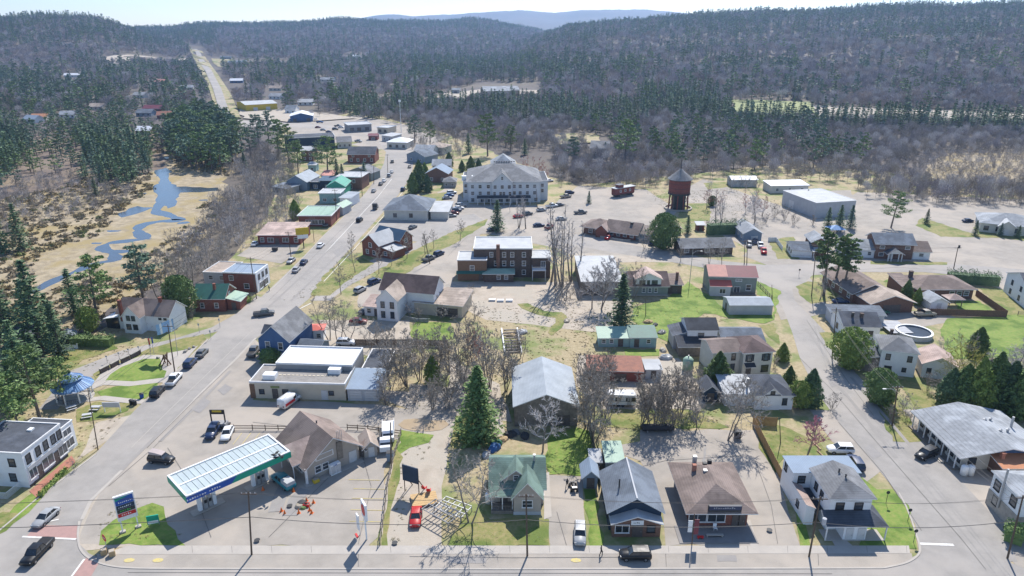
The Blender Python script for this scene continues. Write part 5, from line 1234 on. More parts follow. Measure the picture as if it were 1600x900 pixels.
t = house('grey-green semi-detached house with half red and half maroon metal roof', (1106,458), (1180,460), 8.6, 5.2, ('gx', 1.9), 'greygreen', 'r_maroon', [('F', [.16], 1.2, 1.2, 1.6, 'win'), ('F', [.84], 1.2, 1.3, 1.7, 'win'), ('F', [.62], 4.0, 1.6, .5), ('F', [.6], .1, 1.6, 2.1, 'shop'), ('R', 2, 3.4, .8, 1.1)], ov=.35)
w = t['w']; ob('red_roof', MB().slab([(-.37, -.37, 5.33), (w*.38, -.37, 5.33), (w*.38, 4.3, 7.40), (-.37, 4.3, 7.40)], [(0,1,2,3)], [0,1,2,3], .10), ['r_salmon', 'r_salmon'], t)
ob('red_roof', MB().slab([(-.37, 4.31, 7.40), (w*.38, 4.31, 7.40), (w*.38, 8.98, 5.33), (-.37, 8.98, 5.33)], [(0,1,2,3)], [0,1,2,3], .10), ['r_salmon', 'r_salmon'], t)
wing(t, .2, -2.2, w*.42, 2.18, 3.0, ('shed', 1.0), 'lightgrey', 'r_red', ov=.3, wname='porch_wall', rname='porch_roof'); openings(t, w*.42, 2.2, [('F', [.6], .9, 1.6, 1.3, 'shop')], .2, -2.2)
ob('deck', MB().box(w*.45, -2.2, 0, w-.2, -.01, .5), 'weathered', t); railing(t, [(w*.45, -2.1), (w-.3, -2.1)], .5, .9, 'weathered')
t = house('long white shed with pale metal roof at the corner of the side street', (1139,492), (1206,492), (1137,464), 2.7, ('gx', .9), 'lightgrey', 'r_metal', [('L', [.5], .05, 1, 2, 'door')], name='shed', cat='shed', ov=.2)
t = house('long low teal shed with dark green roof on the right part', (984,543), (1025,543), 4.8, 2.6, ('shed', .9), 'teal', 'r_dkgreen', [('F', [.25], .1, 1.0, 2.0, 'door'), ('F', [.7], 1.2, .8, .9)], name='shed', cat='shed', ov=.3,
   parts=((-7.4, .3, 7.38, 4.4, 2.4, ('shed', .7), 'teal', 'r_palegreen', [('F', [.7], .1, 1.0, 1.9, 'door'), ('F', [.15,.4], 1.1, .8, .9)], {'wname': 'left_wall', 'rname': 'left_roof'}),))
t = house('white house with black roof and dark lower verandas behind the cream two-storey house', (1072,548), (1118,548), 7, 5.4, ('gx', 1.6), 'whiteplain', 'r_black', [('F', [.45], 3.6, 1.5, 1.1, 'win')], ov=.35,
   parts=((-2.5, -3.2, 10.5, 3.15, 2.6, ('shed', 1.0), 'weathered', 'r_black', [], {'wname': 'veranda_wall', 'rname': 'veranda_roof'}), (8.2, -1.5, 9.5, 8, 3.2, ('gx', 1.5), 'greygreen', 'r_slate', [('F', 2, 1.0, 1.0, 1.1)], {'wname': 'wing_wall', 'rname': 'wing_roof'}), (-3.0, 1, 2.9, 5.5, 3.6, ('shedl', .8), 'lightgrey', 'r_charcoal', [], {'wname': 'stair_wall', 'rname': 'stair_roof'})))
t = house('cream two-storey house with brown hip roof and dark shutters', (1158,587), (1203,584), 8, 5.6, ('hip', 1.9), 'offwhite', 'r_darkbrown', [('F', [.22,.78], 3.5, .9, 1.5, 'bwin'), ('F', [.78], .8, 1.5, 1.4, 'bwin'), ('F', [.22], .1, 1.0, 2.1, 'door'), ('R', 2, 3.5, .9, 1.4, 'bwin')], ov=.5,
   parts=((-6.4, 1.4, 6.38, 7, 5.4, ('gx', 1.3), 'offwhite', 'r_brown', [('F', [.75], 3.4, .8, 1.4, 'bwin'), ('F', [.75], .9, .8, 1.4, 'bwin')], {'wname': 'wing_wall', 'rname': 'wing_roof'}),))
w = t['w']; ob('awning', MB().slab([(w*.04, -1.2, 2.5), (w*.40, -1.2, 2.5), (w*.40, -.02, 3.1), (w*.04, -.02, 3.1)], [(0,1,2,3)], [0,1,2,3], .1), ['r_black', 'trim'], t)
for fx in (.10,.34,.66,.90): ob('shutter', MB().box(w*fx-.18, -.08, 3.45, w*fx+.18, -.005, 5.05), 'r_black', t)
t = house('white bungalow with black hip roof and little front dormer', (1178,640), (1237,640), 8.5, 3.3, ('hip', 2.2), 'white', 'r_charcoal', [('F', [.28,.78], 1.2, .8, 1.3, 'bwin'), ('R', 2, 1.2, .8, 1.2, 'bwin')], ov=.4,
   parts=((1.6, -.15, 3.4, 3.2, 3.4, ('gy', 1.5), 'white', 'r_charcoal', [('F', [.5], 3.6, .7, .6, 'bwin')], {'wname': 'dormer_wall', 'rname': 'dormer_roof', 'ov': .3}), (-5.6, 1.5, 5.58, 6, 2.8, ('shed', .9), 'white', 'r_membrane', [], {'wname': 'annex_wall', 'rname': 'annex_roof'})), chim=((-.1,.4,3.8,.35,1.4,'metalgrey'),))
house('small dark blue shed among the bare shrubs', (1099,628), (1120,628), 4.4, 2.6, ('gy', 1.1), 'darkblue', 'r_charcoal', [('F', [.5], .05, 1.2, 1.9, 'door')], name='shed', cat='shed')
# -- big garage
t = house('big brown garage with broad pale metal gable roof among bare trees', (804,666), (902,665), (905,575), 4.4, ('gy', 2.5), 'weathered', 'r_metal', [('F', [.78], .05, 2.2, 2.3, 'dgarage'), ('R', 2, 1.2, 1.2, 1.0)], name='garage', cat='garage', ov=.35)
t = house('long low rusty-roofed shed north of the parked trailer', (918,595), (1003,597), 5.5, 2.5, ('shed', .8), 'redwood', 'r_rust', [('F', [.3,.6], .05, 2.4, 1.9, 'dgarage')], name='shed', cat='shed', ov=.3)
t = house('small white flat-roofed hut at the right end of the rusty shed', (1008,592), (1033,592), 3.8, 2.2, ('shed', .4), 'lightgrey', 'r_membrane', [('F', [.5], .05, .9, 1.8, 'door')], name='hut', cat='hut', ov=.2)
# -- right side
t = house('brown-roofed brick bungalow with front-gabled double garage', (1359,490), (1424,488), 8, 3.0, ('gy', 2.0), 'brickbrown', 'r_tan', [('F', [.5], .05, 4.6, 2.3, 'dgarage')], name='bungalow', cat='house', ov=.7,
   parts=((-1.0, 7.5, 11.0, 17, 3.2, ('gy', 2.3), 'brickbrown', 'r_brown', [('L', 4, 1.1, 1.3, 1.1)], {'wname': 'main_wall', 'rname': 'main_roof', 'ov': .8}),))
t = house('brick bungalow with wide brown hip roof behind the wooden fence', (1432,467), (1518,467), 11, 3.0, ('hip', 2.2), 'brickbrown', 'r_brown', [('F', [.25,.62,.75,.88], 1.1, 1.3, 1.2), ('R', 2, 1.1, 1.2, 1.1)], name='bungalow', cat='house', ov=.8, chim=((.1,.7,4.2,.9,1.4,'brickdark'),),
   parts=((-3.4, 1.2, 3.38, 9, 2.9, ('shed', 1.0), 'brickbrown', 'r_brown', [], {'wname': 'side_wall', 'rname': 'side_roof'}),))
house('small white garage with cream gable roof inside the fenced yard', (1452,485), (1479,485), 5.5, 2.4, ('gy', 1.2), 'whiteplain', 'r_lightgrey', [('F', [.5], .05, 1, 1.9, 'wdoor')], name='garage', cat='garage')
t = thing('gazebo', 'small brown-roofed gazebo on the bungalow patio', 'gazebo', G(1487, 477)); posts(t, [(-1.7,-1.4),(1.7,-1.4),(1.7,1.4),(-1.7,1.4)], 2.4, .09, 'weathered')
ob('roof', MB().slab([(-2.3,-2,2.4),(2.3,-2,2.4),(2.3,2,2.4),(-2.3,2,2.4),(0,0,3.5)], [(0,1,4),(1,2,4),(2,3,4),(3,0,4)], [0,1,2,3], .1), ['r_pink', 'trim'], t)
t = house('low white house with dark roof standing right behind the white hip-roofed house', (1316,530), (1372,532), 9, 3.6, ('gx', 2.0), 'whiteplain', 'r_charcoal', [('F', 2, 1.2, 1.0, 1.2, 'bwin'), ('L', 1, 1.2, 1.0, 1.2, 'bwin')], ov=.4, chim=((.55,.3,5,.7,.9,'brickdark'), (.3,.3,5,.5,1,'darkmetal')),
   parts=((.2, 9.2, 13, 4.5, 3.0, ('shed', .6), 'lightgrey', 'r_slate', [], {'wname': 'rear_wall', 'rname': 'rear_roof'}),))
t = house('two-storey white house with grey hip roof by the pole on the side street', (1371,583), (1427,590), 8.2, 5.8, ('hip', 2.0), 'whiteplain', 'r_grey', [('F', [.2,.8], 3.7, .8, 1.2, 'bwin'), ('F', [.25], .8, 1.3, 1.2, 'bwin'), ('F', [.7], 1.2, .7, .8, 'bwin'), ('L', [.5], 3.7, .8, 1.2, 'bwin')], ov=.35, chim=((.4,.9,6.4,.6,1.4,'brickdark'),),
   parts=((-3.2, .5, 3.18, 5, 3.0, ('shedl', .9), 'weathered', 'r_charcoal', [], {'wname': 'porch_wall', 'rname': 'porch_roof'}), (8.8, .8, 6.5, 7, 3.4, ('gy', 1.7), 'whiteplain', 'r_pink', [('F', [.2], 1.3, .7, 1.0, 'bwin')], {'wname': 'annex_wall', 'rname': 'annex_roof'})))
t = house('two-storey brick house with white portico and long low wings', (1366,404), (1424,406), 9, 5.4, ('gx', 2.2), 'brickbrown', 'r_slate', [('F', [.16,.84], 3.6, 1.4, .9), ('F', [.16], 1.1, 1.4, 1.1), ('F', [.42], .1, 1.3, 2.1, 'wdoor')], ov=.7,
   parts=((-9.5, .5, 9.45, 10, 2.8, ('gx', 2.2), 'whiteplain', 'r_lightgrey', [('F', 3, 1.0, 1.0, 1.1)], {'wname': 'left_wall', 'rname': 'left_roof'}), (10.7, .6, 6.8, 9, 2.8, ('gx', 2.2), 'whiteplain', 'r_brown', [('F', [.15], .1, .9, 2, 'wdoor'), ('F', [.6], 1.1, 1.3, 1)], {'wname': 'right_wall', 'rname': 'right_roof'}), (3.0, -3.0, 4.6, 2.9, 2.7, ('gy', 1.4), 'trim', 'r_charcoal', [], {'wname': 'porch', 'rname': 'portico_roof', 'open_': True})))
posts(t, [(3.2,-2.8),(4.2,-2.8),(6.4,-2.8),(7.4,-2.8)], 2.75, .13); ob('portico_gable', MB().poly([(3.0,-2.95,2.72),(7.6,-2.95,2.72),(5.3,-2.95,4.1)]), 'trim', t)
t = house('small brick and white house with corner carport and grey roof', (1266,400), (1290,401), 8.5, 5.0, ('gy', 1.4), 'brickbrown', 'r_lightgrey', [('F', [.7], 3.2, 1.0, 1.1)], ov=.6, parts=((-6.5, -2.2, 6.4, 9, 2.6, ('gx', 1.6), 'whiteplain', 'r_slate', [('L', 3, 1.2, .9, .9, 'bwin')], {'wname': 'left_wall', 'rname': 'left_roof'}), (0, -3.2, 5.4, 3.1, 2.5, ('shed', .5), 'trim', 'r_membrane', [], {'open_': True, 'rname': 'carport_roof'})))
posts(t, [(.2,-3.0),(5.2,-3.0)], 2.5, .1)
t = house('big pale metal-clad warehouse with ribbed walls and white roof', (1272,341), (1334,337), (1243,297), 6.2, ('flat', .1), 'lightgrey', 'r_membrane', [('L', [.3], .1, 3.2, 3.4, 'garage')], name='warehouse', cat='warehouse', ov=.15)
house('long low building with white roof behind the bare trees past the warehouse', (1204,302), (1262,301), 9, 3.4, ('shed', .6), 'offwhite', 'r_white', [('F', 3, 1, 1.2, 1.2)], name='store', cat=BI)
house('small white-roofed garage beyond the gravel yard', (1143,292), (1182,292), 8, 3.4, ('gx', 1.0), 'lightgrey', 'r_white', [('F', [.3,.7], .05, 2.6, 2.4, 'garage')], name='garage', cat='garage')
t = house('pale bungalow with light roof and parked cars at its door', (1161,378), (1189,378), 13, 3.2, ('gy', 1.7), 'bluegrey', 'r_lightgrey', [('L', 3, 1.2, 1, 1), ('F', [.6], .05, 2.2, 2.1, 'garage')], name='bungalow', cat='house', ov=.5, chim=((.2,.7,3.8,.3,1.4,'metalgrey'),))
t = house('long low bungalow with light grey-brown roof behind the bare trees', (1064,399), (1144,397), 8.5, 2.8, ('gx', 1.8), 'brickdark', 'r_grey', [('F', [.1,.5,.8], 1.0, 1.5, 1.2), ('F', [.3], .05, 1, 2, 'door')], name='bungalow', cat='house', ov=.7)
t = house('old railway station with long brown roof and brick walls', (950,370), (992,376), 8, 3.2, ('gx', 2.3), 'brick', 'r_brown', [('F', 4, 1, 1.2, 1.3)], name='station_building', cat=BI, ov=1.6,
   parts=((-9.6, -.5, 9.5, 9, 2.9, ('hip', 2.5), 'brickbrown', 'r_brown', [('F', [.3,.7], .9, 1.3, 1.3)], {'wname': 'end_wall', 'rname': 'end_roof', 'ov': 1.2}), (9.3, .8, 6.5, 6.6, 3.1, ('gx', 1.9), 'bluegrey', 'r_tan', [('F', 2, 1, 1.1, 1.2)], {'wname': 'side_wall', 'rname': 'side_roof', 'ov': .8}), (-4, -2.2, 4.4, 5, 2.8, ('gy', 1.9), 'brick', 'r_pink', [], {'wname': 'bay_wall', 'rname': 'bay_roof'})), chim=((.75,.4,4.6,.9,1.0,'darkmetal'),))
house('small brown open shelter beside the cedar in front of the water tower', (1047,366), (1064,366), 8, 2.3, ('gy', 1.3), 'brickdark', 'r_pink', [('F', [.5], .05, 1.4, 1.9, 'dgarage')], name='shelter', cat='shed')
house('tiny brown garden shed right of the small spruce', (1089,361), (1100,361), 3, 2.3, ('shed', .4), 'redwood', 'r_membrane', [('F', [.5], .05, 1, 1.7, 'door')], name='shed', cat='shed')
t = house('tan building with grey hip roofs and two gabled bays at the right edge', (1530,362), (1625,372), 16, 3.6, ('hip', 2.8), 'offwhite', 'r_lightgrey', [('F', [.1,.3,.6,.8], 1.0, 1.4, 1.4, 'bwin')], name='clinic_building', cat=BI, ov=.8, parts=((5.5, -2, 5, 5, 3.5, ('gy', 1.8), 'offwhite', 'r_membrane', [('F', [.5], .1, 1.6, 2.1, 'wdoor')], {'wname': 'bay_wall', 'rname': 'bay_roof'}),))
t = house('white two-storey house with steep dark roof at the right edge', (1567,455), (1600,482), 10, 5.6, ('gy', 2.4), 'whiteplain', 'r_charcoal', [('F', [.3,.7], 3.6, .9, 1.2, 'bwin'), ('F', [.3,.7], 1.0, .9, 1.2, 'bwin')], ov=.3)
# -- hotel
t = house('large grey-sided three-storey hotel with broad hip roof and white trimmed centre gable', (732,317), (844,316), 28, 284, ('hip', 5.8, 14), 'hotelwall', 'r_grey',
   [('F', [.06,.165,.28,.72,.82,.92], 6.4, 1.3, 1.5), ('F', [.06,.165,.28,.72,.82,.92], 3.5, 1.3, 1.5), ('F', [.36,.64], 6.4, 1.2, 1.5), ('F', [.36,.64], 3.5, 1.2, 1.5), ('F', [.06,.94], .5, 1.4, 1.6)], name='hotel', cat='hotel', ov=.9)
w = t['w']
wing(t, w*.33, -1.0, w*.28, 10, 9.2, ('gy', 4.2), 'hotelwall', 'r_grey', ov=.7, wname='centre_wall', rname='centre_roof'); openings(t, w*.28, 10, [('F', [.12,.42,.58,.88], 3.5, 1.1, 1.5), ('F', [.15,.5,.85], 6.4, 1.3, 1.5), ('F', [.5], 10.2, .8, 1.4)], w*.33, -1.0)
ob('veranda_roof', MB().slab([(w*.12, -4.6, 2.9), (w*.86, -4.6, 2.9), (w*.86, -1.02, 3.5), (w*.12, -1.02, 3.5)], [(0,1,2,3)], [0,1,2,3], .15), ['r_black', 'trim'], t)
posts(t, [(w*(.13+.09*i), -4.4) for i in range(9)], 2.85, .12); openings(t, w, 2, [('F', [.2,.3,.45,.55,.7,.8], .6, 1.8, 1.8, 'shop')], 0, -1.03)
for s, n_ in ((-2.3, 'left'), (w+.02, 'right')): wing(t, s, 4, 2.25 if s < 0 else 3.6, 20, 8.6, ('flat', .2), 'hotelwall', 'r_charcoal', ov=.2, wname='end_wall', rname='end_roof'); openings(t, 2.3, 20, [('F', [.5], 3.5, 1.2, 1.5), ('F', [.5], 6, 1.2, 1.4)], s, 4)
wing(t, w*.34, 24, w*.34, 14, 11.5, ('hip', 4.5), 'hotelwall', 'r_lightgrey', ov=.7, wname='rear_wall', rname='rear_roof')
for fx in (-.06, .08): ob('roof_unit', MB().box(w*fx-1, 6, 8.5, w*fx+1, 8, 10.6), 'whiteplain', t)
hz_ = height_at((732,317), 284)
for i in range(9): ob('ridge_vent', MB().box(w*.36+i*1.1, 13.7, hz_+5.9, w*.36+i*1.1+.7, 14.3, hz_+6.25), 'darkmetal', t)
# -- hall with dark green roof east of the main street
t = house('white hall with large dark green-grey hip roof beside the main street', (601,344), (668,345), 19, 4.2, ('hip', 4.2), 'offwhite', 'r_slate', [('F', [.25,.62], 1.4, 1.2, 1.4, 'bwin'), ('L', 3, 1.4, 1.2, 1.4, 'bwin')], name='hall', cat=BI, ov=.6, parts=((18.2, 2, 7, 14, 3.2, ('shed', .8), 'offwhite', 'r_membrane', [], {'wname': 'annex_wall', 'rname': 'annex_roof'}),))
t = house('brick house with steel-blue and white roofs at the street corner', (567,398), (593,404), 9, 4.6, ('gy', 3.0), 'brick', 'r_membrane', [('F', [.5], 3.4, 1.2, 1.4), ('F', [.3,.7], 1.0, 1.1, 1.3)], ov=.5, parts=((-1.5, 7.6, 11.5, 6.5, 4.8, ('gx', 2.6), 'brick', 'r_steelblue', [('R', [.5], 3.4, 1.2, 1.3)], {'wname': 'main_wall', 'rname': 'main_roof'}), (5.9, 1.5, 6.4, 6, 2.8, ('shedr', 1.0), 'brick', 'r_membrane', [('F', [.5], 1, 1.2, 1.2)], {'wname': 'side_wall', 'rname': 'side_roof'})))
# ================================================================ left side of the main street, the park side, the far town
t = house('brick house with dark teal metal roof and white gable trim above the side road', (306,487), (353,487), 7.5, 4.0, ('gx', 2.6), 'brick', 'r_dkgreen', [('F', [.25,.72], 1.2, .9, 1.3), ('R', [.5], 3.2, .9, 1.2)], ov=.5, chim=((.62,.3,6.0,.6,1.2,'brick'),), parts=((8.4, 1.2, 3.4, 5.5, 2.6, ('shedr', .8), 'brick', 'r_palegreen', [('F', [.5], .1, 1, 2, 'door')], {'wname': 'porch_wall', 'rname': 'porch_roof'}),))
t = house('flat-roofed brick and white commercial block with grey roofs at the street bend', (352,455), (402,457), (352,412), 5.6, ('flat', .25), 'brick', 'r_metalblue', [('F', [.25], 3.6, 1.2, 1.3), ('F', [.7], 1.2, 1.4, 1.4)], name='shop_building', cat=BI, ov=.1, parts=((-7.5, 2.5, 7.45, 10, 4.6, ('flat', .2), 'lightgrey', 'r_tan', [('F', [.3,.75], 2.6, 1.2, 1.2)], {'wname': 'left_wall', 'rname': 'left_roof', 'ov': .1}),))
w, d = t['w'], t['d']; ob('white_front', MB().box(w+.01, -.05, 0, w+.3, d, 6.0), 'whiteplain', t); openings(t, w+.3, d, [('R', [.2,.5,.8], 3.6, 1.0, 1.4, 'bwin'), ('R', [.3,.7], .6, 2.0, 1.8, 'shop'), ('R', [.5], .1, 1.0, 2.1, 'door')])
t = house('white house with steep brown roofs and brick chimneys by the cedar hedge', (196,520), (222,522), 6.6, 4.6, ('gy', 2.6), 'whiteplain', 'r_brown', [('F', [.3,.7], 1.2, 1.1, 1.2, 'bwin'), ('F', [.35,.65], 3.6, .8, 1.1, 'bwin')], ov=.35,
   chim=((-.35,.3,6.6,.7,1.3,'brick'), (1.6,.8,7.0,.7,1.0,'brick')), parts=((-3.0, 2.2, 14.2, 7.0, 4.4, ('gx', 2.8), 'whiteplain', 'r_brown', [('F', [.9], 1.2, 1.4, 1.2, 'bwin'), ('F', [.83,.93], 3.4, .6, .9, 'bwin'), ('L', [.3,.7], 3.2, .7, 1.2, 'bwin')], {'wname': 'main_wall', 'rname': 'main_roof'}), (-6.6, 2.0, 3.5, 4.5, 2.6, ('shedl', .7), 'glassdark', 'r_white', [], {'wname': 'sunroom_wall', 'rname': 'sunroom_roof'})))
t = house('small dark shed half hidden below the spruces at the left edge', (288-280,540), (310-280,548), 6, 3.0, ('gy', 1.8), 'grey', 'r_charcoal', [('F', [.5], .1, 1, 2, 'door')], name='shed', cat='shed')
t = house('little grey playhouse behind the white fence next to the hedge', (99,540), (120,536), 3.2, 1.9, ('gy', .9), 'darkblue', 'r_slate', [('F', [.5], .1, .8, 1.5, 'door')], name='playhouse', cat='shed')
# -- park gazebo
g = G(118, 622); t = thing('park_gazebo', 'round park pavilion with bright blue two-tier roof on white posts', 'gazebo', g)
Rz = 4.0
ob('floor', MB().lathe([(3.6, 0), (3.6, .18), (0, .18)], 12), 'concrete', t)
def ringroof(name, r0, z0, r1, z1, n=12):
    mb = MB()
    for i in range(n):
        a, b = 6.28318*i/n, 6.28318*(i+1)/n
        p = [(r0*math.cos(a), r0*math.sin(a), z0), (r0*math.cos(b), r0*math.sin(b), z0), (r1*math.cos(b), r1*math.sin(b), z1), (r1*math.cos(a), r1*math.sin(a), z1)]
        mb.slab(p, [(0,1,2,3)], [0,1,2,3], .1, 0, 1)
        o = ob(name, mb, ['gazeboblue', 'gazeboblue'], t); mb = MB()
        nseg = 4
        for k in range(1, nseg):
            c = a+(b-a)*k/nseg; ob('seam', MB().tube((r0*math.cos(c)*.98, r0*math.sin(c)*.98, z0+.03), (r1*math.cos(c), r1*math.sin(c), z1+.03), .035, n=4), 'gazeboblue', o)
ringroof('lower_roof', Rz, 3.0, 1.9, 4.4); ringroof('upper_roof', 2.3, 4.7, .12, 5.9)
ob('lantern_wall', MB().lathe([(1.8, 4.3), (1.8, 4.85)], 12), 'whiteplain', t); ob('finial', MB().lathe([(.25, 5.8), (.3, 6.1), (.1, 6.3), (.02, 6.8)], 8), 'darkblue', t)
posts(t, [(3.3*math.cos(6.283*i/8), 3.3*math.sin(6.283*i/8)) for i in range(8)], 3.05, .1); railing(t, [(3.3*math.cos(6.283*i/8), 3.3*math.sin(6.283*i/8)) for i in range(2, 8)], .18, .9, 'darkblue')
# -- row of shops left of the main street
rows = [
 ('low red-brown plaza with pink-grey roof and yellow sign beside its parking lot', (404,382), (470,382), 13, 3.4, ('shed', 1.0), 'redwood', 'r_pink', [('F', [.1,.9], 1, 1.2, 1.5), ('F', [.45], .1, 1.2, 2.1, 'door'), ('F', [.65,.3], 1, 2.0, 1.4, 'shop')], 'plaza', BI),
 ('low brick store with flat pale green and white roof and white awning', (468,354), (518,354), 15, 4.2, ('flat', .2), 'brick', 'r_palegreen', [('F', [.3,.5,.7], 1, 2.2, 1.6, 'shop'), ('F', [.12], .1, 1.2, 2.1, 'door')], 'shop_building', BI),
 ('building with white flat roof and teal side walls in the row of shops', (500,318), (532,318), 9, 4.4, ('flat', .2), 'teal', 'r_membrane', [('F', 2, 1, 1.4, 1.3, 'shop')], 'shop_building', BI),
 ('building with arched bright green roof in the row of shops', (512,308), (540,308), 12, 5.0, ('gy', 2.4, .5), 'r_teal', 'r_teal', [('F', 2, 1, 1.2, 1.2)], 'shop_building', BI),
 ('brick-fronted building with flat grey roof facing the street curve', (528,296), (565,297), 12, 6.0, ('flat', .2), 'brickbrown', 'r_membrane', [('F', [.3,.7], 3.5, 1.1, 1.3), ('F', [.5], .6, 2.4, 1.8, 'shop')], 'brick_building', BI),
 ('grey barn with arched metal roof near the thicket', (449,297), (480,298), 15, 4.2, ('gy', 2.8), 'bluegrey', 'r_metal', [('F', [.5], .1, 2.6, 2.6, 'dgarage')], 'barn', 'barn'),
 ('low dark lean-to shed left of the arched metal barn', (426,300), (450,304), 7, 2.6, ('shed', .5), 'grey', 'r_slate', [('F', [.5], .1, 1.6, 2, 'door')], 'shed', 'shed'),
 ('dark blue flat-roofed shed between barn and red-roofed shed', (487,296), (500,296), 8, 3.6, ('flat', .1), 'darkblue', 'r_charcoal', [('F', [.5], .5, 1.6, 1.6)], 'shed', 'shed'),
 ('dark navy storage building right of the barn', (501,296), (522,296), 7, 4.2, ('shed', .5), 'darkblue', 'r_steelblue', [('F', [.5], .5, 1.6, 1.6)], 'shed', 'shed'),
 ('small brick shed with salmon-red metal roof', (503,285), (521,285), 8, 3.4, ('shed', .9), 'brickbrown', 'r_salmon', [('F', [.5], .5, 1.3, 1.4)], 'shed', 'shed'),
 ('grey house with pale roof behind the brick-fronted building', (544,280), (580,283), 9, 4.0, ('gy', 2.4), 'greygreen', 'r_grey', [('F', 2, 1, 1.1, 1.2)], 'house', 'house'),
 ('brick house with dark roof and white centre gable at the street bend', (544,255), (586,255), 13, 5.0, ('gx', 3.2), 'brick', 'r_charcoal', [('F', 4, 1.1, 1.2, 1.6), ('F', [.2,.8], 3.6, 1.1, 1.1)], 'house', 'house'),
 ('tall narrow brick house with pale roof beside the dark long building', (472,252), (490,252), 10, 6.0, ('gx', 1.6), 'brickbrown', 'r_membrane', [('F', 2, 1, 1.1, 1.2), ('F', 2, 3.6, 1.1, 1.2)], 'house', 'house'),
 ('very long dark charcoal-sided building with flat roof', (447,236), (524,232), 14, 7.5, ('flat', .3), 'darkblue', 'r_charcoal', [('F', [.15,.5,.85], 1, 2.2, 1.6)], 'warehouse', 'warehouse'),
 ('small turquoise shed below the evergreens', (482,268), (494,268), 6, 3.4, ('shed', .5), 'teal', 'r_membrane', [('F', [.5], .5, 1.3, 1.4)], 'shed', 'shed'),
 ('white-roofed cottage at the far street junction', (605,232), (636,233), 13, 4.0, ('hip', 2.4), 'offwhite', 'r_white', [('F', 3, 1, 1.4, 1.4, 'bwin')], 'house', 'house'),
 ('small pale building left of the white-roofed cottage', (597,220), (613,222), 9, 3.6, ('shed', .6), 'lightgrey', 'r_membrane', [('F', 2, 1, 1.2, 1.2)], 'shed', 'shed'),
 ('red-roofed little stand beside the white-roofed cottage', (576,219), (590,219), 6, 3.0, ('gx', 1.0), 'redwood', 'r_maroon', [('F', [.5], .5, 2.4, 1.4)], 'kiosk', 'kiosk'),
 ('grey flat-roofed store with dark windows at the far parking lot', (545,207), (581,205), 16, 5.0, ('flat', .3), 'grey', 'r_membrane', [('F', [.15,.45,.8], 1, 2.6, 2.0, 'bwin')], 'shop_building', BI),
 ('blue workshop with white roof beyond the long dark building', (454,191), (489,190), 20, 4.6, ('gy', 2.2), 'blue', 'r_white', [('F', [.2,.8], .1, 2.6, 2.6, 'dgarage')], 'workshop', BI),
 ('yellow-sided warehouse with pale roof near the far highway', (385,175), (434,172), 34, 6.0, ('gx', 1.6), 'yellow', 'r_membrane', [('F', [.3,.7], .1, 3.6, 3.4, 'garage')], 'warehouse', 'warehouse'),
 ('grey gabled house right of the far junction', (648,246), (676,247), 11, 4.2, ('gx', 2.4), 'lightgrey', 'r_lightgrey', [('F', 2, 1, 1.2, 1.2)], 'house', 'house'),
 ('blue-grey house with dark roof in front of the grey gabled house', (636,252), (664,256), 11, 4.0, ('gy', 2.6), 'bluegrey', 'r_slate', [('F', 2, 1, 1.1, 1.2)], 'house', 'house'),
 ('pale house with tan roof at the top of the side lane', (664,240), (692,242), 12, 4.2, ('hip', 2.2), 'offwhite', 'r_tan', [('F', 3, 1, 1.2, 1.2)], 'house', 'house'),
 ('white house with pale blue gable roof left of the hotel', (666,285), (700,286), 11, 4.6, ('gy', 2.8), 'brickbrown', 'r_metalblue', [('F', 2, 1, 1.2, 1.4)], 'house', 'house'),
 ('small grey gazebo-roofed cottage beside the hotel', (693,293), (712,293), 7, 2.8, ('hip', 1.8), 'grey', 'r_grey', [('F', 2, .9, 1.0, 1.0)], 'cottage', 'house'),
 ('grey house with tan roof behind the pale blue gable roof', (676,270), (704,270), 10, 4.0, ('gx', 2.2), 'grey', 'r_lightgrey', [('F', 2, 1, 1.2, 1.4)], 'house', 'house'),
 ('shingled grey house alone among the bare woods', (922,247), (950,248), 14, 6.0, ('gx', 3.0), 'grey', 'r_grey', [('F', 2, 3, 1.4, 1.4)], 'house', 'house'),
 ('long pale school building with folded roof in the far clearing', (757,153), (812,152), 30, 7.0, ('gx', 3.6), 'stone', 'r_lightgrey', [('F', 6, 1, 3, 2.4, 'bwin')], 'school_building', BI),
 ('small dark hut left of the far school building', (706,147), (718,147), 10, 4.5, ('shed', 1.0), 'grey', 'r_slate', [('F', [.5], .1, 3, 3, 'dgarage')], 'hut', 'hut'),
]
rows += [('small white shop with pale metal roof right of the green roofs', (532,322), (548,323), 9, 3.6, ('shed', .6), 'whiteplain', 'r_metal', [('F', 2, .8, 1.6, 1.5, 'shop')], 'shop_building', BI),
 ('narrow pale green-roofed shop below the arched green roof', (520,336), (536,337), 8, 3.4, ('gy', 1.2), 'lightgrey', 'r_palegreen', [('F', [.5], .6, 1.8, 1.8, 'shop')], 'shop_building', BI),
 ('pale house with grey roof above the brick house at the street bend', (528,232), (550,231), 12, 4.0, ('gx', 2.4), 'offwhite', 'r_grey', [('F', 3, 1, 1.2, 1.3)], 'house', 'house'),
 ('tan flat shop beside the far junction parking', (590,208), (606,209), 12, 4.0, ('flat', .3), 'cream', 'r_membrane', [('F', 2, 1, 2, 1.6, 'bwin')], 'shop_building', BI),
 ('white gabled cottage beyond the yellow warehouse', (446,178), (462,178), 12, 4.4, ('gx', 2.4), 'whiteplain', 'r_slate', [('F', 2, 1, 1.4, 1.4)], 'house', 'house')]
for L_, A_, B_, D_, h_, rf, wm, rm, sp, nm, ct in rows: house(L_, A_, B_, D_, h_, rf, wm, rm, sp, name=nm, cat=ct, ov=.5)
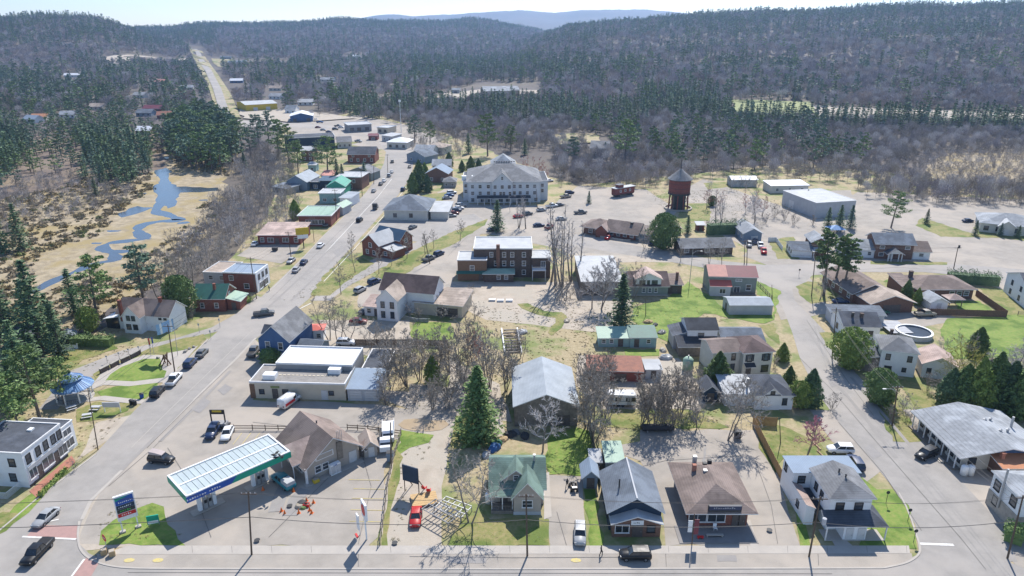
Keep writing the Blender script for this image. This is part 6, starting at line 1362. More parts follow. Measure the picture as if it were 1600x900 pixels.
# houses scattered through the far left and the far valley: small in the photograph, each set on the land
FAR = [((218,153),14,'whiteplain','r_lightgrey','white bungalow among the pines at the far left'), ((238,175),16,'redwood','r_maroon','long dark red-roofed house by the far left pines'), ((225,182),13,'bluegrey','r_slate','blue-grey house near the red-roofed house'),
 ((224,211),10,'weathered','r_white','hut with bright white roof at the edge of the pond woods'), ((260,186),15,'redwood','r_rust','low house with rusty red roof right of the far left pines'), ((292,141),14,'offwhite','r_lightgrey','pale house beside the highway slope'),
 ((150,172),12,'cream','r_tan','tan cottage in the far left woods'), ((105,185),13,'whiteplain','r_lightgrey','white cottage in the far left woods near the left edge'), ((60,190),12,'offwhite','r_orange','cottage with orange roof near the far left edge'),
 ((48,192),11,'whiteplain','r_metalblue','white hut with blue roof at the far left edge'), ((112,121),22,'whiteplain','r_white','white-roofed farm buildings under the left hill'), ((352,92),22,'bluegrey','r_slate','blue-grey shed right of the hilltop road'),
 ((370,100),34,'whiteplain','r_metalblue','long white-roofed depot right of the hilltop road'), ((369,130),16,'blue','r_white','small bright blue house beside the highway'), ((430,142),14,'offwhite','r_tan','tan-roofed house in the valley woods'), ((512,128),20,'offwhite','r_lightgrey','pale house in the valley clearing'),
 ((556,90),16,'whiteplain','r_white','tiny white house on the wooded hillside'), ((477,165),14,'whiteplain','r_membrane','small white house behind the yellow warehouse'), ((250,131),14,'weathered','r_salmon','salmon-roofed house above the far left pines'), ((430,155),13,'whiteplain','r_lightgrey','white cottage left of the spruce rows')]
for (p, w_, wm, rm, lab) in FAR:
    g = GT(*p) if p[1] < 166 else G(*p); t = thing('far_house', lab, 'house', (g.x-w_/2, g.y, g.z), R(rng.uniform(-15, 15)))
    wing(t, 0, 0, w_, 9, 3.2, ('gx', 2.4), wm, rm, ov=.6); ob('foundation', MB().box(-.1, -.1, -6, w_+.1, 9.1, .1), 'concrete', t); openings(t, w_, 9, [('F', 3, 1, 1.2, 1.3, 'bwin')])
# -- water tower
g = G(1059, 326); t = thing('water_tower', 'round red wooden water tower on tall dark legs with grey conical roof', 'water tower', g)
zt = height_at((1059,326), 300); zr = height_at((1059,326), 279); zp = height_at((1059,326), 268); rt_ = 16.5*G(1059,326).y/1100/.94
rt_ = (G(1076,326)-G(1042,326)).length/2*.95
ob('tank', MB().lathe([(rt_*.96, zt), (rt_, zr), (0, zr)], 28), 'redwood', t, True); st = t.children[0]
nst = 40
sm = MB().box(-rt_*3.1416/nst*.86, -.06, zt, rt_*3.1416/nst*.86, .0, zr).mesh('plank', ['redwood'])
for i in range(nst):
    a = 6.28318*i/nst; o = link('plank', sm, st, (math.cos(a)*(rt_-.02), math.sin(a)*(rt_-.02), 0), a+math.pi/2)
for z_ in (zt+.4, zt+(zr-zt)*.35, zt+(zr-zt)*.68, zr-.5): ob('hoop', MB().lathe([(rt_+.1, z_), (rt_+.13, z_+.06), (rt_+.1, z_+.14)], 28), 'darkmetal', st)
ob('roof', MB().lathe([(rt_+.8, zr-.15), (rt_+.8, zr), (.3, zp+1.2), (0, zp+1.3)], 20), 'r_grey', t); ob('finial', MB().tube((0, 0, zp+1), (0, 0, zp+6), .22, .06), 'darkmetal', t)
ob('platform', MB().lathe([(rt_+.3, zt-.8), (rt_+.3, zt-.02), (0, zt-.02)], 16), 'darkmetal', t)
for i in range(10):
    a = 6.28318*i/10; o = ob('leg', MB().tube((math.cos(a)*rt_*.95, math.sin(a)*rt_*.95, 0), (math.cos(a)*rt_*.88, math.sin(a)*rt_*.88, zt-.8), .22, n=6), 'redwood', t)
    b = a+6.28318/10; ob('brace', MB().tube((math.cos(a)*rt_*.95, math.sin(a)*rt_*.95, .6), (math.cos(b)*rt_*.88, math.sin(b)*rt_*.88, zt-1.2), .09, n=4), 'darkmetal', o)
ob('valve_house', MB().box(-2.4, -2.4, 0, 2.4, 2.4, zt-.8), 'darkmetal', t)
ob('stone_ring', MB().lathe([(rt_+1.5, 0), (rt_+1.5, .7), (rt_+.9, .7), (rt_+.9, 0)], 20), 'stone', t)
# -- caboose
g = G(962, 309); a2 = math.atan2(G(991,304).y-g.y, G(991,304).x-g.x)
t = thing('caboose', 'red railway caboose with raised cupola parked on the gravel yard', 'railway car', g, a2); L_ = (G(991,304)-g).length
b = ob('body', MB().box(0, 0, 1.1, L_, 3.0, 3.9), 'redwood', t); ob('roof', MB().box(-.4, -.3, 3.9, L_+.4, 3.3, 4.15), 'r_membrane', t)
cu = ob('cupola', MB().box(L_*.18, .3, 4.15, L_*.42, 2.7, 5.3), 'redwood', t); ob('cupola_roof', MB().box(L_*.15, .1, 5.3, L_*.45, 2.9, 5.5), 'r_grey', cu)
for x_ in (.25,.5,.75): put(t, L_, 3, 'F', L_*x_, 2.2, win_mesh(.8, .9), ('window', 'pane'))
for x_ in (.12,.22,.78,.88): ob('wheel', MB().tube((L_*x_, .2, .5), (L_*x_, 2.8, .5), .5, n=12), 'darkmetal', t)
ob('underframe', MB().box(0, .3, .7, L_, 2.7, 1.08), 'darkmetal', t)
# ================================================================ single trees, hedges and shrubs
def grove(kind, pts, label, group=None, sx=1.0):
    """label: one text for alike members of a clump, or a list, one text per tree"""
    for i, p in enumerate(pts):
        h = height_at(p[:2], p[2]) if p[2] > 28 else p[2]
        lab = label[i] if isinstance(label, (list, tuple)) else label
        plant(kind, p[0], p[1], h, lab, None if isinstance(label, (list, tuple)) and group is None else (group or None), sx*(p[3] if len(p) > 3 else 1))
grove('bigspruce', [(747,684,572)], ['large full dark green spruce standing alone behind the green-roofed house'], sx=1.25)
grove('spruce', [(970,516,428), (777,362,312), (383,268,237)], ['grey-green ragged spruce behind the teal shed', 'dark spruce in front of the hotel beside the brick building', 'dark spruce rising from the grey thicket by the pond'], sx=1.5)
grove('blackspruce', [(68,552,406), (22,566,438), (40,612,500), (5,398,322), (35,392,318), (96,560,470), (150,306,276), (12,640,560)],
 ['tall thin dark spruce, highest of the left-edge trees', 'dark spruce at the left edge below the marsh', 'dark spruce behind the pale hut at the left edge', 'spruce cut by the left edge beside the marsh', 'bushy spruce second from the left edge beside the marsh', 'dark spruce next to the playhouse', 'small lone spruce among grey marsh bushes', 'dark spruce by the left edge above the park pavilion'], sx=1.5)
grove('pine', [(152,500,402), (226,478,384), (62,652,545), (8,706,590), (405,230,180), (435,246,188), (452,256,196), (420,220,174), (466,272,222), (512,276,214), (497,262,222), (762,244,180), (798,236,196), (895,258,214), (975,258,188), (1392,356,300), (648,222,180), (672,226,190), (378,228,186), (392,244,200)],
 ['spreading green pine behind the white house with brick chimneys', 'tall pine with bare lower trunk right of the spreading pine', 'big dark pine overhanging the park pavilion', 'bright green pine at the left edge above the white building', 'dark pine left of the long charcoal building', 'tall pine touching the left end of the long charcoal building', 'pine in front of the long charcoal building', 'rounded pine on the grass bank above the pond thicket',
  'pine just below the charcoal building, left of the tall brick house', 'large dark pine in front of the charcoal building', 'pine between the tall brick house and the large dark pine', 'biggest dark conifer on the slope behind the hotel', 'narrow pine right of the biggest conifer behind the hotel', 'feathery green pine left of the lone shingled house', 'broad dark pine beside the lone shingled house', 'full round pine on the gravel yard behind the brick house with portico',
  'round pine beside the white mast', 'pine right of the white mast', 'pine above the pond, left of the bank pines', 'lower pine on the bank above the grey thicket'], sx=1.15)
grove('redpine', [(1287,462,362), (1302,452,368), (1316,458,374)], ['left and tallest of three pines on the street corner green', 'middle of three pines on the street corner green', 'right of three pines on the street corner green'], sx=1.2)
grove('spruce', [(1292,360,324), (1310,361,320), (1328,357,320), (1447,350,326), (1523,368,344), (1562,369,348), (1590,372,352), (1074,365,336), (920,318,298), (732,240,208), (820,242,216), (570,283,252), (528,288,248), (536,290,256), (945,246,222), (1260,320,296)],
 ['left of three small spruces beside the warehouse', 'middle of three small spruces beside the warehouse', 'right of three small spruces beside the warehouse', 'small spruce on the verge of the gravel yard', 'small spruce left of the tan building bay', 'small spruce in front of the tan building bay', 'smallest spruce by the right edge', 'small spruce right of the brown shelter', 'small dark fir alone on the gravel yard by the caboose', 'slim spruce left of the biggest conifer behind the hotel', 'small spruce on the slope above the hotel roof', 'dark spruce beside the brick-fronted building', 'left of two dark spruces above the red-roofed shed', 'right of two dark spruces above the red-roofed shed', 'thin spruce near the lone shingled house', 'thin spruce behind the warehouse roof'], sx=1.35)
grove('roundcedar', [(1036,388,334,.95)], ['big dense dark cedar in front of the old railway station'])
grove('cedar', [(1120,604,550,1.2), (1222,564,536,1.2), (1232,602,572,1.1), (1264,634,577,1.0), (1415,468,437,.9), (1432,476,450,.9), (645,302,270,1.0), (654,299,268,1.0), (655,283,250), (664,279,254), (736,272,244), (748,270,248), (702,262,238), (462,342,312,1.1), (1525,556,512,1.2), (1480,632,576,1.1), (1500,636,570,1.1), (1521,640,560,.9), (1546,636,552,.9), (1570,640,566,1.1), (1592,650,570,1.1), (676,600,556), (1540,600,562,1.2), (668,300,272), (722,268,250)],
 ['dense cedar beside the cream two-storey house', 'cedar at the kerb right of the cream two-storey house', 'cedar behind the white bungalow by the side street', 'tallest cedar beside the white bungalow at the side street', 'left of two pointed cedars by the fenced bungalow', 'right of two pointed cedars by the fenced bungalow', 'left of two yellow-green cedars behind the green-roofed hall', 'right of two yellow-green cedars behind the green-roofed hall', 'dark cedar by the grey gabled house at the far lane', 'second cedar by the grey gabled house at the far lane', 'left cedar on the slope beside the hotel', 'right cedar on the slope beside the hotel', 'cedar behind the grey house left of the hotel',
  'dark cedar in the thicket behind the pale green roofed store', 'dark cedar at the edge of the right-hand lawn', 'first dark cedar behind the long grey-roofed building', 'second dark cedar behind the long grey-roofed building', 'narrow tall cedar behind the middle of the long grey roof', 'slim dark cedar right of the yellow willow', 'cedar over the ridge of the long grey roof', 'cedar at the right edge behind the long grey roof', 'small evergreen inside the thicket behind the double garage', 'cedar in the bare trees right of the yellow willow', 'cedar right of the two yellow-green cedars', 'small cedar left of the hotel wing'])
grove('roundcedar', [(140,518,480,.9), (285,494,432,.9), (1325,574,514,1.0), (1372,630,578,.95), (1250,636,597,1.0), (423,568,545,1.6), (1386,632,610,1), (1112,322,306,1)],
 ['round clipped dark cedar beside the white house chimney', 'big round yellow-green tree left of the teal-roofed brick house', 'big round cedar at the kerb left of the white hip-roofed house', 'round cedar at the driveway right of the side street', 'lower round cedar at the kerb beside the white bungalow', 'low dark shrub against the blue house wall', 'low green shrub beside the round driveway cedar', 'low round shrub near the red maples'])
grove('willow', [(1508,600,524,1.1), (1490,604,548,1.0)], ['yellow-leaved willow behind the white annex house', 'smaller yellow willow left of the large one'])
grove('pink', [(1260,712,640)], ['small pink flowering tree on the lawn behind the white front building'])
grove('oak', [(1135,688,586)], ['crooked spreading bare tree at the back of the gravel lot'])
grove('pale', [(848,706,618), (1180,348,296), (938,484,398), (1575,606,530), (1556,618,548), (1592,600,520), (925,482,410)],
 ['pale bare tree in front of the big metal-roofed garage', 'pale bare tree by the warehouse yard', 'pale bare tree behind the white-roofed barn', 'pale bare tree at the right edge behind the willow', 'pale bare tree between the willow and the cedars', 'pale bare tree cut by the right edge', 'second pale bare tree behind the white-roofed barn'], sx=1.15)
grove('tall', [(868,446,300), (880,448,312), (893,440,330), (905,430,340), (810,356,302), (822,358,306), (1118,350,292), (1128,346,296), (860,440,330)],
 ['tallest bare poplar beside the dark brick building', 'second tall bare poplar beside the dark brick building', 'third bare poplar from the dark brick building', 'bare poplar nearest the white-roofed barn', 'left bare tree in the hotel parking lot', 'right bare tree in the hotel parking lot', 'left bare tree beside the water tower green', 'right bare tree beside the water tower green', 'short bare poplar touching the brick building'], sx=1.3)
grove('bare', [(734,818,688), (990,466,404), (884,470,420,1.2), (1108,412,372), (1128,414,368), (1064,408,378), (735,470,440), (1360,600,560), (1470,560,520), (330,432,362), (270,468,372), (252,470,380), (298,452,376), (352,420,366), (1280,470,425), (1240,318,298), (1505,560,515), (1005,392,352)],
 ['brown bare tree leaning over the verge left of the green-roofed house', 'thin bare tree behind the house with the white dormer', 'bushy bare tree below the tall poplars', 'left bare tree before the long low bungalow', 'right bare tree before the long low bungalow', 'small bare tree at the left end of the long low bungalow', 'small bare tree behind the tan garage', 'bare tree beside the driveway of the hip-roofed white house', 'bare tree beyond the round pool', 'bare tree behind the brick and white block', 'tall bare tree left of the teal-roofed brick house', 'bare tree leaning at the marsh edge', 'bare tree between the teal roof and the marsh', 'bare tree behind the plaza parking lot', 'thin bare tree left of the three corner pines', 'bare tree behind the warehouse', 'bare tree on the lawn right of the pool', 'bare tree between caboose and railway station'])
grove('bare', [(515,532,458), (529,534,462), (546,532,468), (578,545,490), (602,560,500)], 'leafless tree in the row behind the blue house', 'bare trees behind the blue house', sx=1.1)
grove('small', [(533,460,408), (555,426,380), (592,428,384), (612,415,382), (636,404,360), (664,398,360), (678,388,356), (719,377,340), (550,395,360), (1235,735-60,640)][:9],
 ['bare street tree at the tip of the grass strip', 'bare street tree beside the brick corner house', 'bare street tree below the lane, third from its tip', 'small bare street tree between the lane trees', 'bare street tree right of the brick corner house', 'bare street tree above the parked black pickup', 'bare street tree near the far end of the grass strip', 'bare tree on the grass triangle before the hotel', 'bare tree at the kerb left of the brick corner house'], 'street trees along the sloping grass strip')
grove('thicket', [(612,606,532), (636,604,500), (656,596,514), (682,598,520), (702,582,500), (722,596,490), (766,606,512), (790,610,520), (700,628,560), (604,632,572), (676,640,580), (730,622,556), (815,560,510), (662,560,508), (640,570,520), (750,560,512)],
 'leafless grey tree in the thicket between the double garage and the big garage', 'bare trees in the thicket behind the double garage', sx=1.1)
grove('thicket', [(916,668,560), (928,690,576), (942,648,556), (920,628,545), (934,612,540), (948,600,540)], 'leafless purplish tree in the strip right of the big garage', 'bare trees between big garage and trailer')
grove('thicket', [(1000,668,590), (1020,672,584), (1036,668,580), (1012,655,575), (1048,674,600), (1062,650,566), (1080,640,575), (1046,640,560), (1090,670,610)], 'leafless grey tree in the clump beside the parked trailer', 'bare trees right of the parked trailer')
grove('red', [(742,580,498), (752,572,506), (1104,326,288), (1122,330,292), (1166,332,298), (1176,336,294), (1190,338,300), (838,282,240), (850,290,250), (820,272,240)],
 ['reddish budding tree left in the central thicket', 'reddish budding tree right in the central thicket', 'red budding maple nearest the water tower', 'second red budding maple from the water tower', 'red budding maple beside the bungalow hedge, left', 'red budding maple beside the bungalow hedge, middle', 'red budding maple beside the bungalow hedge, right', 'reddish tree behind the right end of the hotel', 'reddish tree right of the hotel roof', 'reddish tree above the hotel ridge'])
grove('shrub', [(872,470,440), (890,466,440), (905,470,445)], 'low grey bush below the tall poplars', 'low bushes below the poplars', sx=1.3)
grove('shrub', [(700,640,610), (650,630,600), (725,650,612), (760,640,600), (625,606,580)], 'low leafless bush at the edge of the central thicket', 'low bushes round the central thicket', sx=1.3)
grove('shrub', [(1030,620,590), (1070,600,575), (1095,590,570), (1150,570,545), (1210,575,552), (1300,640,612), (1150,690,660)], 'low leafless bush in the back gardens of the white bungalow block', 'low bushes in the back gardens', sx=1.3)
grove('shrub', [(1392,660,630), (1420,655,625), (1410,640,612), (1450,610,580), (1470,620,590)], 'brown leafless bush behind the veranda of the long grey building', 'bushes behind the long grey building', sx=1.3)
grove('shrub', [(225,510,488), (240,515,500), (264,480,460), (372,470,455), (378,478,462), (395,470,455)], 'small brown bush beside the houses left of the main street', 'bushes by the left-hand houses', sx=1.2)
grove('shrub', [(640,495,470), (655,500,478), (690,500,472), (745,500,470), (730,520,490), (720,480,455)], 'brown leafless bush around the tan garage', 'bushes around the tan garage', sx=1.3)
grove('shrub', [(1225,345,320), (1240,352,330), (1210,340,312), (1195,350,330), (1270,352,334)], 'leafless bush along the wire fence left of the warehouse', 'bushes left of the warehouse', sx=1.2)
grove('blackspruce', [(52,530,436), (6,524,424), (86,538,458), (118,492,420), (30,640,560), (64,600,520)], ['spruce behind the tall thin spruce at the left', 'spruce cut by the left edge above the pale hut', 'spruce between the tall thin spruce and the playhouse', 'small spruce left of the spreading green pine', 'spruce left of the pavilion pine', 'spruce above the pavilion pine'], sx=1.7)
grove('pine', [(30,668,585), (100,632,560)], ['pine left of the pavilion pine, above the bright green pine', 'pine right behind the park pavilion'], sx=1.0)
grove('shrub', [(350,470,452), (300,500,478), (160,540,522), (60,690,665), (118,735,715)], 'small brown bush on the left verge', 'bushes on the left verges')
# clipped and loose hedges
def hedge(label, A, B, wd, h, matn='needle_green', group=None, seed=1):
    a, an, w = frame_of(A, B); r = np.random.RandomState(seed); n = int(w*h*26)+300
    C = np.stack([r.uniform(0, w, n), r.uniform(-wd/2, wd/2, n), r.uniform(0, 1, n)**.6*h], 1); C[:, 2] *= 1+.12*np.sin(C[:, 0]*1.7+seed)+.08*np.sin(C[:, 0]*4.1)
    e = np.sqrt(np.clip(1-(C[:, 2]/h/1.25)**3, .2, 1)); C[:, 1] *= e*(1+.15*np.sin(C[:, 0]*2.3))
    t = thing('hedge', label, 'hedge', a, an, group); link('leaves', tri_mesh('leaves', leafs(C, .34, r), matn), t)
    ob('branches', MB().box(.3, -wd*.3, 0, w-.3, wd*.3, h*.72), matn, t)
hedge('thick round-topped hedge in front of the white house garden', (112,538), (178,540), 3.6, 2.9)
hedge('long tall cedar hedge beside the brick bungalow street', (1478,440), (1560,446), 4.5, 4.0, 'needle_dark', seed=2)
hedge('dark wild cedar hedge behind the bungalow with parked cars', (1104,366), (1164,364), 5, 5.2, 'needle_dark', seed=3)
hedge('low bright hedge at the kerb below the round driveway cedar', (1378,628), (1398,652), 1.6, 1.4, 'needle_lime', seed=4)
hedge('dark bushes at the corner of the bottom right house', (1565,838), (1600,850), 3.5, 2.8, 'needle_green', seed=5)
hedge('low green planting along the parking edge of the white building', (62,778), (104,735), 1.0, .8, 'needle_lime', seed=6)
hedge('yellow-green bushes beside the porch of the teal-roofed brick house', (372,478), (392,470), 2.2, 1.5, 'needle_lime', seed=7)
# ================================================================ vehicles
def car_protos():
    P = {}
    def body(secs):   # secs: (x, zlow, zmid, ztop, half width low, half width top)
        out = []
        for x, zl, zm, zt, wl, wt in secs:
            out.append([(x,-wl*.9,zl),(x,wl*.9,zl),(x,wl,zl+.18),(x,wl,zm),(x,wt,zt),(x,0,zt+.03),(x,-wt,zt),(x,-wl,zm),(x,-wl,zl+.18)])
        return MB().loft(out)
    def cabin(x0, x1, x2, x3, zb, zt, wb, wt):
        g = MB(); r_ = MB()
        b = [(x0,-wb,zb),(x3,-wb,zb),(x3,wb,zb),(x0,wb,zb)]; t = [(x1,-wt,zt),(x2,-wt,zt),(x2,wt,zt),(x1,wt,zt)]
        for i in range(4): j = (i+1) % 4; g.poly([b[i], b[j], t[j], t[i]])
        r_.loft([[(x, y*(wt+.03), zt-.03) for y in (-1, 1)] + [(x, y*(wt+.03), zt+.02+k*(1-y*y*.9)) for y in (1, .5, 0, -.5, -1)] for x, k in ((x1-.06, .01), ((x1*3+x2)/4, .055), ((x1+x2)/2, .07), ((x1+x2*3)/4, .055), (x2+.06, .01))])
        for s in (-1, 1):
            for (xa, xb) in ((x0, x1), (x3, x2)): r_.tube((xa, s*wb, zb), (xb, s*wt, zt), .045, n=4)
            xm = (x0+x3)/2; r_.tube((xm, s*(wb+.01), zb), ((x1+x2)/2, s*(wt+.01), zt), .045, n=4)
        return g, r_
    def wheel():
        w_ = MB().tube((0, -.11, 0), (0, .11, 0), .34, n=14); r_ = MB().tube((0, -.125, 0), (0, .125, 0), .20, n=10); return w_.mesh('wheel', ['tyre']), r_.mesh('rim', ['rim'])
    WH = wheel()
    def lamp(m_, w_=.34, h_=.16): return MB().bx((0, 0, 0), (.06, w_, h_)).mesh('lamp', [m_])
    HL, TL = lamp('lampglass'), lamp('taillamp')
    def make(kind, bod, cab, wx, xl, zl, hw, extra=()):
        me_b = bod.mesh(kind, ['c_white'], True); g, r_ = cab
        P[kind] = dict(body=me_b, glass=g.mesh('windows', ['carglass']), roof=r_.mesh('roof', ['c_white']), wx=wx, lamps=(xl, zl, hw), extra=extra)
    make('sedan', body([(-2.3,.32,.6,.78,.72,.66),(-2.1,.25,.7,.92,.86,.78),(-1.2,.25,.75,.98,.9,.8),(0,.25,.75,.96,.9,.82),(.9,.25,.75,.93,.9,.8),(1.7,.25,.68,.82,.88,.76),(2.2,.28,.58,.68,.8,.66),(2.32,.34,.5,.6,.66,.55)]), cabin(-1.75,-1.05,.25,1.05,.93,1.42,.80,.62), (-1.35,1.4), 2.2, .62, .62)
    make('suv', body([(-2.3,.4,.8,1.0,.8,.74),(-2.15,.3,.85,1.12,.9,.82),(-1,.3,.88,1.12,.93,.84),(.8,.3,.88,1.1,.93,.83),(1.75,.3,.82,1.02,.9,.78),(2.2,.34,.7,.86,.82,.68),(2.32,.4,.6,.72,.7,.58)]), cabin(-2.2,-1.85,.35,1.05,1.08,1.68,.83,.68), (-1.4,1.4), 2.2, .78, .64)
    pk = body([(-2.75,.45,.85,1.05,.88,.86),(-2.6,.4,.9,1.12,.95,.92),(-.7,.4,.9,1.12,.95,.92),(.9,.4,.9,1.12,.95,.88),(2.2,.4,.88,1.06,.93,.84),(2.7,.45,.8,.95,.86,.74)])
    bed = MB().box(-2.5, -.74, 1.13, -.75, .74, 1.17).mesh('bed', ['black'])
    make('pickup', pk, cabin(-.85,-.55,.75,1.35,1.10,1.78,.86,.70), (-1.75,1.75), 2.64, .85, .68, (('bed', bed, False),))
    cap = MB().loft([[(x, -.85, 1.12), (x, .85, 1.12), (x, .74, 1.75), (x, -.74, 1.75)] for x in (-2.7, -.75)]).mesh('bed_cap', ['c_white'])
    make('capped_pickup', pk, cabin(-.85,-.55,.75,1.35,1.10,1.78,.86,.70), (-1.75,1.75), 2.64, .85, .68, (('bed_cap', cap, 'r_membrane'),))
    vb = MB().loft([[(x,-.95,.4),(x,.95,.4),(x,.97,1.2),(x,.86,zt),(x,-.86,zt),(x,-.97,1.2)] for x, zt in ((-2.6,2.15),(-2.5,2.3),(1.0,2.3),(1.4,1.9))]).loft([[(x,-.93,.4),(x,.93,.4),(x,.93,zm),(x,-.93,zm)] for x, zm in ((1.38,1.3),(2.5,1.05),(2.65,.8))])
    g = MB().poly([(1.42,-.8,1.32),(1.9,-.78,1.22),(1.9,.78,1.22),(1.42,.8,1.32)]).poly([(1.02,-.87,2.2),(1.95,-.86,1.25),(1.95,.86,1.25),(1.02,.87,2.2)]).box(.2,-.99,1.3,1.0,.99,1.9)
    make('van', vb, (g, MB().box(-2.4,-.3,2.31,.6,.3,2.38)), (-1.75,1.75), 2.6, .8, .68, (('red_panel', MB().box(-2.3,-.985,.75,.6,-.965,1.35).mesh('red_panel', ['plastic_red']), False), ('red_panel', MB().box(-2.3,.965,.75,.6,.985,1.35).mesh('red_panel', ['plastic_red']), False)))
    return P, WH, HL, TL
CP_, WH, HL, TL = car_protos()
CNAME = dict(sedan='sedan_car', suv='suv_car', pickup='pickup_truck', capped_pickup='pickup_truck', van='van')
CCAT = dict(sedan='car', suv='car', pickup='pickup truck', capped_pickup='pickup truck', van='van')
_cm = {}
def recolor(me, col):
    k = (me.name, col)
    if k not in _cm: m_ = me.copy(); m_.materials[0] = M(col); _cm[k] = m_
    return _cm[k]
def car(kind, px, py, to, col, label, group=None, small=False):
    g = G(px, py); q = G(*to); an = math.atan2(q.y-g.y, q.x-g.x); p = CP_[kind]
    t = thing(CNAME[kind], label, CCAT[kind], (g.x, g.y, .07), an, group)
    link('body', recolor(p['body'], col), t); link('windows', p['glass'], t); link('roof', recolor(p['roof'], col), t)
    for n_, m_, c_ in p['extra']: link(n_, m_ if not c_ else recolor(m_, c_), t)
    xl, zl, hw = p['lamps']
    for x in p['wx']:
        for s in (-1, 1):
            w_ = link('wheel', WH[0], t, (x, s*.82, .34))
            if not small: link('rim', WH[1], w_)
    for s in (-1, 1):
        if not small: link('headlight', HL, t, (xl, s*hw, zl))
        link('taillight', TL, t, (-xl-.05, s*hw, zl+.08))
    return t
UP, DN = 'up', 'dn'
car('sedan', 73, 813, (50,833), 'c_silver', 'silver sedan driving down the main street onto the red crossing')
car('pickup', 60, 868, (36,893), 'c_black', 'black pickup truck waiting at the bottom left corner')
t = car('suv', 253, 722, (290,726), 'c_black', 'small black car with pale folded cargo on its roof crossing the forecourt')
ob('roof_cargo', MB().loft([[(x, -.7, 1.75), (x, .7, 1.75), (x, .6, 1.75+h), (x, -.6, 1.75+h)] for x, h in ((-1.8,.5),(-.5,.35),(.7,.1))]), 'c_pink', t)
car('suv', 333, 679, (325,692), 'c_navy', 'dark navy SUV parked left of the white car by the rail fence')
car('sedan', 356, 681, (350,694), 'c_white', 'white car parked beside the rail fence')
car('van', 453, 632, (470,620), 'c_white', 'white and red service van leaving the cream shop')
car('sedan', 650, 812, (648,830), 'c_red', 'bright red car parked by the white steel frames')
car('suv', 906, 840, (906,856), 'c_silver', 'silver SUV parked in the driveway left of the blue hall')
car('suv', 992, 872, (960,872), 'c_black', 'shiny black SUV parked at the kerb in front of the blue hall')
car('suv', 1312, 707, (1285,706), 'c_white', 'white SUV parked behind the white front building')
car('suv', 1336, 728, (1328,716), 'c_navy', 'dark blue car half hidden behind the white front building')
car('suv', 1446, 714, (1432,720), 'c_black', 'dark hatchback parked before the veranda of the long grey building')
car('capped_pickup', 443, 757, (424,742), 'c_teal', 'teal pickup with pale bed cap at the fuel pumps')
car('suv', 247, 616, (257,604), 'c_black', 'dark SUV parked nearest along the park kerb')
car('pickup', 273, 597, (283,585), 'c_white', 'white pickup parked along the park kerb')
car('suv', 298, 571, (308,560), 'c_navy', 'navy SUV parked third along the park kerb')
car('sedan', 316, 555, (326,544), 'c_grey', 'grey sedan parked farthest along the park kerb')
car('pickup', 413, 493, (440,490), 'c_grey', 'grey pickup turning across the junction')
car('pickup', 397, 553, (406,540), 'c_grey', 'dark grey pickup parked beside the blue house')
car('sedan', 463, 424, (472,413), 'c_silver', 'silver sedan coming down the main street below the plaza')
car('sedan', 475, 412, (485,400), 'c_navy', 'dark blue sedan behind the silver sedan on the main street')
car('sedan', 455, 410, (445,418), 'c_silver', 'silver car parked at the corner below the plaza')
car('sedan', 501, 386, (511,376), 'c_white', 'white sedan on the main street right of the yellow sign')
car('suv', 562, 346, (574,336), 'c_black', 'black SUV on the main street at the crossing')
t = car('pickup', 587, 326, (593,316), 'c_grey', 'dark truck with high box driving on the main street')
ob('cargo_box', MB().box(-2.6, -.95, 1.15, -.8, .95, 2.6), 'darkmetal', t)
car('pickup', 562, 459, (585,448), 'c_silver', 'silver car at the end of the lane before the white house') if 0 else car('suv', 563, 456, (578,448), 'c_silver', 'silver SUV parked behind the white two-storey house')
car('suv', 585, 443, (600,437), 'c_navy', 'navy SUV parked near the brown roof of the white house')
car('suv', 541, 539, (560,539), 'c_white', 'white station wagon parked behind the white membrane roof')
car('sedan', 560, 505, (580,505), 'c_dkred', 'old dark car among the bare trees by the white house')
car('sedan', 572, 489, (590,482), 'c_grey', 'grey old car parked under the white house annex')
car('pickup', 670, 407, (684,401), 'c_grey', 'grey pickup parked on the street left of the brick building')
car('suv', 686, 399, (700,393), 'c_navy', 'dark blue car parked behind the grey pickup')
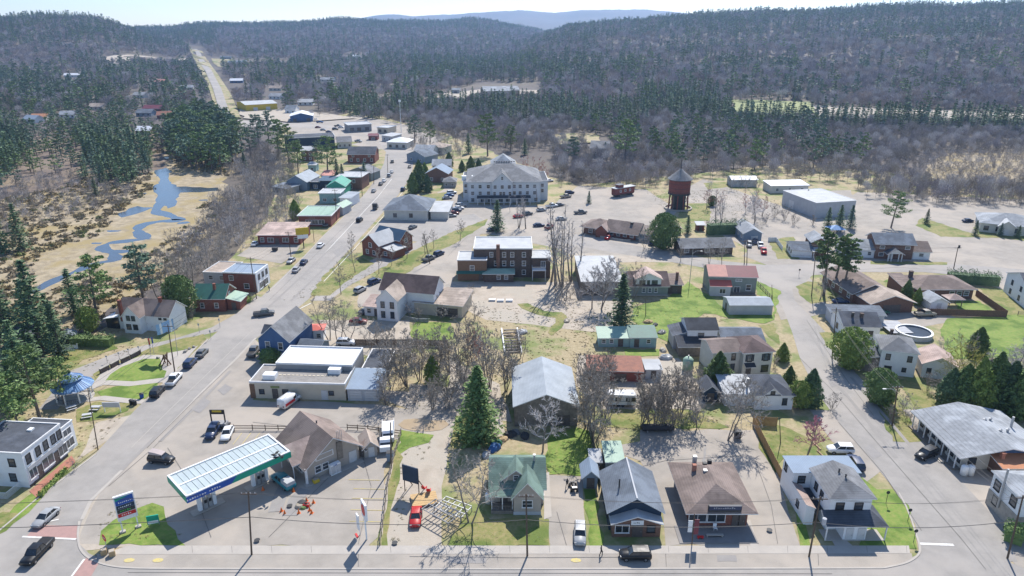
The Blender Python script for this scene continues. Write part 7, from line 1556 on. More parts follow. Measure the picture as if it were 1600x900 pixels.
far = [('pickup',511,353,(520,346),'c_grey','dark pickup in front of the pale green roofed store'),('sedan',399,383,(410,374),'c_white','white car at the left end of the plaza parking lot'),
 ('sedan',645,357,(660,350),'c_grey','grey car right of the brick corner house'),('suv',630,298,(638,290),'c_navy','dark car behind the green-roofed hall'),('suv',657,296,(660,286),'c_tan','tan pickup beside the two yellow-green cedars'),
 ('sedan',584,300,(592,290),'c_silver','silver car parked along the curve of the main street'),('sedan',595,289,(603,279),'c_grey','grey car parked second along the street curve'),('sedan',600,284,(608,274),'c_white','white car parked third along the street curve'),
 ('suv',608,276,(614,266),'c_silver','silver SUV parked fourth along the street curve'),('sedan',612,270,(617,260),'c_white','white car parked last along the street curve'),('suv',613,254,(613,244),'c_tan','tan car driving round the bend'),
 ('pickup',560,222,(570,223),'c_silver','silver pickup at the far junction'),
 ('sedan',699,311,(714,310),'c_silver','nearest silver car of the row left of the hotel'),('sedan',702,307,(717,306),'c_blue','blue car in the row left of the hotel'),('suv',706,303,(721,302),'c_white','white SUV farthest in the row left of the hotel'),
 ('sedan',705,339,(720,338),'c_silver','silver sedan nearest in the row by the hotel drive'),('sedan',709,335,(724,334),'c_dkred','dark red sedan in the row by the hotel drive'),('suv',713,331,(728,330),'c_navy','navy SUV in the row by the hotel drive'),('sedan',717,327,(732,326),'c_white','white sedan in the row by the hotel drive'),('suv',721,323,(736,322),'c_silver','silver SUV farthest in the row by the hotel drive'),
 ('sedan',810,340,(828,338),'c_red','bright red car in the hotel parking lot'),('suv',824,336,(840,334),'c_grey','dark grey SUV right of the red car'),('sedan',846,330,(862,328),'c_silver','silver car behind the bare trees in the hotel lot'),('pickup',862,324,(878,322),'c_white','white pickup in the hotel lot'),('sedan',874,322,(890,320),'c_grey','grey car right of the white pickup'),
 ('sedan',877,344,(893,343),'c_silver','silver car in the lot above the brick building'),('sedan',842,354,(858,353),'c_navy','navy car just behind the brick building roof'),('pickup',858,357,(870,350),'c_dkred','dark red pickup near the tall poplars'),('pickup',907,334,(922,333),'c_grey','dark grey pickup left of the railway station'),
 ('sedan',770,361,(785,360),'c_grey','grey car hidden behind the spruce by the brick building'),('suv',890,303,(905,301),'c_navy','dark SUV parked on the gravel yard left of the small fir'),('pickup',884,309,(900,307),'c_tan','tan flatbed parked on the gravel yard'),('sedan',858,284,(872,283),'c_white','white car at the right corner of the hotel'),
 ('sedan',950,373,(957,366),'c_red','red car parked before the railway station wall'),('suv',1020,376,(1038,376),'c_black','upper dark SUV under the big cedar'),('suv',1023,383,(1041,383),'c_navy','lower dark SUV under the big cedar'),
 ('suv',1170,385,(1172,400),'c_silver','silver SUV at the pale bungalow garage'),('sedan',1180,380,(1182,395),'c_navy','dark blue car at the pale bungalow garage'),('pickup',1188,386,(1192,400),'c_white','white pickup at the pale bungalow garage'),('pickup',1193,395,(1196,410),'c_red','red pickup nearest the street at the pale bungalow'),
 ('sedan',1512,347,(1530,346),'c_navy','dark blue car beside the tan building'),('sedan',1376,491,(1395,490),'c_green','car under a green cover beside the double garage'),('pickup',1445,494,(1470,493),'c_tan','tan pickup parked before the wooden fence'),('sedan',1313,474,(1335,474),'c_navy','dark car parked in the shade of the three corner pines'),
 ('sedan',505,204,(515,204),'c_silver','silver car left in the far parking lot'),('sedan',514,207,(524,207),'c_navy','navy car in the far parking lot'),('suv',524,203,(534,203),'c_black','black SUV in the far parking lot'),('sedan',533,200,(543,200),'c_white','white car in the far parking lot'),('pickup',528,198,(538,198),'c_grey','grey pickup at the back of the far parking lot'),('sedan',497,200,(507,200),'c_dkred','dark red car at the left of the far parking lot'),
 ('sedan',494,188,(504,188),'c_white','white car beside the blue workshop'),('pickup',500,192,(510,192),'c_blue','blue pickup right of the blue workshop'),('sedan',640,262,(642,250),'c_tan','tan car on the far side of the bend')]
for k, x, y, to, c_, lab in far: car(k, x, y, to, c_, lab, None, y < 320)
# -- trailer, flatbeds, box trailer
g = G(971, 632); t = thing('travel_trailer', 'white travel trailer parked on the grass among the bare trees', 'trailer', (g.x, g.y, 0), R(-2))
Lw = (G(993,632)-G(950,632)).length/2
prof = [(-Lw,.55),(Lw,.55),(Lw,2.2),(Lw-.5,2.8),(-Lw+.25,2.85),(-Lw,2.4)]
b = ob('body', MB().loft([[(x, y, z) for x, z in prof] for y in (-1.15, 1.15)]), 'whiteplain', t); ob('stripe', MB().box(-Lw+.02, -1.18, 1.35, Lw-.02, -1.151, 1.5), 'bluegrey', t)
for x_ in (-2.4,-.9,1.1,2.2): put(t, 0, 0, 'F', x_, 1.6, win_mesh(.9 if x_ < 0 else .6, .6, 'black'), ('window', 'pane'), 0, -1.16)
put(t, 0, 0, 'F', Lw*.5, .6, door_mesh(.6, 1.7, 'lightgrey'), ('door', 'handle'), 0, -1.16)
for x_ in (-.75, .15):
    for y_ in (-1.0, 1.0): link('wheel', WH[0], t, (x_, y_, .36))
ob('hitch', MB().tube((Lw, 0, .5), (Lw+1.2, 0, .45), .07), 'darkmetal', t)
for x_ in (-2, .2, 2): ob('roof_vent', MB().box(x_-.3, -.3, 2.8, x_+.3, .3, 2.98), 'whiteplain', t)
def trailer_truck(label, px, to, c1, c2):
    g = G(*px); q = G(*to); t = thing('box_truck', label, 'truck', (g.x, g.y, .05), math.atan2(q.y-g.y, q.x-g.x))
    ob('cab', MB().loft([[(x,-1.05,.5),(x,1.05,.5),(x,1.05,1.5),(x,.95,z),(x,-.95,z),(x,-1.05,1.5)] for x, z in ((1.2,2.3),(2.2,2.3),(2.8,1.6),(3.4,1.45))]), c1, t); ob('cargo_bed', MB().box(-3.4,-1.15,.8,1.15,1.15,1.05).box(-3.4,-1.15,1.05,1.15,-1.08,1.5).box(-3.4,1.08,1.05,1.15,1.15,1.5), c2, t)
    ob('windscreen', MB().poly([(2.23,-.9,2.22),(2.82,-.9,1.62),(2.82,.9,1.62),(2.23,.9,2.22)]), 'carglass', t)
    for x_ in (-2.3, 2.3):
        for s in (-1, 1): link('wheel', WH[0], t, (x_, s*1.0, .36))
trailer_truck('white flatbed truck parked behind the station sheds', (603,694), (603,720), 'whiteplain', 'darkmetal')
trailer_truck('small white truck parked behind the flatbed truck', (607,680), (607,700), 'whiteplain', 'whiteplain')
# ================================================================ poles, wires, signs, fences, park things, people
def pole(label, base, top, lamp=0, cross=True, r=.15, matn='polewood', name='utility_pole', cat='utility pole', lean=True, h=None):
    g = G(*base); h = h or height_at(base, top[1]); 
    # horizontal lean read from the picture
    d = g.y*CP + (CAMH-h)*SP; tx = (top[0]-800)*d/F if lean else g.x
    t = thing(name, label, cat, g); dx = max(-1.6, min(1.6, tx-g.x))
    ob('pole', MB().tube((0, 0, -.3), (dx, 0, h), r, r*.65, 8), matn, t)
    if cross:
        ob('crossarm', MB().bx((dx*.95, 0, h*.96), (2.2, .12, .12)), matn, t)
        for s in (-.95, -.3, .3, .95): ob('insulator', MB().tube((dx*.95+s, 0, h*.96), (dx*.95+s, 0, h*.96+.3), .05, n=6), 'lightgrey', t)
    if lamp:
        s = lamp; o = ob('lamp_arm', MB().path([(dx*.86, 0, h*.86), (dx*.86+s*1.1, 0, h*.93), (dx*.86+s*2.3, 0, h*.93)], .05), 'metalgrey', t); ob('lamp', MB().bx((dx*.86+s*2.5, 0, h*.925), (.7, .28, .15)), 'metalgrey', o)
    return t, Vector((g.x+dx, g.y, h))
PL = {}
for k, label, b, tp, lamp, cross in (
 ('a','tall leaning utility pole with street lamp beside the white left-edge building',(153,703),(137,607),-1,True),('b','utility pole at the park sculpture',(273,581),(262,507),0,True),('c','utility pole before the brick and white block',(401,467),(391,402),0,True),
 ('d','utility pole at the plaza parking entrance',(455,404),(450,362),0,True),('e','utility pole beside the yellow plaza sign',(491,378),(487,340),0,True),('f','utility pole before the pale green roofed store',(526,345),(523,296),0,True),
 ('g','utility pole before the brick-fronted building',(566,307),(564,263),0,True),('h','utility pole left of the street curve',(584,288),(584,258),0,True),('i','slim utility pole at the far bend',(606,271),(605,241),0,True),
 ('j','utility pole at the kerb by the fuel forecourt',(393,867),(388,768),0,True),('k','utility pole in front of the green-roofed house',(824,869),(822,772),0,True),('l','leaning utility pole with transformer left of the white front building',(1264,870),(1282,776),0,True),
 ('m','utility pole at the bottom right corner',(1574,873),(1599,774),0,True),('n','utility pole with lamp before the long grey building',(1394,666),(1403,603),-1,True),('o','utility pole beside the big round cedar',(1300,560),(1307,481),0,True),
 ('p','thin utility pole left of the three corner pines',(1268,463),(1275,391),0,True),('q','street lamp pole between dormer house and bungalow',(1077,446),(1083,388),1,False),('r','left of two close utility poles behind the semi-detached house',(1163,413),(1164,376),0,True),
 ('s','right of two close utility poles behind the semi-detached house',(1167,413),(1168,374),0,False),('t','utility pole with transformers on the upper right street',(1490,420),(1497,386),0,True),('u','leaning wooden pole in the fenced back yard',(1220,693),(1218,652),0,False),
 ('v','pole behind the station sheds',(611,732),(610,660),0,False),('w','short grey post at the end of the long white shed',(1207,468),(1206,445),0,False),('x','light pole in front of the hotel',(797,332),(795,304),1,False),('y','curved street lamp beside the side road',(285,498),(280,463),1,False),
 ('z','wooden pole on the corner green behind the fountain',(105,548),(88,512),0,False),('ac','wooden pole near the poplars',(840,330),(838,296),0,False),('ad','wooden pole on the lane grass strip',(672,412),(654,365),0,False),('ae','thin pole in the garden of the dormer house',(1009,494),(1009,468),0,False)):
    t, top = pole(label, b, tp, lamp, cross, .10 if k in 'qxywaeuz' else .15, 'metalgrey' if k in 'qxy' else 'polewood', 'street_lamp' if k in 'qxy' else 'utility_pole', 'street lamp' if k in 'qxy' else 'utility pole'); PL[k] = (t, top)
t = PL['l'][0]; ob('transformer', MB().lathe([(0,5.9),(.3,5.9),(.3,6.9),(0,7.0)], 10, c=(1.2,-.1)), 'lightgrey', t)
t = PL['t'][0]; ob('transformer', MB().lathe([(0,7),(.3,7),(.3,8),(0,8)], 10, c=(-.1,-.4)), 'darkmetal', t)
g = G(627, 207); t = thing('radio_mast', 'tall thin white mast beyond the street bend', 'mast', g); hm_ = height_at((627,207), 156); ob('mast', MB().tube((0,0,0),(0,0,hm_),.25,.15,6), 'whiteplain', t); ob('mast_head', MB().box(-.8,-.4,hm_-1.5,.8,.4,hm_), 'whiteplain', t)
def wire(label, a, b, off=(0, 0, 0), sag=.9, r=.022, group=None):
    o = Vector(off); pts = []
    for i in range(13): u = i/12; p = a.lerp(b, u)+o; p.z -= 4*sag*u*(1-u); pts.append(p)
    w_ = ob('power_line', MB().path(pts, r, 3), 'darkmetal'); tag(w_, label, 'power line', group)
def wires(ka, kb, label, zs=((-.9,0),(.9,0),(0,-1.4)), r=.022):
    a = PL[ka][1] if isinstance(ka, str) else ka; b = PL[kb][1] if isinstance(kb, str) else kb
    for i, (dx, dz) in enumerate(zs): wire(['', 'second of the ', 'lowest of the '][i]+label, a, b, (dx, 0, dz-.2), 1.1, r)
endl = Vector((-135, 81, 10.5)); endr = Vector((130, 84, 10))
for ka, kb, l in ((endl,'j','power line over the bottom left corner'),('j','k','power line from the forecourt pole to the green-roofed house'),('k','l','power line in front of the blue hall and restaurant'),('l','m','power line over the side street mouth'),('m',endr,'power line leaving at the bottom right edge')): wires(ka, kb, l, ((-.9,0),(.9,.0)))
for ka, kb, l in ((endl,'j','thick low cable over the bottom left corner'),('j','k','thick low cable along the fuel forecourt'),('k','l','thick low cable before the blue hall and restaurant'),('l','m','thick low cable over the side street mouth'),('m',endr,'thick low cable at the bottom right edge')): wires(ka, kb, l, ((0,-4.2),), .055)
for ka, kb, l in ((Vector((-118,95,11)),'a','wires over the white left-edge building'),('a','b','wires along the park kerb'),('b','c','wires over the side road junction'),('c','d','wires over the brick and white block'),('d','e','wires over the plaza lot'),('e','f','wires before the pale green roof'),('f','g','wires past the green arched roof'),('g','h','wires at the street curve'),('m','n','wires before the long grey building'),('n','o','wires along the side street kerb'),('o','p','wires from the round cedar to the corner pines'),('p','s','wires across the back street'),('s','t','wires over the upper right street')): wires(ka, kb, l)
# -- signs
def sign(label, base, w, z0, h, face, post='metalgrey', name='sign', cat='sign', rz=0.0, np_=2, t_=.2):
    g = G(*base); t = thing(name, label, cat, g, rz)
    ob('panel', MB().box(-w/2, -t_/2, z0, w/2, t_/2, z0+h), face, t)
    if np_ == 2:
        for s in (-w/2+.12, w/2-.12): ob('post', MB().tube((s, t_/2+.07, 0), (s, t_/2+.07, z0+h*.9), .08), post, t)
    else: ob('post', MB().tube((0, t_/2+.07, 0), (0, t_/2+.07, z0+h*.9), .06), post, t)
    return t
g0, g1 = G(193,832), G(216,824); rz = math.atan2(g1.y-g0.y, g1.x-g0.x); W_ = (g1-g0).length+.7
t = thing('price_sign', 'tall fuel price sign with blue, red and green panels on the corner grass', 'sign', (g0+g1)/2, rz)
ob('frame', MB().box(-W_/2, -.18, 2.2, W_/2, .18, 6.6), 'whiteplain', t)
for z0, z1, m_ in ((5.0,6.35,'canopyblue'),(4.3,4.95,'darkblue'),(3.6,4.25,'darkmetal'),(2.9,3.5,'plastic_red'),(2.3,2.85,'whiteplain')): ob('price_panel', MB().box(-W_/2+.15, -.22, z0, W_/2-.15, -.181, z1), m_, t)
ob('green_swoosh', MB().poly([(-W_/2+.15,-.225,5.8),(W_/2-.6,-.225,6.35),(-W_/2+.15,-.225,6.35)]), 'canopygreen', t)
text('mobility', .42, 'whiteplain', t, (.25, -.24, 5.45)); text('159.9', .5, 'greenlamp', t, (0, -.24, 3.92)); text('162.9', .45, 'whiteplain', t, (0, -.24, 3.2)); text('Regular', .42, 'whiteplain', t, (0, -.24, 4.62))
for s in (-W_/2+.3, W_/2-.3): ob('post', MB().tube((s, .0, 0), (s, .0, 2.25), .1), 'whiteplain', t)
ob('footing', MB().box(-W_/2-.1,-.3,0,-W_/2+.7,.3,.3), 'concrete', t); ob('footing', MB().box(W_/2-.7,-.3,0,W_/2+.1,.3,.3), 'concrete', t)
t = sign('small green and white notice board beside the canopy shadow', (241,822), 1.7, .5, 1.5, 'canopygreen', rz=rz*.5); ob('notice', MB().box(-.75,-.13,.6,.75,-.101,1.1), 'whiteplain', t)
g = G(168, 862); t = thing('stop_sign', 'red stop sign with its back to the crossing at the street corner', 'sign', g, R(-35)); ob('post', MB().tube((0,.03,0),(0,.03,2.6),.05), 'metalgrey', t)
oc = [(.62*math.cos(R(22.5+45*i)), .62*math.sin(R(22.5+45*i))) for i in range(8)]; ob('plate', MB().loft([[(x, y, 2.5+z) for x, z in oc] for y in (-.02, .0)]), 'plastic_red', t); text('STOP', .36, 'whiteplain', t, (0, -.035, 2.5))
for i, (x, y) in enumerate(((163,866),(176,868))):
    g = G(x, y); p = thing('planter', ['wooden planter left of the stop sign post', 'wooden planter right of the stop sign post'][i], 'planter', g, R(30)); ob('tub', MB().box(-.4,-.4,0,.4,.4,.9), 'palewood', p); ob('soil', MB().box(-.34,-.34,.901,.34,.34,.95), 'dirt', p)
g = G(343, 668); t = thing('sign_trailer', 'portable black sign frame with yellow header on a low trailer', 'sign', g); ob('panel', MB().box(-1.4,-.1,3.0,1.4,.1,3.9), 'black', t); ob('header', MB().box(-.9,-.14,3.45,.9,-.101,3.85), 'yellow', t)
for s in (-1.3, 1.3): ob('post', MB().box(s-.1,-.1,.6,s+.1,.1,3.0), 'black', t)
ob('chassis', MB().box(-1.9,-.9,.35,1.9,.9,.65), 'darkmetal', t); ob('load', MB().box(-1.6,-.7,.651,1.6,.7,1.2), 'grey', t)
g = G(573, 843); t = thing('pylon_sign', 'tall narrow pylon sign with red oval beside the leaning fence', 'sign', g, R(-60)); ob('post', MB().tube((0,0,0),(0,0,5),.14), 'whiteplain', t); ob('panel', MB().box(-1.0,-.15,4.0,1.0,.15,6.8), 'whiteplain', t)
ob('oval', MB().loft([[(.8*math.cos(a*.524), y, 5.5+.95*math.sin(a*.524)) for a in range(12)] for y in (-.2,-.151)]), 'plastic_red', t)
t = sign('slim white sign left of the pylon sign', (561,836), .9, 1.2, 2.6, 'whiteplain', 'whiteplain', np_=1, rz=R(-60)); ob('red_foot', MB().box(-.5,-.5,0,.5,-.2,.12), 'plastic_red', t)
t = sign('blank dark billboard on braced timber posts beside the wooden deck', (643,772), 3.0, 2.4, 3.0, 'darkblue', 'polewood', rz=R(-25), name='billboard', cat='billboard')
for s in (-1.2, 1.2): ob('brace', MB().tube((s,.2,3.2),(s,2.2,0),.08), 'polewood', t)
g = G(475, 388); t = thing('plaza_sign', 'yellow and white pole sign at the plaza parking lot', 'sign', g, R(20)); ob('post', MB().tube((0,0,0),(0,0,5.5),.18), 'darkmetal', t); ob('yellow_panel', MB().box(-2.2,-.2,5.0,2.2,.2,7.4), 'yellow', t); ob('white_panel', MB().box(-1.8,-.2,3.6,1.8,.2,4.9), 'whiteplain', t)
t = sign('low white town sign board on two white posts in the park', (176,645), 3.4, 1.3, 1.1, 'lightgrey', 'whiteplain', name='park_sign')
for i, (x, y, l) in enumerate(((1319,700,'small'),(1418,815,'round dark sign on a thin post at the side street corner'),(1427,848,'thin sign post at the pavement end by the side street'),(1384,787,'hydrant-like post on the corner lawn'),(1248,432,'small road sign at the back street junction'))):
    if i: 
        g = G(x, y); t = thing('road_sign', l, 'sign', g); ob('post', MB().tube((0,0,0),(0,0,2.2),.04,n=5), 'darkmetal', t); ob('plate', MB().loft([[(.32*math.cos(a*.785), y_, 2.2+.32*math.sin(a*.785)) for a in range(8)] for y_ in (-.05,-.02)]), 'darkmetal', t)
for i, (x, y) in enumerate(((168,567),(187,562),(202,556),(218,552),(236,549),(344,512),(312,520),(330,531))):
    g = G(x, y); t = thing('road_sign', ['first','second','third','fourth','fifth'][i]+' small post along the park side road counted from the pavilion' if i < 5 else ['thin sign post at the junction corner','thin sign post near the park tip','thin sign post by the last parked car'][i-5], 'sign', g); ob('post', MB().tube((0,0,0),(0,0,1.9 if i < 5 else 2.5),.05,n=5), 'metalgrey', t); ob('plate', MB().box(-.2,-.06,1.5 if i < 5 else 2.0,.2,-.03,1.9 if i < 5 else 2.6), 'lightgrey', t)
# -- fences
def fence(label, px, h, matn, kind='board', seg=2.6, name='fence', r=.06):
    pts = [G(*p) for p in px]; base = pts[0]; t = thing(name, label, 'fence', base)
    for a, b in zip(pts[:-1], pts[1:]):
        L_ = (b-a).length; n = max(1, round(L_/seg)); an = math.atan2(b.y-a.y, b.x-a.x); s = L_/n
        if kind == 'board':
            mb = MB(); k = 0; x = .07
            while x < s-.07: mb.box(x, -.02+.012*(k % 2), .05, x+.15, .02+.012*(k % 2), h+.03*((k*7) % 3-1)); x += .17; k += 1
            mb.box(.05,.035,h*.25,s-.05,.08,h*.25+.1).box(.05,.035,h*.8,s-.05,.08,h*.8+.1); me_ = mb.mesh('fence_panel', [matn])
        elif kind == 'rail':
            me_ = MB().box(0,-.04,h*.35,s,.04,h*.35+.14).box(0,-.04,h*.8,s,.04,h*.8+.14).mesh('rail', [matn])
        elif kind == 'wire':
            mb = MB()
            for z in (h*.2,h*.4,h*.6,h*.8,h*.98): mb.tube((0,0,z),(s,0,z),.012,n=3)
            for q in range(int(s/.3)): mb.tube((q*.3,0,.05),(q*.3,0,h),.008,n=3)
            me_ = mb.mesh('wire_mesh', ['metalgrey'])
        elif kind == 'wall': me_ = MB().box(0,-.15,0,s-.01,.15,h).mesh('wall_section', [matn])
        pm = MB().box(-r,-r,-.2,r,r,h+.12).mesh('post', [matn if kind != 'wall' else 'darkmetal'])
        for i in range(n):
            p = a.lerp(b, i/n)-base; o = link({'board':'fence_panel','rail':'rail','wire':'wire_mesh','wall':'wall_section'}[kind], me_, t, p, an)
            if kind == 'wire': o['kind'] = 'stuff'
            link('post', pm, t, p, an)
        link('post', pm, t, b-base, an)
    return t
fence('tall brown board fence between the gravel lot and the white front building', [(1213,667),(1176,664),(1200,712),(1227,764)], 2.0, 'fencewood')
fence('brown board fence round the brick bungalow yard', [(1432,492),(1572,496),(1524,462)], 1.9, 'brickbrown')
fence('dark rail fence left of the station shop', [(366,672),(395,672),(455,673)], 1.1, 'polewood', 'rail', 2.4)
fence('dark rail fence right of the station shop', [(543,671),(575,673),(626,680)], 1.1, 'polewood', 'rail', 2.4)
fence('leaning pale wire fence between forecourt and dirt lot', [(627,680),(614,722),(606,760),(600,810),(594,852)], 1.4, 'weathered', 'rail', 2.0)
fence('weathered board fence left of the blue hall', [(922,668),(930,712),(938,760)], 1.7, 'weathered')
fence('dark board fence at the back of the thicket', [(555,540),(640,540),(700,542)], 1.7, 'brickdark')
fence('short white board fence beside the pale bungalow drive', [(1200,378),(1212,378),(1222,392)], 1.7, 'whiteplain')
fence('short white board fence beside the playhouse hedge', [(84,556),(100,549),(122,545)], 1.3, 'whiteplain')
fence('green wire and rail fence at the right lawn', [(1590,493),(1640,494)], 1.2, 'weathered', 'rail', 2.5)
fence('low wall in front of the railway station', [(938,371),(975,377),(985,377)], .7, 'concrete', 'wall', 4)
fence('wire fence beside the semi-detached house lawn', [(1184,446),(1196,458),(1205,468)], 1.2, 'weathered', 'rail', 2.0)
# -- park things
for i, (a, b) in enumerate((((157,584),(171,577)),((174,576),(186,569)),((190,568),(203,562)),((205,561),(220,553)))):
    p, q = G(*a), G(*b); t = thing('memorial_wall', ['first','second','third','fourth'][i]+' dark memorial wall block counted from the park pavilion', 'memorial', p, math.atan2(q.y-p.y, q.x-p.x)); L_ = (q-p).length
    ob('slab', MB().box(0,-.2,0,L_,.2,1.1), 'brickdark', t); ob('capstone', MB().box(-.05,-.28,1.1,L_+.05,.28,1.22), 'stone', t)
g = G(258, 570); t = thing('sculpture', 'brown timber sculpture on the small paved circle in the park', 'sculpture', g)
for i in range(7): a = i*.9; ob('beam', MB().tube((math.cos(a)*1.4, math.sin(a)*.9, 0), (math.cos(a+1.5)*.7+.5, math.sin(a)*.3, 1.8+.25*i), .13), 'wood', t)
for i, (x, y, l) in enumerate(((150,640,'pale picnic table near the leaning pole'),(137,652,'pale picnic table closest to the white building'),(112,640,'picnic table under the pavilion pine'))):
    g = G(x, y); t = thing('picnic_table', l, 'picnic table', g, R(20*i)); ob('table_top', MB().box(-.9,-.4,.7,.9,.4,.76), 'lightgrey', t); ob('bench', MB().box(-.9,-.95,.42,.9,-.68,.48), 'lightgrey', t); ob('bench', MB().box(-.9,.68,.42,.9,.95,.48), 'lightgrey', t)
    for s in (-.65, .65): ob('leg', MB().box(s-.05,-.85,.34,s+.05,.85,.41).box(s-.05,-.25,0,s+.05,-.15,.7).box(s-.05,.15,0,s+.05,.25,.7), 'lightgrey', t)
for x, y, l, c_ in ((222,622,'blue litter bin on the park path','canopyblue'),(206,632,'dark bin at the kerb below the park path','black'),(211,633,'second dark bin at the kerb below the park path','black')):
    g = G(x, y); t = thing('litter_bin', l, 'bin', g); ob('bin_body', MB().lathe([(0,0),(.38,0),(.42,1.0),(0,1.0)], 10), c_, t); ob('lid', MB().lathe([(.45,1.0),(.45,1.08),(.1,1.25),(0,1.25)], 10), 'darkmetal', t)
for i, (x, y) in enumerate(((291,549),(296,546),(289,551),(303,543),(247,560))):
    g = G(x, y); r_ = random.Random(i); mb = MB().loft([[(k*.45, .4*s*math.cos(q*.9), .28*s+.28*s*math.sin(q*.9)) for q in range(7)] for k, s in ((-1,.3),(-.5,.9+r_.uniform(-.2,.2)),(.3,1),(.9,.4))]); o = ob('boulder', mb, 'stone', loc=g, rz=i*1.0); tag(o, 'small grey boulder beside the park path', 'boulder', 'boulders at the park path')
for i, (x, y) in enumerate(((1268,682),(1275,697),(1284,712))):
    g = G(x, y); o = ob('kerb_log', MB().tube((0,-1.4,.15),(0,1.4,.15),.16,n=8), 'palewood', loc=g, rz=R(12)); tag(o, ['far','middle','near'][i]+' pale log edging the parking behind the white front building', 'log')
g = G(278, 556); t = thing('flagpole', 'large blue and white flag on a leaning pole over the junction', 'flag', g); hh = height_at((278,556), 497); ob('pole', MB().tube((0,0,0),(.4,0,hh),.07,.04), 'metalgrey', t)
fl = MB()
for i in range(8):
    x0, x1 = .4-i*.55, .4-(i+1)*.55; y0, y1 = .3*math.sin(i*.9), .3*math.sin((i+1)*.9); d0, d1 = i*.22, (i+1)*.22
    fl.poly([(x0,y0,hh-.1-d0),(x1,y1,hh-.1-d1),(x1,y1,hh-2.7-d1),(x0,y0,hh-2.7-d0)], 0 if i % 4 != 1 else 1)
ob('flag', fl, ['flagblue','whiteplain'], t)
for i, (x, y, c_) in enumerate(((236,556,'plastic_red'),(241,554,'canopyblue'))):
    g = G(x, y); t = thing('flagpole', ['slim park flagpole with red flag','slim park flagpole with blue flag'][i], 'flag', g); ob('pole', MB().tube((0,0,0),(0,0,4.6),.05), 'metalgrey', t); ob('flag', MB().box(.05,-.02,2.9,.35,.02,4.5), c_, t)
g = G(1081, 851); t = thing('flagpole', 'wooden pole with hanging purple and white banners before the restaurant', 'flag', g); ob('pole', MB().tube((0,0,0),(-.1,0,5.6),.08), 'polewood', t); ob('banner', MB().box(.05,-.03,1.9,.75,.03,4.6), 'r_maroon', t); ob('banner', MB().box(-.85,-.03,2.3,-.2,.03,4.4), 'whiteplain', t)
# -- dirt lot: deck, chairs, steel frames
g = G(664, 783); t = thing('wooden_deck', 'small pale plywood deck on the dirt lot', 'deck', g, R(15))
for i in range(6): ob('plank', MB().box(-2.2,-1.6+i*.55,.42,2.0,-1.08+i*.55,.5), 'plyboard', t)
ob('skirt', MB().box(-2.15,-1.55,0,1.95,1.6,.41), 'weathered', t)
for i, (x, y) in enumerate(((663,769),(670,773))):
    g = G(x, y); c = thing('garden_chair', ['left red garden chair on the plywood deck','right red garden chair on the plywood deck'][i], 'chair', (g.x, g.y, .5), R(160+20*i)); ob('seat', MB().box(-.3,-.35,.3,.3,.3,.36), 'plastic_red', c); ob('backrest', MB().poly([(-.32,.25,.3),(.32,.25,.3),(.28,.55,1.1),(-.28,.55,1.1)]).box(-.3,.24,.3,.3,.3,.5), 'plastic_red', c)
    for sx in (-.33,.33): ob('armrest', MB().box(sx-.06,-.35,.55,sx+.06,.35,.6), 'plastic_red', c); ob('leg', MB().box(sx-.03,-.33,0,sx+.03,-.25,.55), 'plastic_red', c)
def steelframe(label, px, w, d, z, rz, m_='whiteplain', nx_=9, ny_=3):
    g = G(*px); t = thing('steel_trellis', label, 'steel trellis', g, rz)
    for i in range(nx_): ob('bar', MB().bx((w*i/(nx_-1)-w/2, 0, z), (.12,d,.12)), m_, t)
    for j in range(ny_): ob('rail', MB().bx((0, d*j/(ny_-1)-d/2, z+.13), (w,.12,.12)), m_, t)
    for sx in (-w/2, w/2):
        for sy in (-d/2, d/2): ob('leg', MB().box(sx-.05,sy-.05,0,sx+.05,sy+.05,z), m_, t)
steelframe('white steel roof frame lying over low legs beside the red car', (690,812), 5.6, 3.0, 1.6, R(-38), 'grey'); steelframe('grey steel frame behind the white roof frame', (708,800), 5.0, 3.2, .9, R(-30), 'metalgrey', 6, 4)
# -- traffic cones and tool pile at the forecourt
for i, (x, y, k) in enumerate(((440,799,1),(445,803,0),(467,802,1),(487,802,0),(484,798,0),(490,786,0),(479,783,1),(459,768,0),(411,766,1))):
    g = G(x, y); c = thing('traffic_cone', 'orange traffic cone near the dug-up strips of the forecourt', 'traffic cone', g, i, 'cones on the fuel forecourt'); ob('cone', MB().lathe([(.22,.04),(.05,.75),(0,.76)], 8), 'orange', c); ob('foot', MB().box(-.28,-.28,0,.28,.28,.05), 'orange', c)
for i, (x, y, m_, s, l) in enumerate(((472,788,'darkmetal',.8,'dark drum of cable in the tool pile'),(468,792,'c_tan',.7,'tan coiled hose in the tool pile'),(479,791,'plastic_red',.6,'red crate in the tool pile'),(474,794,'needle_green',.5,'green sack in the tool pile'),(483,789,'c_tan',.5,'tan sack in the tool pile'))):
    g = G(x, y); mb = MB().lathe([(0,0),(s,0),(s*1.05,s*.35),(s*.7,s*.7),(0,s*.75)], 9) if i != 2 else MB().box(-.5,-.35,0,.5,.35,.08).box(-.5,-.35,.08,-.44,.35,.5).box(.44,-.35,.08,.5,.35,.5).box(-.44,-.35,.08,.44,-.29,.5).box(-.44,.29,.08,.44,.35,.5)
    o = ob(['cable_drum','hose_coil','crate','sack','sack'][i], mb, m_, loc=g); tag(o, l, ['drum','hose','crate','sack','sack'][i])
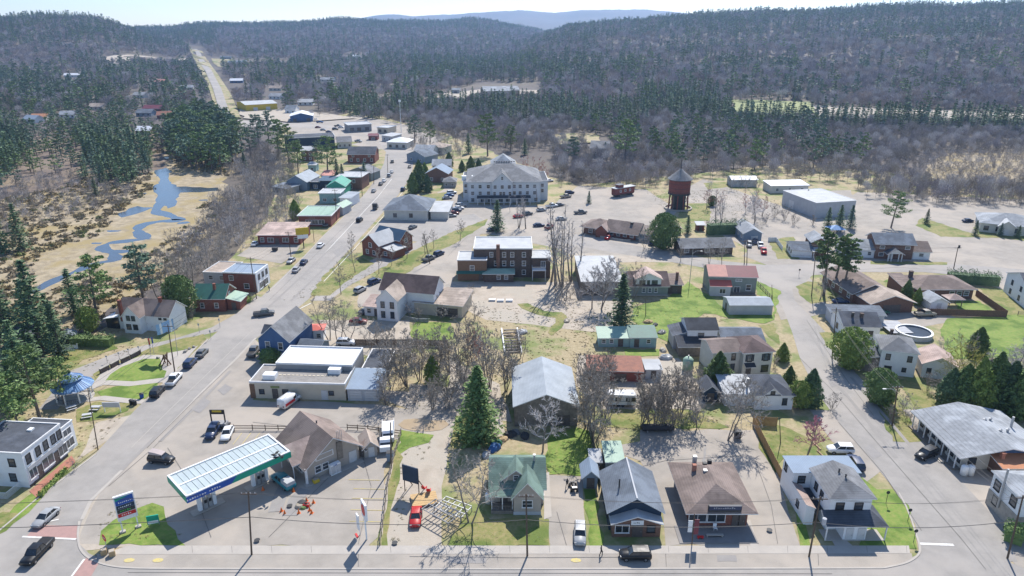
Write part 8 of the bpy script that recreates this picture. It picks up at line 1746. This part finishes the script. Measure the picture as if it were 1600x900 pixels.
# -- tanks, skips, yard clutter
def tank(label, px, L_, r, m_, rz=0.0, stand=.5, name='propane_tank', up=False):
    g = G(*px); t = thing(name, label, 'tank', g, rz)
    if up: ob('shell', MB().lathe([(0,.1),(r,.1),(r,L_),(r*.6,L_+r*.45),(0,L_+r*.5)], 12), m_, t, True); ob('valve_cap', MB().lathe([(.15,L_+r*.4),(.15,L_+r*.9),(0,L_+r*.9)], 8), 'metalgrey', t)
    else:
        ob('shell', MB().loft([[(x, r*k*math.cos(q*.628), stand+r+r*k*math.sin(q*.628)) for q in range(10)] for x, k in ((-L_/2,.2),(-L_/2+.2,.8),(-L_/2+.5,1),(L_/2-.5,1),(L_/2-.2,.8),(L_/2,.2))]), m_, t, True)
        for s in (-L_*.3, L_*.3): ob('saddle', MB().box(s-.1,-r*.7,0,s+.1,r*.7,stand+r*.4), 'metalgrey', t)
tank('left of two white upright propane tanks below the long grey veranda', (1505,742), 1.7, .6, 'whiteplain', up=True); tank('right of two white upright propane tanks below the long grey veranda', (1515,742), 1.7, .6, 'whiteplain', up=True)
tank('white propane tank left of the green-roofed house', (763,786), 1.8, .5, 'whiteplain', up=True); tank('long rusty black tank under the bare trees', (1027,674), 6.5, .7, 'darkmetal', stand=.2, name='steel_tank')
tank('pale green tank behind the bare trees by the white house', (1074,578), 2.6, 1.2, 'r_palegreen', up=True, name='storage_tank')
def skip(label, px, w, d, h, m_, rz=0.0, name='dumpster', cat='dumpster'):
    g = G(*px); t = thing(name, label, cat, g, rz); ob('bin_body', MB().loft([[(-w/2*k,-d/2*k,z),(w/2*k,-d/2*k,z),(w/2*k,d/2*k,z),(-w/2*k,d/2*k,z)] for k, z in ((.85,.1),(1,h))]), m_, t); ob('lid', MB().box(-w/2-.03,-d/2-.03,h,w/2+.03,d/2+.03,h+.07), 'darkmetal', t)
    ob('rib', MB().box(-w/2*.97-.03,-d/2-.02,h*.6,w/2*.97+.03,-d/2*.96,h*.68), m_, t)
skip('dark upright bin at the back of the gravel lot', (1152,684), 1.2, 1.0, 1.5, 'black'); skip('small blue cabinet beside the leaning fence', (610,720), 1.2, 1.0, 1.8, 'bluegrey', name='cabinet', cat='cabinet')
skip('small dark dumpster behind the brick and white block', (430,392), 1.8, 1.4, 1.2, 'darkmetal')
junk = [(700,716,'c_tan'),(712,722,'c_white'),(778,706,'c_blue'),(783,700,'c_green'),(772,690,'c_silver'),(800,680,'darkmetal'),(812,682,'c_grey'),(790,696,'c_red'),(764,700,'c_green'),(780,716,'palewood')]
for i, (x, y, m_) in enumerate(((776,692,'c_green'),(784,688,'palewood'),(797,680,'darkmetal'),(806,676,'c_grey'),(820,682,'darkmetal'),(760,712,'c_silver'),(773,700,'c_blue'),(886,412+90,'c_tan'),(1012,504,'palewood'),(1024,508,'darkmetal'),(1034,520,'c_grey'),(1036,548,'stone'),(1040,560,'c_silver'),(800,526,'palewood'),(815,520,'c_silver'),(1060,608,'c_silver'))):
    g = G(x, y); r_ = random.Random(i+40); s = r_.uniform(.7, 1.2)
    t = thing('covered_heap', ['green tarp-covered heap behind the green-roofed house','stack of pale boards behind the green-roofed house','dark heap left of the pale bare tree','grey heap beside the pale bare tree','dark heap right of the pale bare tree','silver heap left of the green-roofed house','blue heap left of the green-roofed house','tan heap on the bare field below the poplars','pale heap of boards behind the teal shed','dark heap behind the teal shed','grey heap right of the teal shed','stone heap near the teal shed lawn','silver heap near the rusty shed','pale board pile by the old stairs on the field','silver pile by the old stairs on the field','overturned silver boat in the bare shrubs'][i], 'heap', g, r_.uniform(0, 3))
    mb = MB(); n = 9; rings = [(1,0),(.95,.35),(.7,.62),(.25,.8)]
    mb.loft([[(1.5*s*k*math.cos(6.283*q/n)*r_.uniform(.8,1.15), 1.0*s*k*math.sin(6.283*q/n)*r_.uniform(.8,1.15), z*s*r_.uniform(.85,1.15)) for q in range(n)] for k, z in rings]); ob('cover', mb, m_, t); ob('pallet', MB().box(-1.3*s,-.8*s,0,1.3*s,.8*s,.12), 'weathered', t)
# old foundation stairs on the field
g = G(802, 552); t = thing('timber_ramp', 'row of timber steps and white beams lying on the bare field', 'ramp', g, R(4))
for i in range(9): ob('step', MB().box(-1.6,i*1.5,.1+i*.06,1.6,i*1.5+.5,.3+i*.06), 'weathered', t)
for s in (-2.0, 2.0): ob('beam', MB().box(s-.15,-.5,.0,s+.15,14,.5), 'whiteplain', t)
for i, (x, y) in enumerate(((769,470),(782,471),(796,471))): g = G(x, y); o = ob('wood_block', MB().box(-.9,-.5,0,.9,.5,.5).box(-.95,-.55,.5,.95,.55,.56), 'whiteplain', loc=g); tag(o, ['left','middle','right'][i]+' white block in the row above the bare field', 'block')
# round covered pool with deck
g = G(1427, 524); t = thing('swimming_pool', 'round covered pool with pale rim beside the white hip-roofed house', 'pool', g); ob('pool_wall', MB().lathe([(4.2,0),(4.2,1.2),(3.9,1.2),(3.9,.9)], 24), 'lightgrey', t); ob('cover', MB().lathe([(3.9,.95),(2.5,.8),(0,.75)], 24), 'darkblue', t); ob('rim', MB().lathe([(4.3,1.2),(4.3,1.3),(3.8,1.3),(3.8,1.2)], 24), 'whiteplain', t)
g = G(1392, 526); t = thing('pool_deck', 'pale raised deck left of the round pool', 'deck', g)
for i in range(8): ob('plank', MB().box(0,i*1.0,.9,5.5,i*1.0+.9,1.0), 'lightgrey', t)
g = G(1470, 572); t = thing('canopy_tent', 'small white garden canopy right of the annex house', 'canopy', g); posts(t, [(-1.6,-1.4),(1.6,-1.4),(1.6,1.4),(-1.6,1.4)], 2.2, .05, 'whiteplain'); ob('roof', MB().slab([(-2,-1.8,2.2),(2,-1.8,2.2),(2,1.8,2.2),(-2,1.8,2.2),(0,0,3)], [(0,1,4),(1,2,4),(2,3,4),(3,0,4)], [0,1,2,3], .05), ['r_white','r_white'], t)
g = G(1304, 366); t = thing('canopy_tent', 'bright blue garden canopy behind the carport house', 'canopy', g); posts(t, [(-2.4,-2),(2.4,-2),(2.4,2),(-2.4,2)], 2.4, .05, 'whiteplain'); ob('roof', MB().slab([(-3,-2.5,2.3),(3,-2.5,2.3),(3,2.5,2.3),(-3,2.5,2.3),(0,0,3.6)], [(0,1,4),(1,2,4),(2,3,4),(3,0,4)], [0,1,2,3], .06), ['gazeboblue','gazeboblue'], t)
g = G(1488, 690-240); 
# -- people
def person(label, px, rz, top, legs, step=.18, arm=.15):
    g = G(*px); t = thing('person', label, 'person', g, rz)
    V_ = [(0,0,.95),(0,0,1.15),(0,0,1.42),(0,0,1.55),(0,0,1.68),(.1,0,.9),(.11,-step,.5),(.12,-step*.9,.08),(.12,-step-.13,.04),(-.1,0,.9),(-.11,step*.6,.5),(-.12,step*1.3,.1),(-.12,step*1.1-.13,.04),(.2,0,1.4),(.26,arm,1.13),(.27,arm-.12,.88),(-.2,0,1.4),(-.26,-arm,1.13),(-.27,-arm-.14,.9)]
    E_ = [(0,1),(1,2),(2,3),(3,4),(0,5),(5,6),(6,7),(7,8),(0,9),(9,10),(10,11),(11,12),(2,13),(13,14),(14,15),(2,16),(16,17),(17,18)]
    Rr = [.15,.14,.16,.06,.105,.10,.07,.05,.04,.10,.07,.05,.04,.07,.045,.035,.07,.045,.035]
    me_ = bpy.data.meshes.new('body'); me_.from_pydata(V_, E_, []); me_.materials.append(M(top)); o = link('body', me_, t)
    md = o.modifiers.new('skin', 'SKIN'); sv = me_.skin_vertices[0].data
    for i, r_ in enumerate(Rr): sv[i].radius = (r_, r_*.85)
    sv[0].use_root = True; sb = o.modifiers.new('sub', 'SUBSURF'); sb.levels = 1; sb.render_levels = 1
    ob('head', MB().lathe([(0,1.56),(.07,1.58),(.095,1.66),(.09,1.74),(.05,1.8),(0,1.81)], 10), 'skin', t, True); ob('hair', MB().lathe([(.1,1.68),(.105,1.74),(.07,1.82),(0,1.835)], 10), 'black', t, True)
    ob('trousers', MB().loft([[(.1+.09*math.cos(q),.09*math.sin(q),.92) for q in (0,1.57,3.14,4.7)],[(.11+.07*math.cos(q),-step+.07*math.sin(q),.5) for q in (0,1.57,3.14,4.7)],[(.12+.065*math.cos(q),-step*.9+.065*math.sin(q),.1) for q in (0,1.57,3.14,4.7)]]).loft([[(-.1+.09*math.cos(q),.09*math.sin(q),.92) for q in (0,1.57,3.14,4.7)],[(-.11+.07*math.cos(q),step*.6+.07*math.sin(q),.5) for q in (0,1.57,3.14,4.7)],[(-.12+.065*math.cos(q),step*1.3+.065*math.sin(q),.12) for q in (0,1.57,3.14,4.7)]]), legs, t)
mat('skin', (.45,.28,.20), (.42,.26,.19), rough=.6)
person('person in dark clothes walking along the pavement left of the black SUV', (939,868), R(80), 'black', 'darkmetal')
person('person in dark clothes walking on the pavement by the brick and white block', (421,455), R(150), 'darkblue', 'black')
person('person standing beside the quad bike on the driveway', (886,762), R(20), 'darkmetal', 'black')
# quad bike
g = G(896, 764); t = thing('quad_bike', 'black quad bike standing on the concrete driveway', 'quad bike', g, R(95)); ob('body', MB().loft([[(x,-w,.5),(x,w,.5),(x,w*.8,z),(x,-w*.8,z)] for x, w, z in ((-1,.35,.8),(-.5,.3,.95),(.1,.25,.85),(.5,.3,1.0),(1.0,.35,.8))]), 'black', t); ob('seat', MB().box(-.6,-.17,.96,.1,.17,1.05), 'darkmetal', t); ob('handlebar', MB().tube((.45,-.4,1.15),(.45,.4,1.15),.03), 'metalgrey', t)
for x in (-.75,.75):
    for s in (-.5,.5): ob('wheel', MB().tube((x,s-.13,.32),(x,s+.13,.32),.32,n=12), 'tyre', t)
ob('rack', MB().box(-1.1,-.4,.98,-.65,.4,1.02), 'metalgrey', t)
# ---- weeds and rough grass on the verges: short tufts nobody could count
tg = bpy.data.collections.new('tuft')
for i, m_ in enumerate(('dry', 'grass', 'dry', 'marsh')):
    n = 40; C = rt.normal(size=(n, 3))*np.array([.55, .55, .10]); C[:, 2] = abs(C[:, 2])+.05
    o = bpy.data.objects.new('tuft', tri_mesh('tuft', leafs(C, .38, rt), m_)); tg.objects.link(o)
TUFT = [[(600,640),(700,600),(760,480),(900,470),(960,560),(1100,590),(1130,660),(980,680),(930,670),(900,680),(860,680),(800,700),(780,660),(700,640)], [(700,853),(690,770),(712,660),(770,660),(765,812),(855,820),(858,853)], [(600,853),(625,690),(680,680),(640,760),(625,853)],
 [(1180,660),(1280,690),(1290,712),(1225,716),(1212,740)], [(100,720),(130,660),(200,640),(150,700),(110,740)], [(140,840),(158,795),(230,780),(262,810),(290,850)], [(1440,590),(1600,600),(1640,640),(1480,640)], [(960,460),(1100,440),(1140,500),(1060,540),(900,540),(880,500)], [(200,560),(60,600),(0,640),(0,560),(150,500),(250,470)], [(440,470),(560,405),(600,420),(520,460)], [(1010,300),(1150,290),(1200,360),(1060,350)], [(930,640),(1150,640),(1140,672),(1000,676)], [(850,672),(925,668),(928,740),(858,742)]]
P = sample(TUFT, .95, 50, clump=(5, .0)); P[:, 2] += .32
scatter('verge_weeds', 'rough tan and green weeds on the verges and back yards', 'weeds', tg, P, rt.uniform(.12, .34, len(P)), 1)
# ================================================================ the air over the valley
hz = MB().box(-8200, -520, -2.0, 8200, 8000, 330)
hm = bpy.data.materials.new('haze'); hm.use_nodes = True; hn = hm.node_tree; hn.nodes.remove(hn.nodes['Principled BSDF'])
pv = hn.nodes.new('ShaderNodeVolumePrincipled'); pv.inputs['Color'].default_value = (.42, .63, 1.0, 1); pv.inputs['Density'].default_value = 0.00011; pv.inputs['Anisotropy'].default_value = 0.45
hn.links.new(pv.outputs[0], hn.nodes['Material Output'].inputs['Volume'])
o = ob('haze', hz, hm); stuff(o)
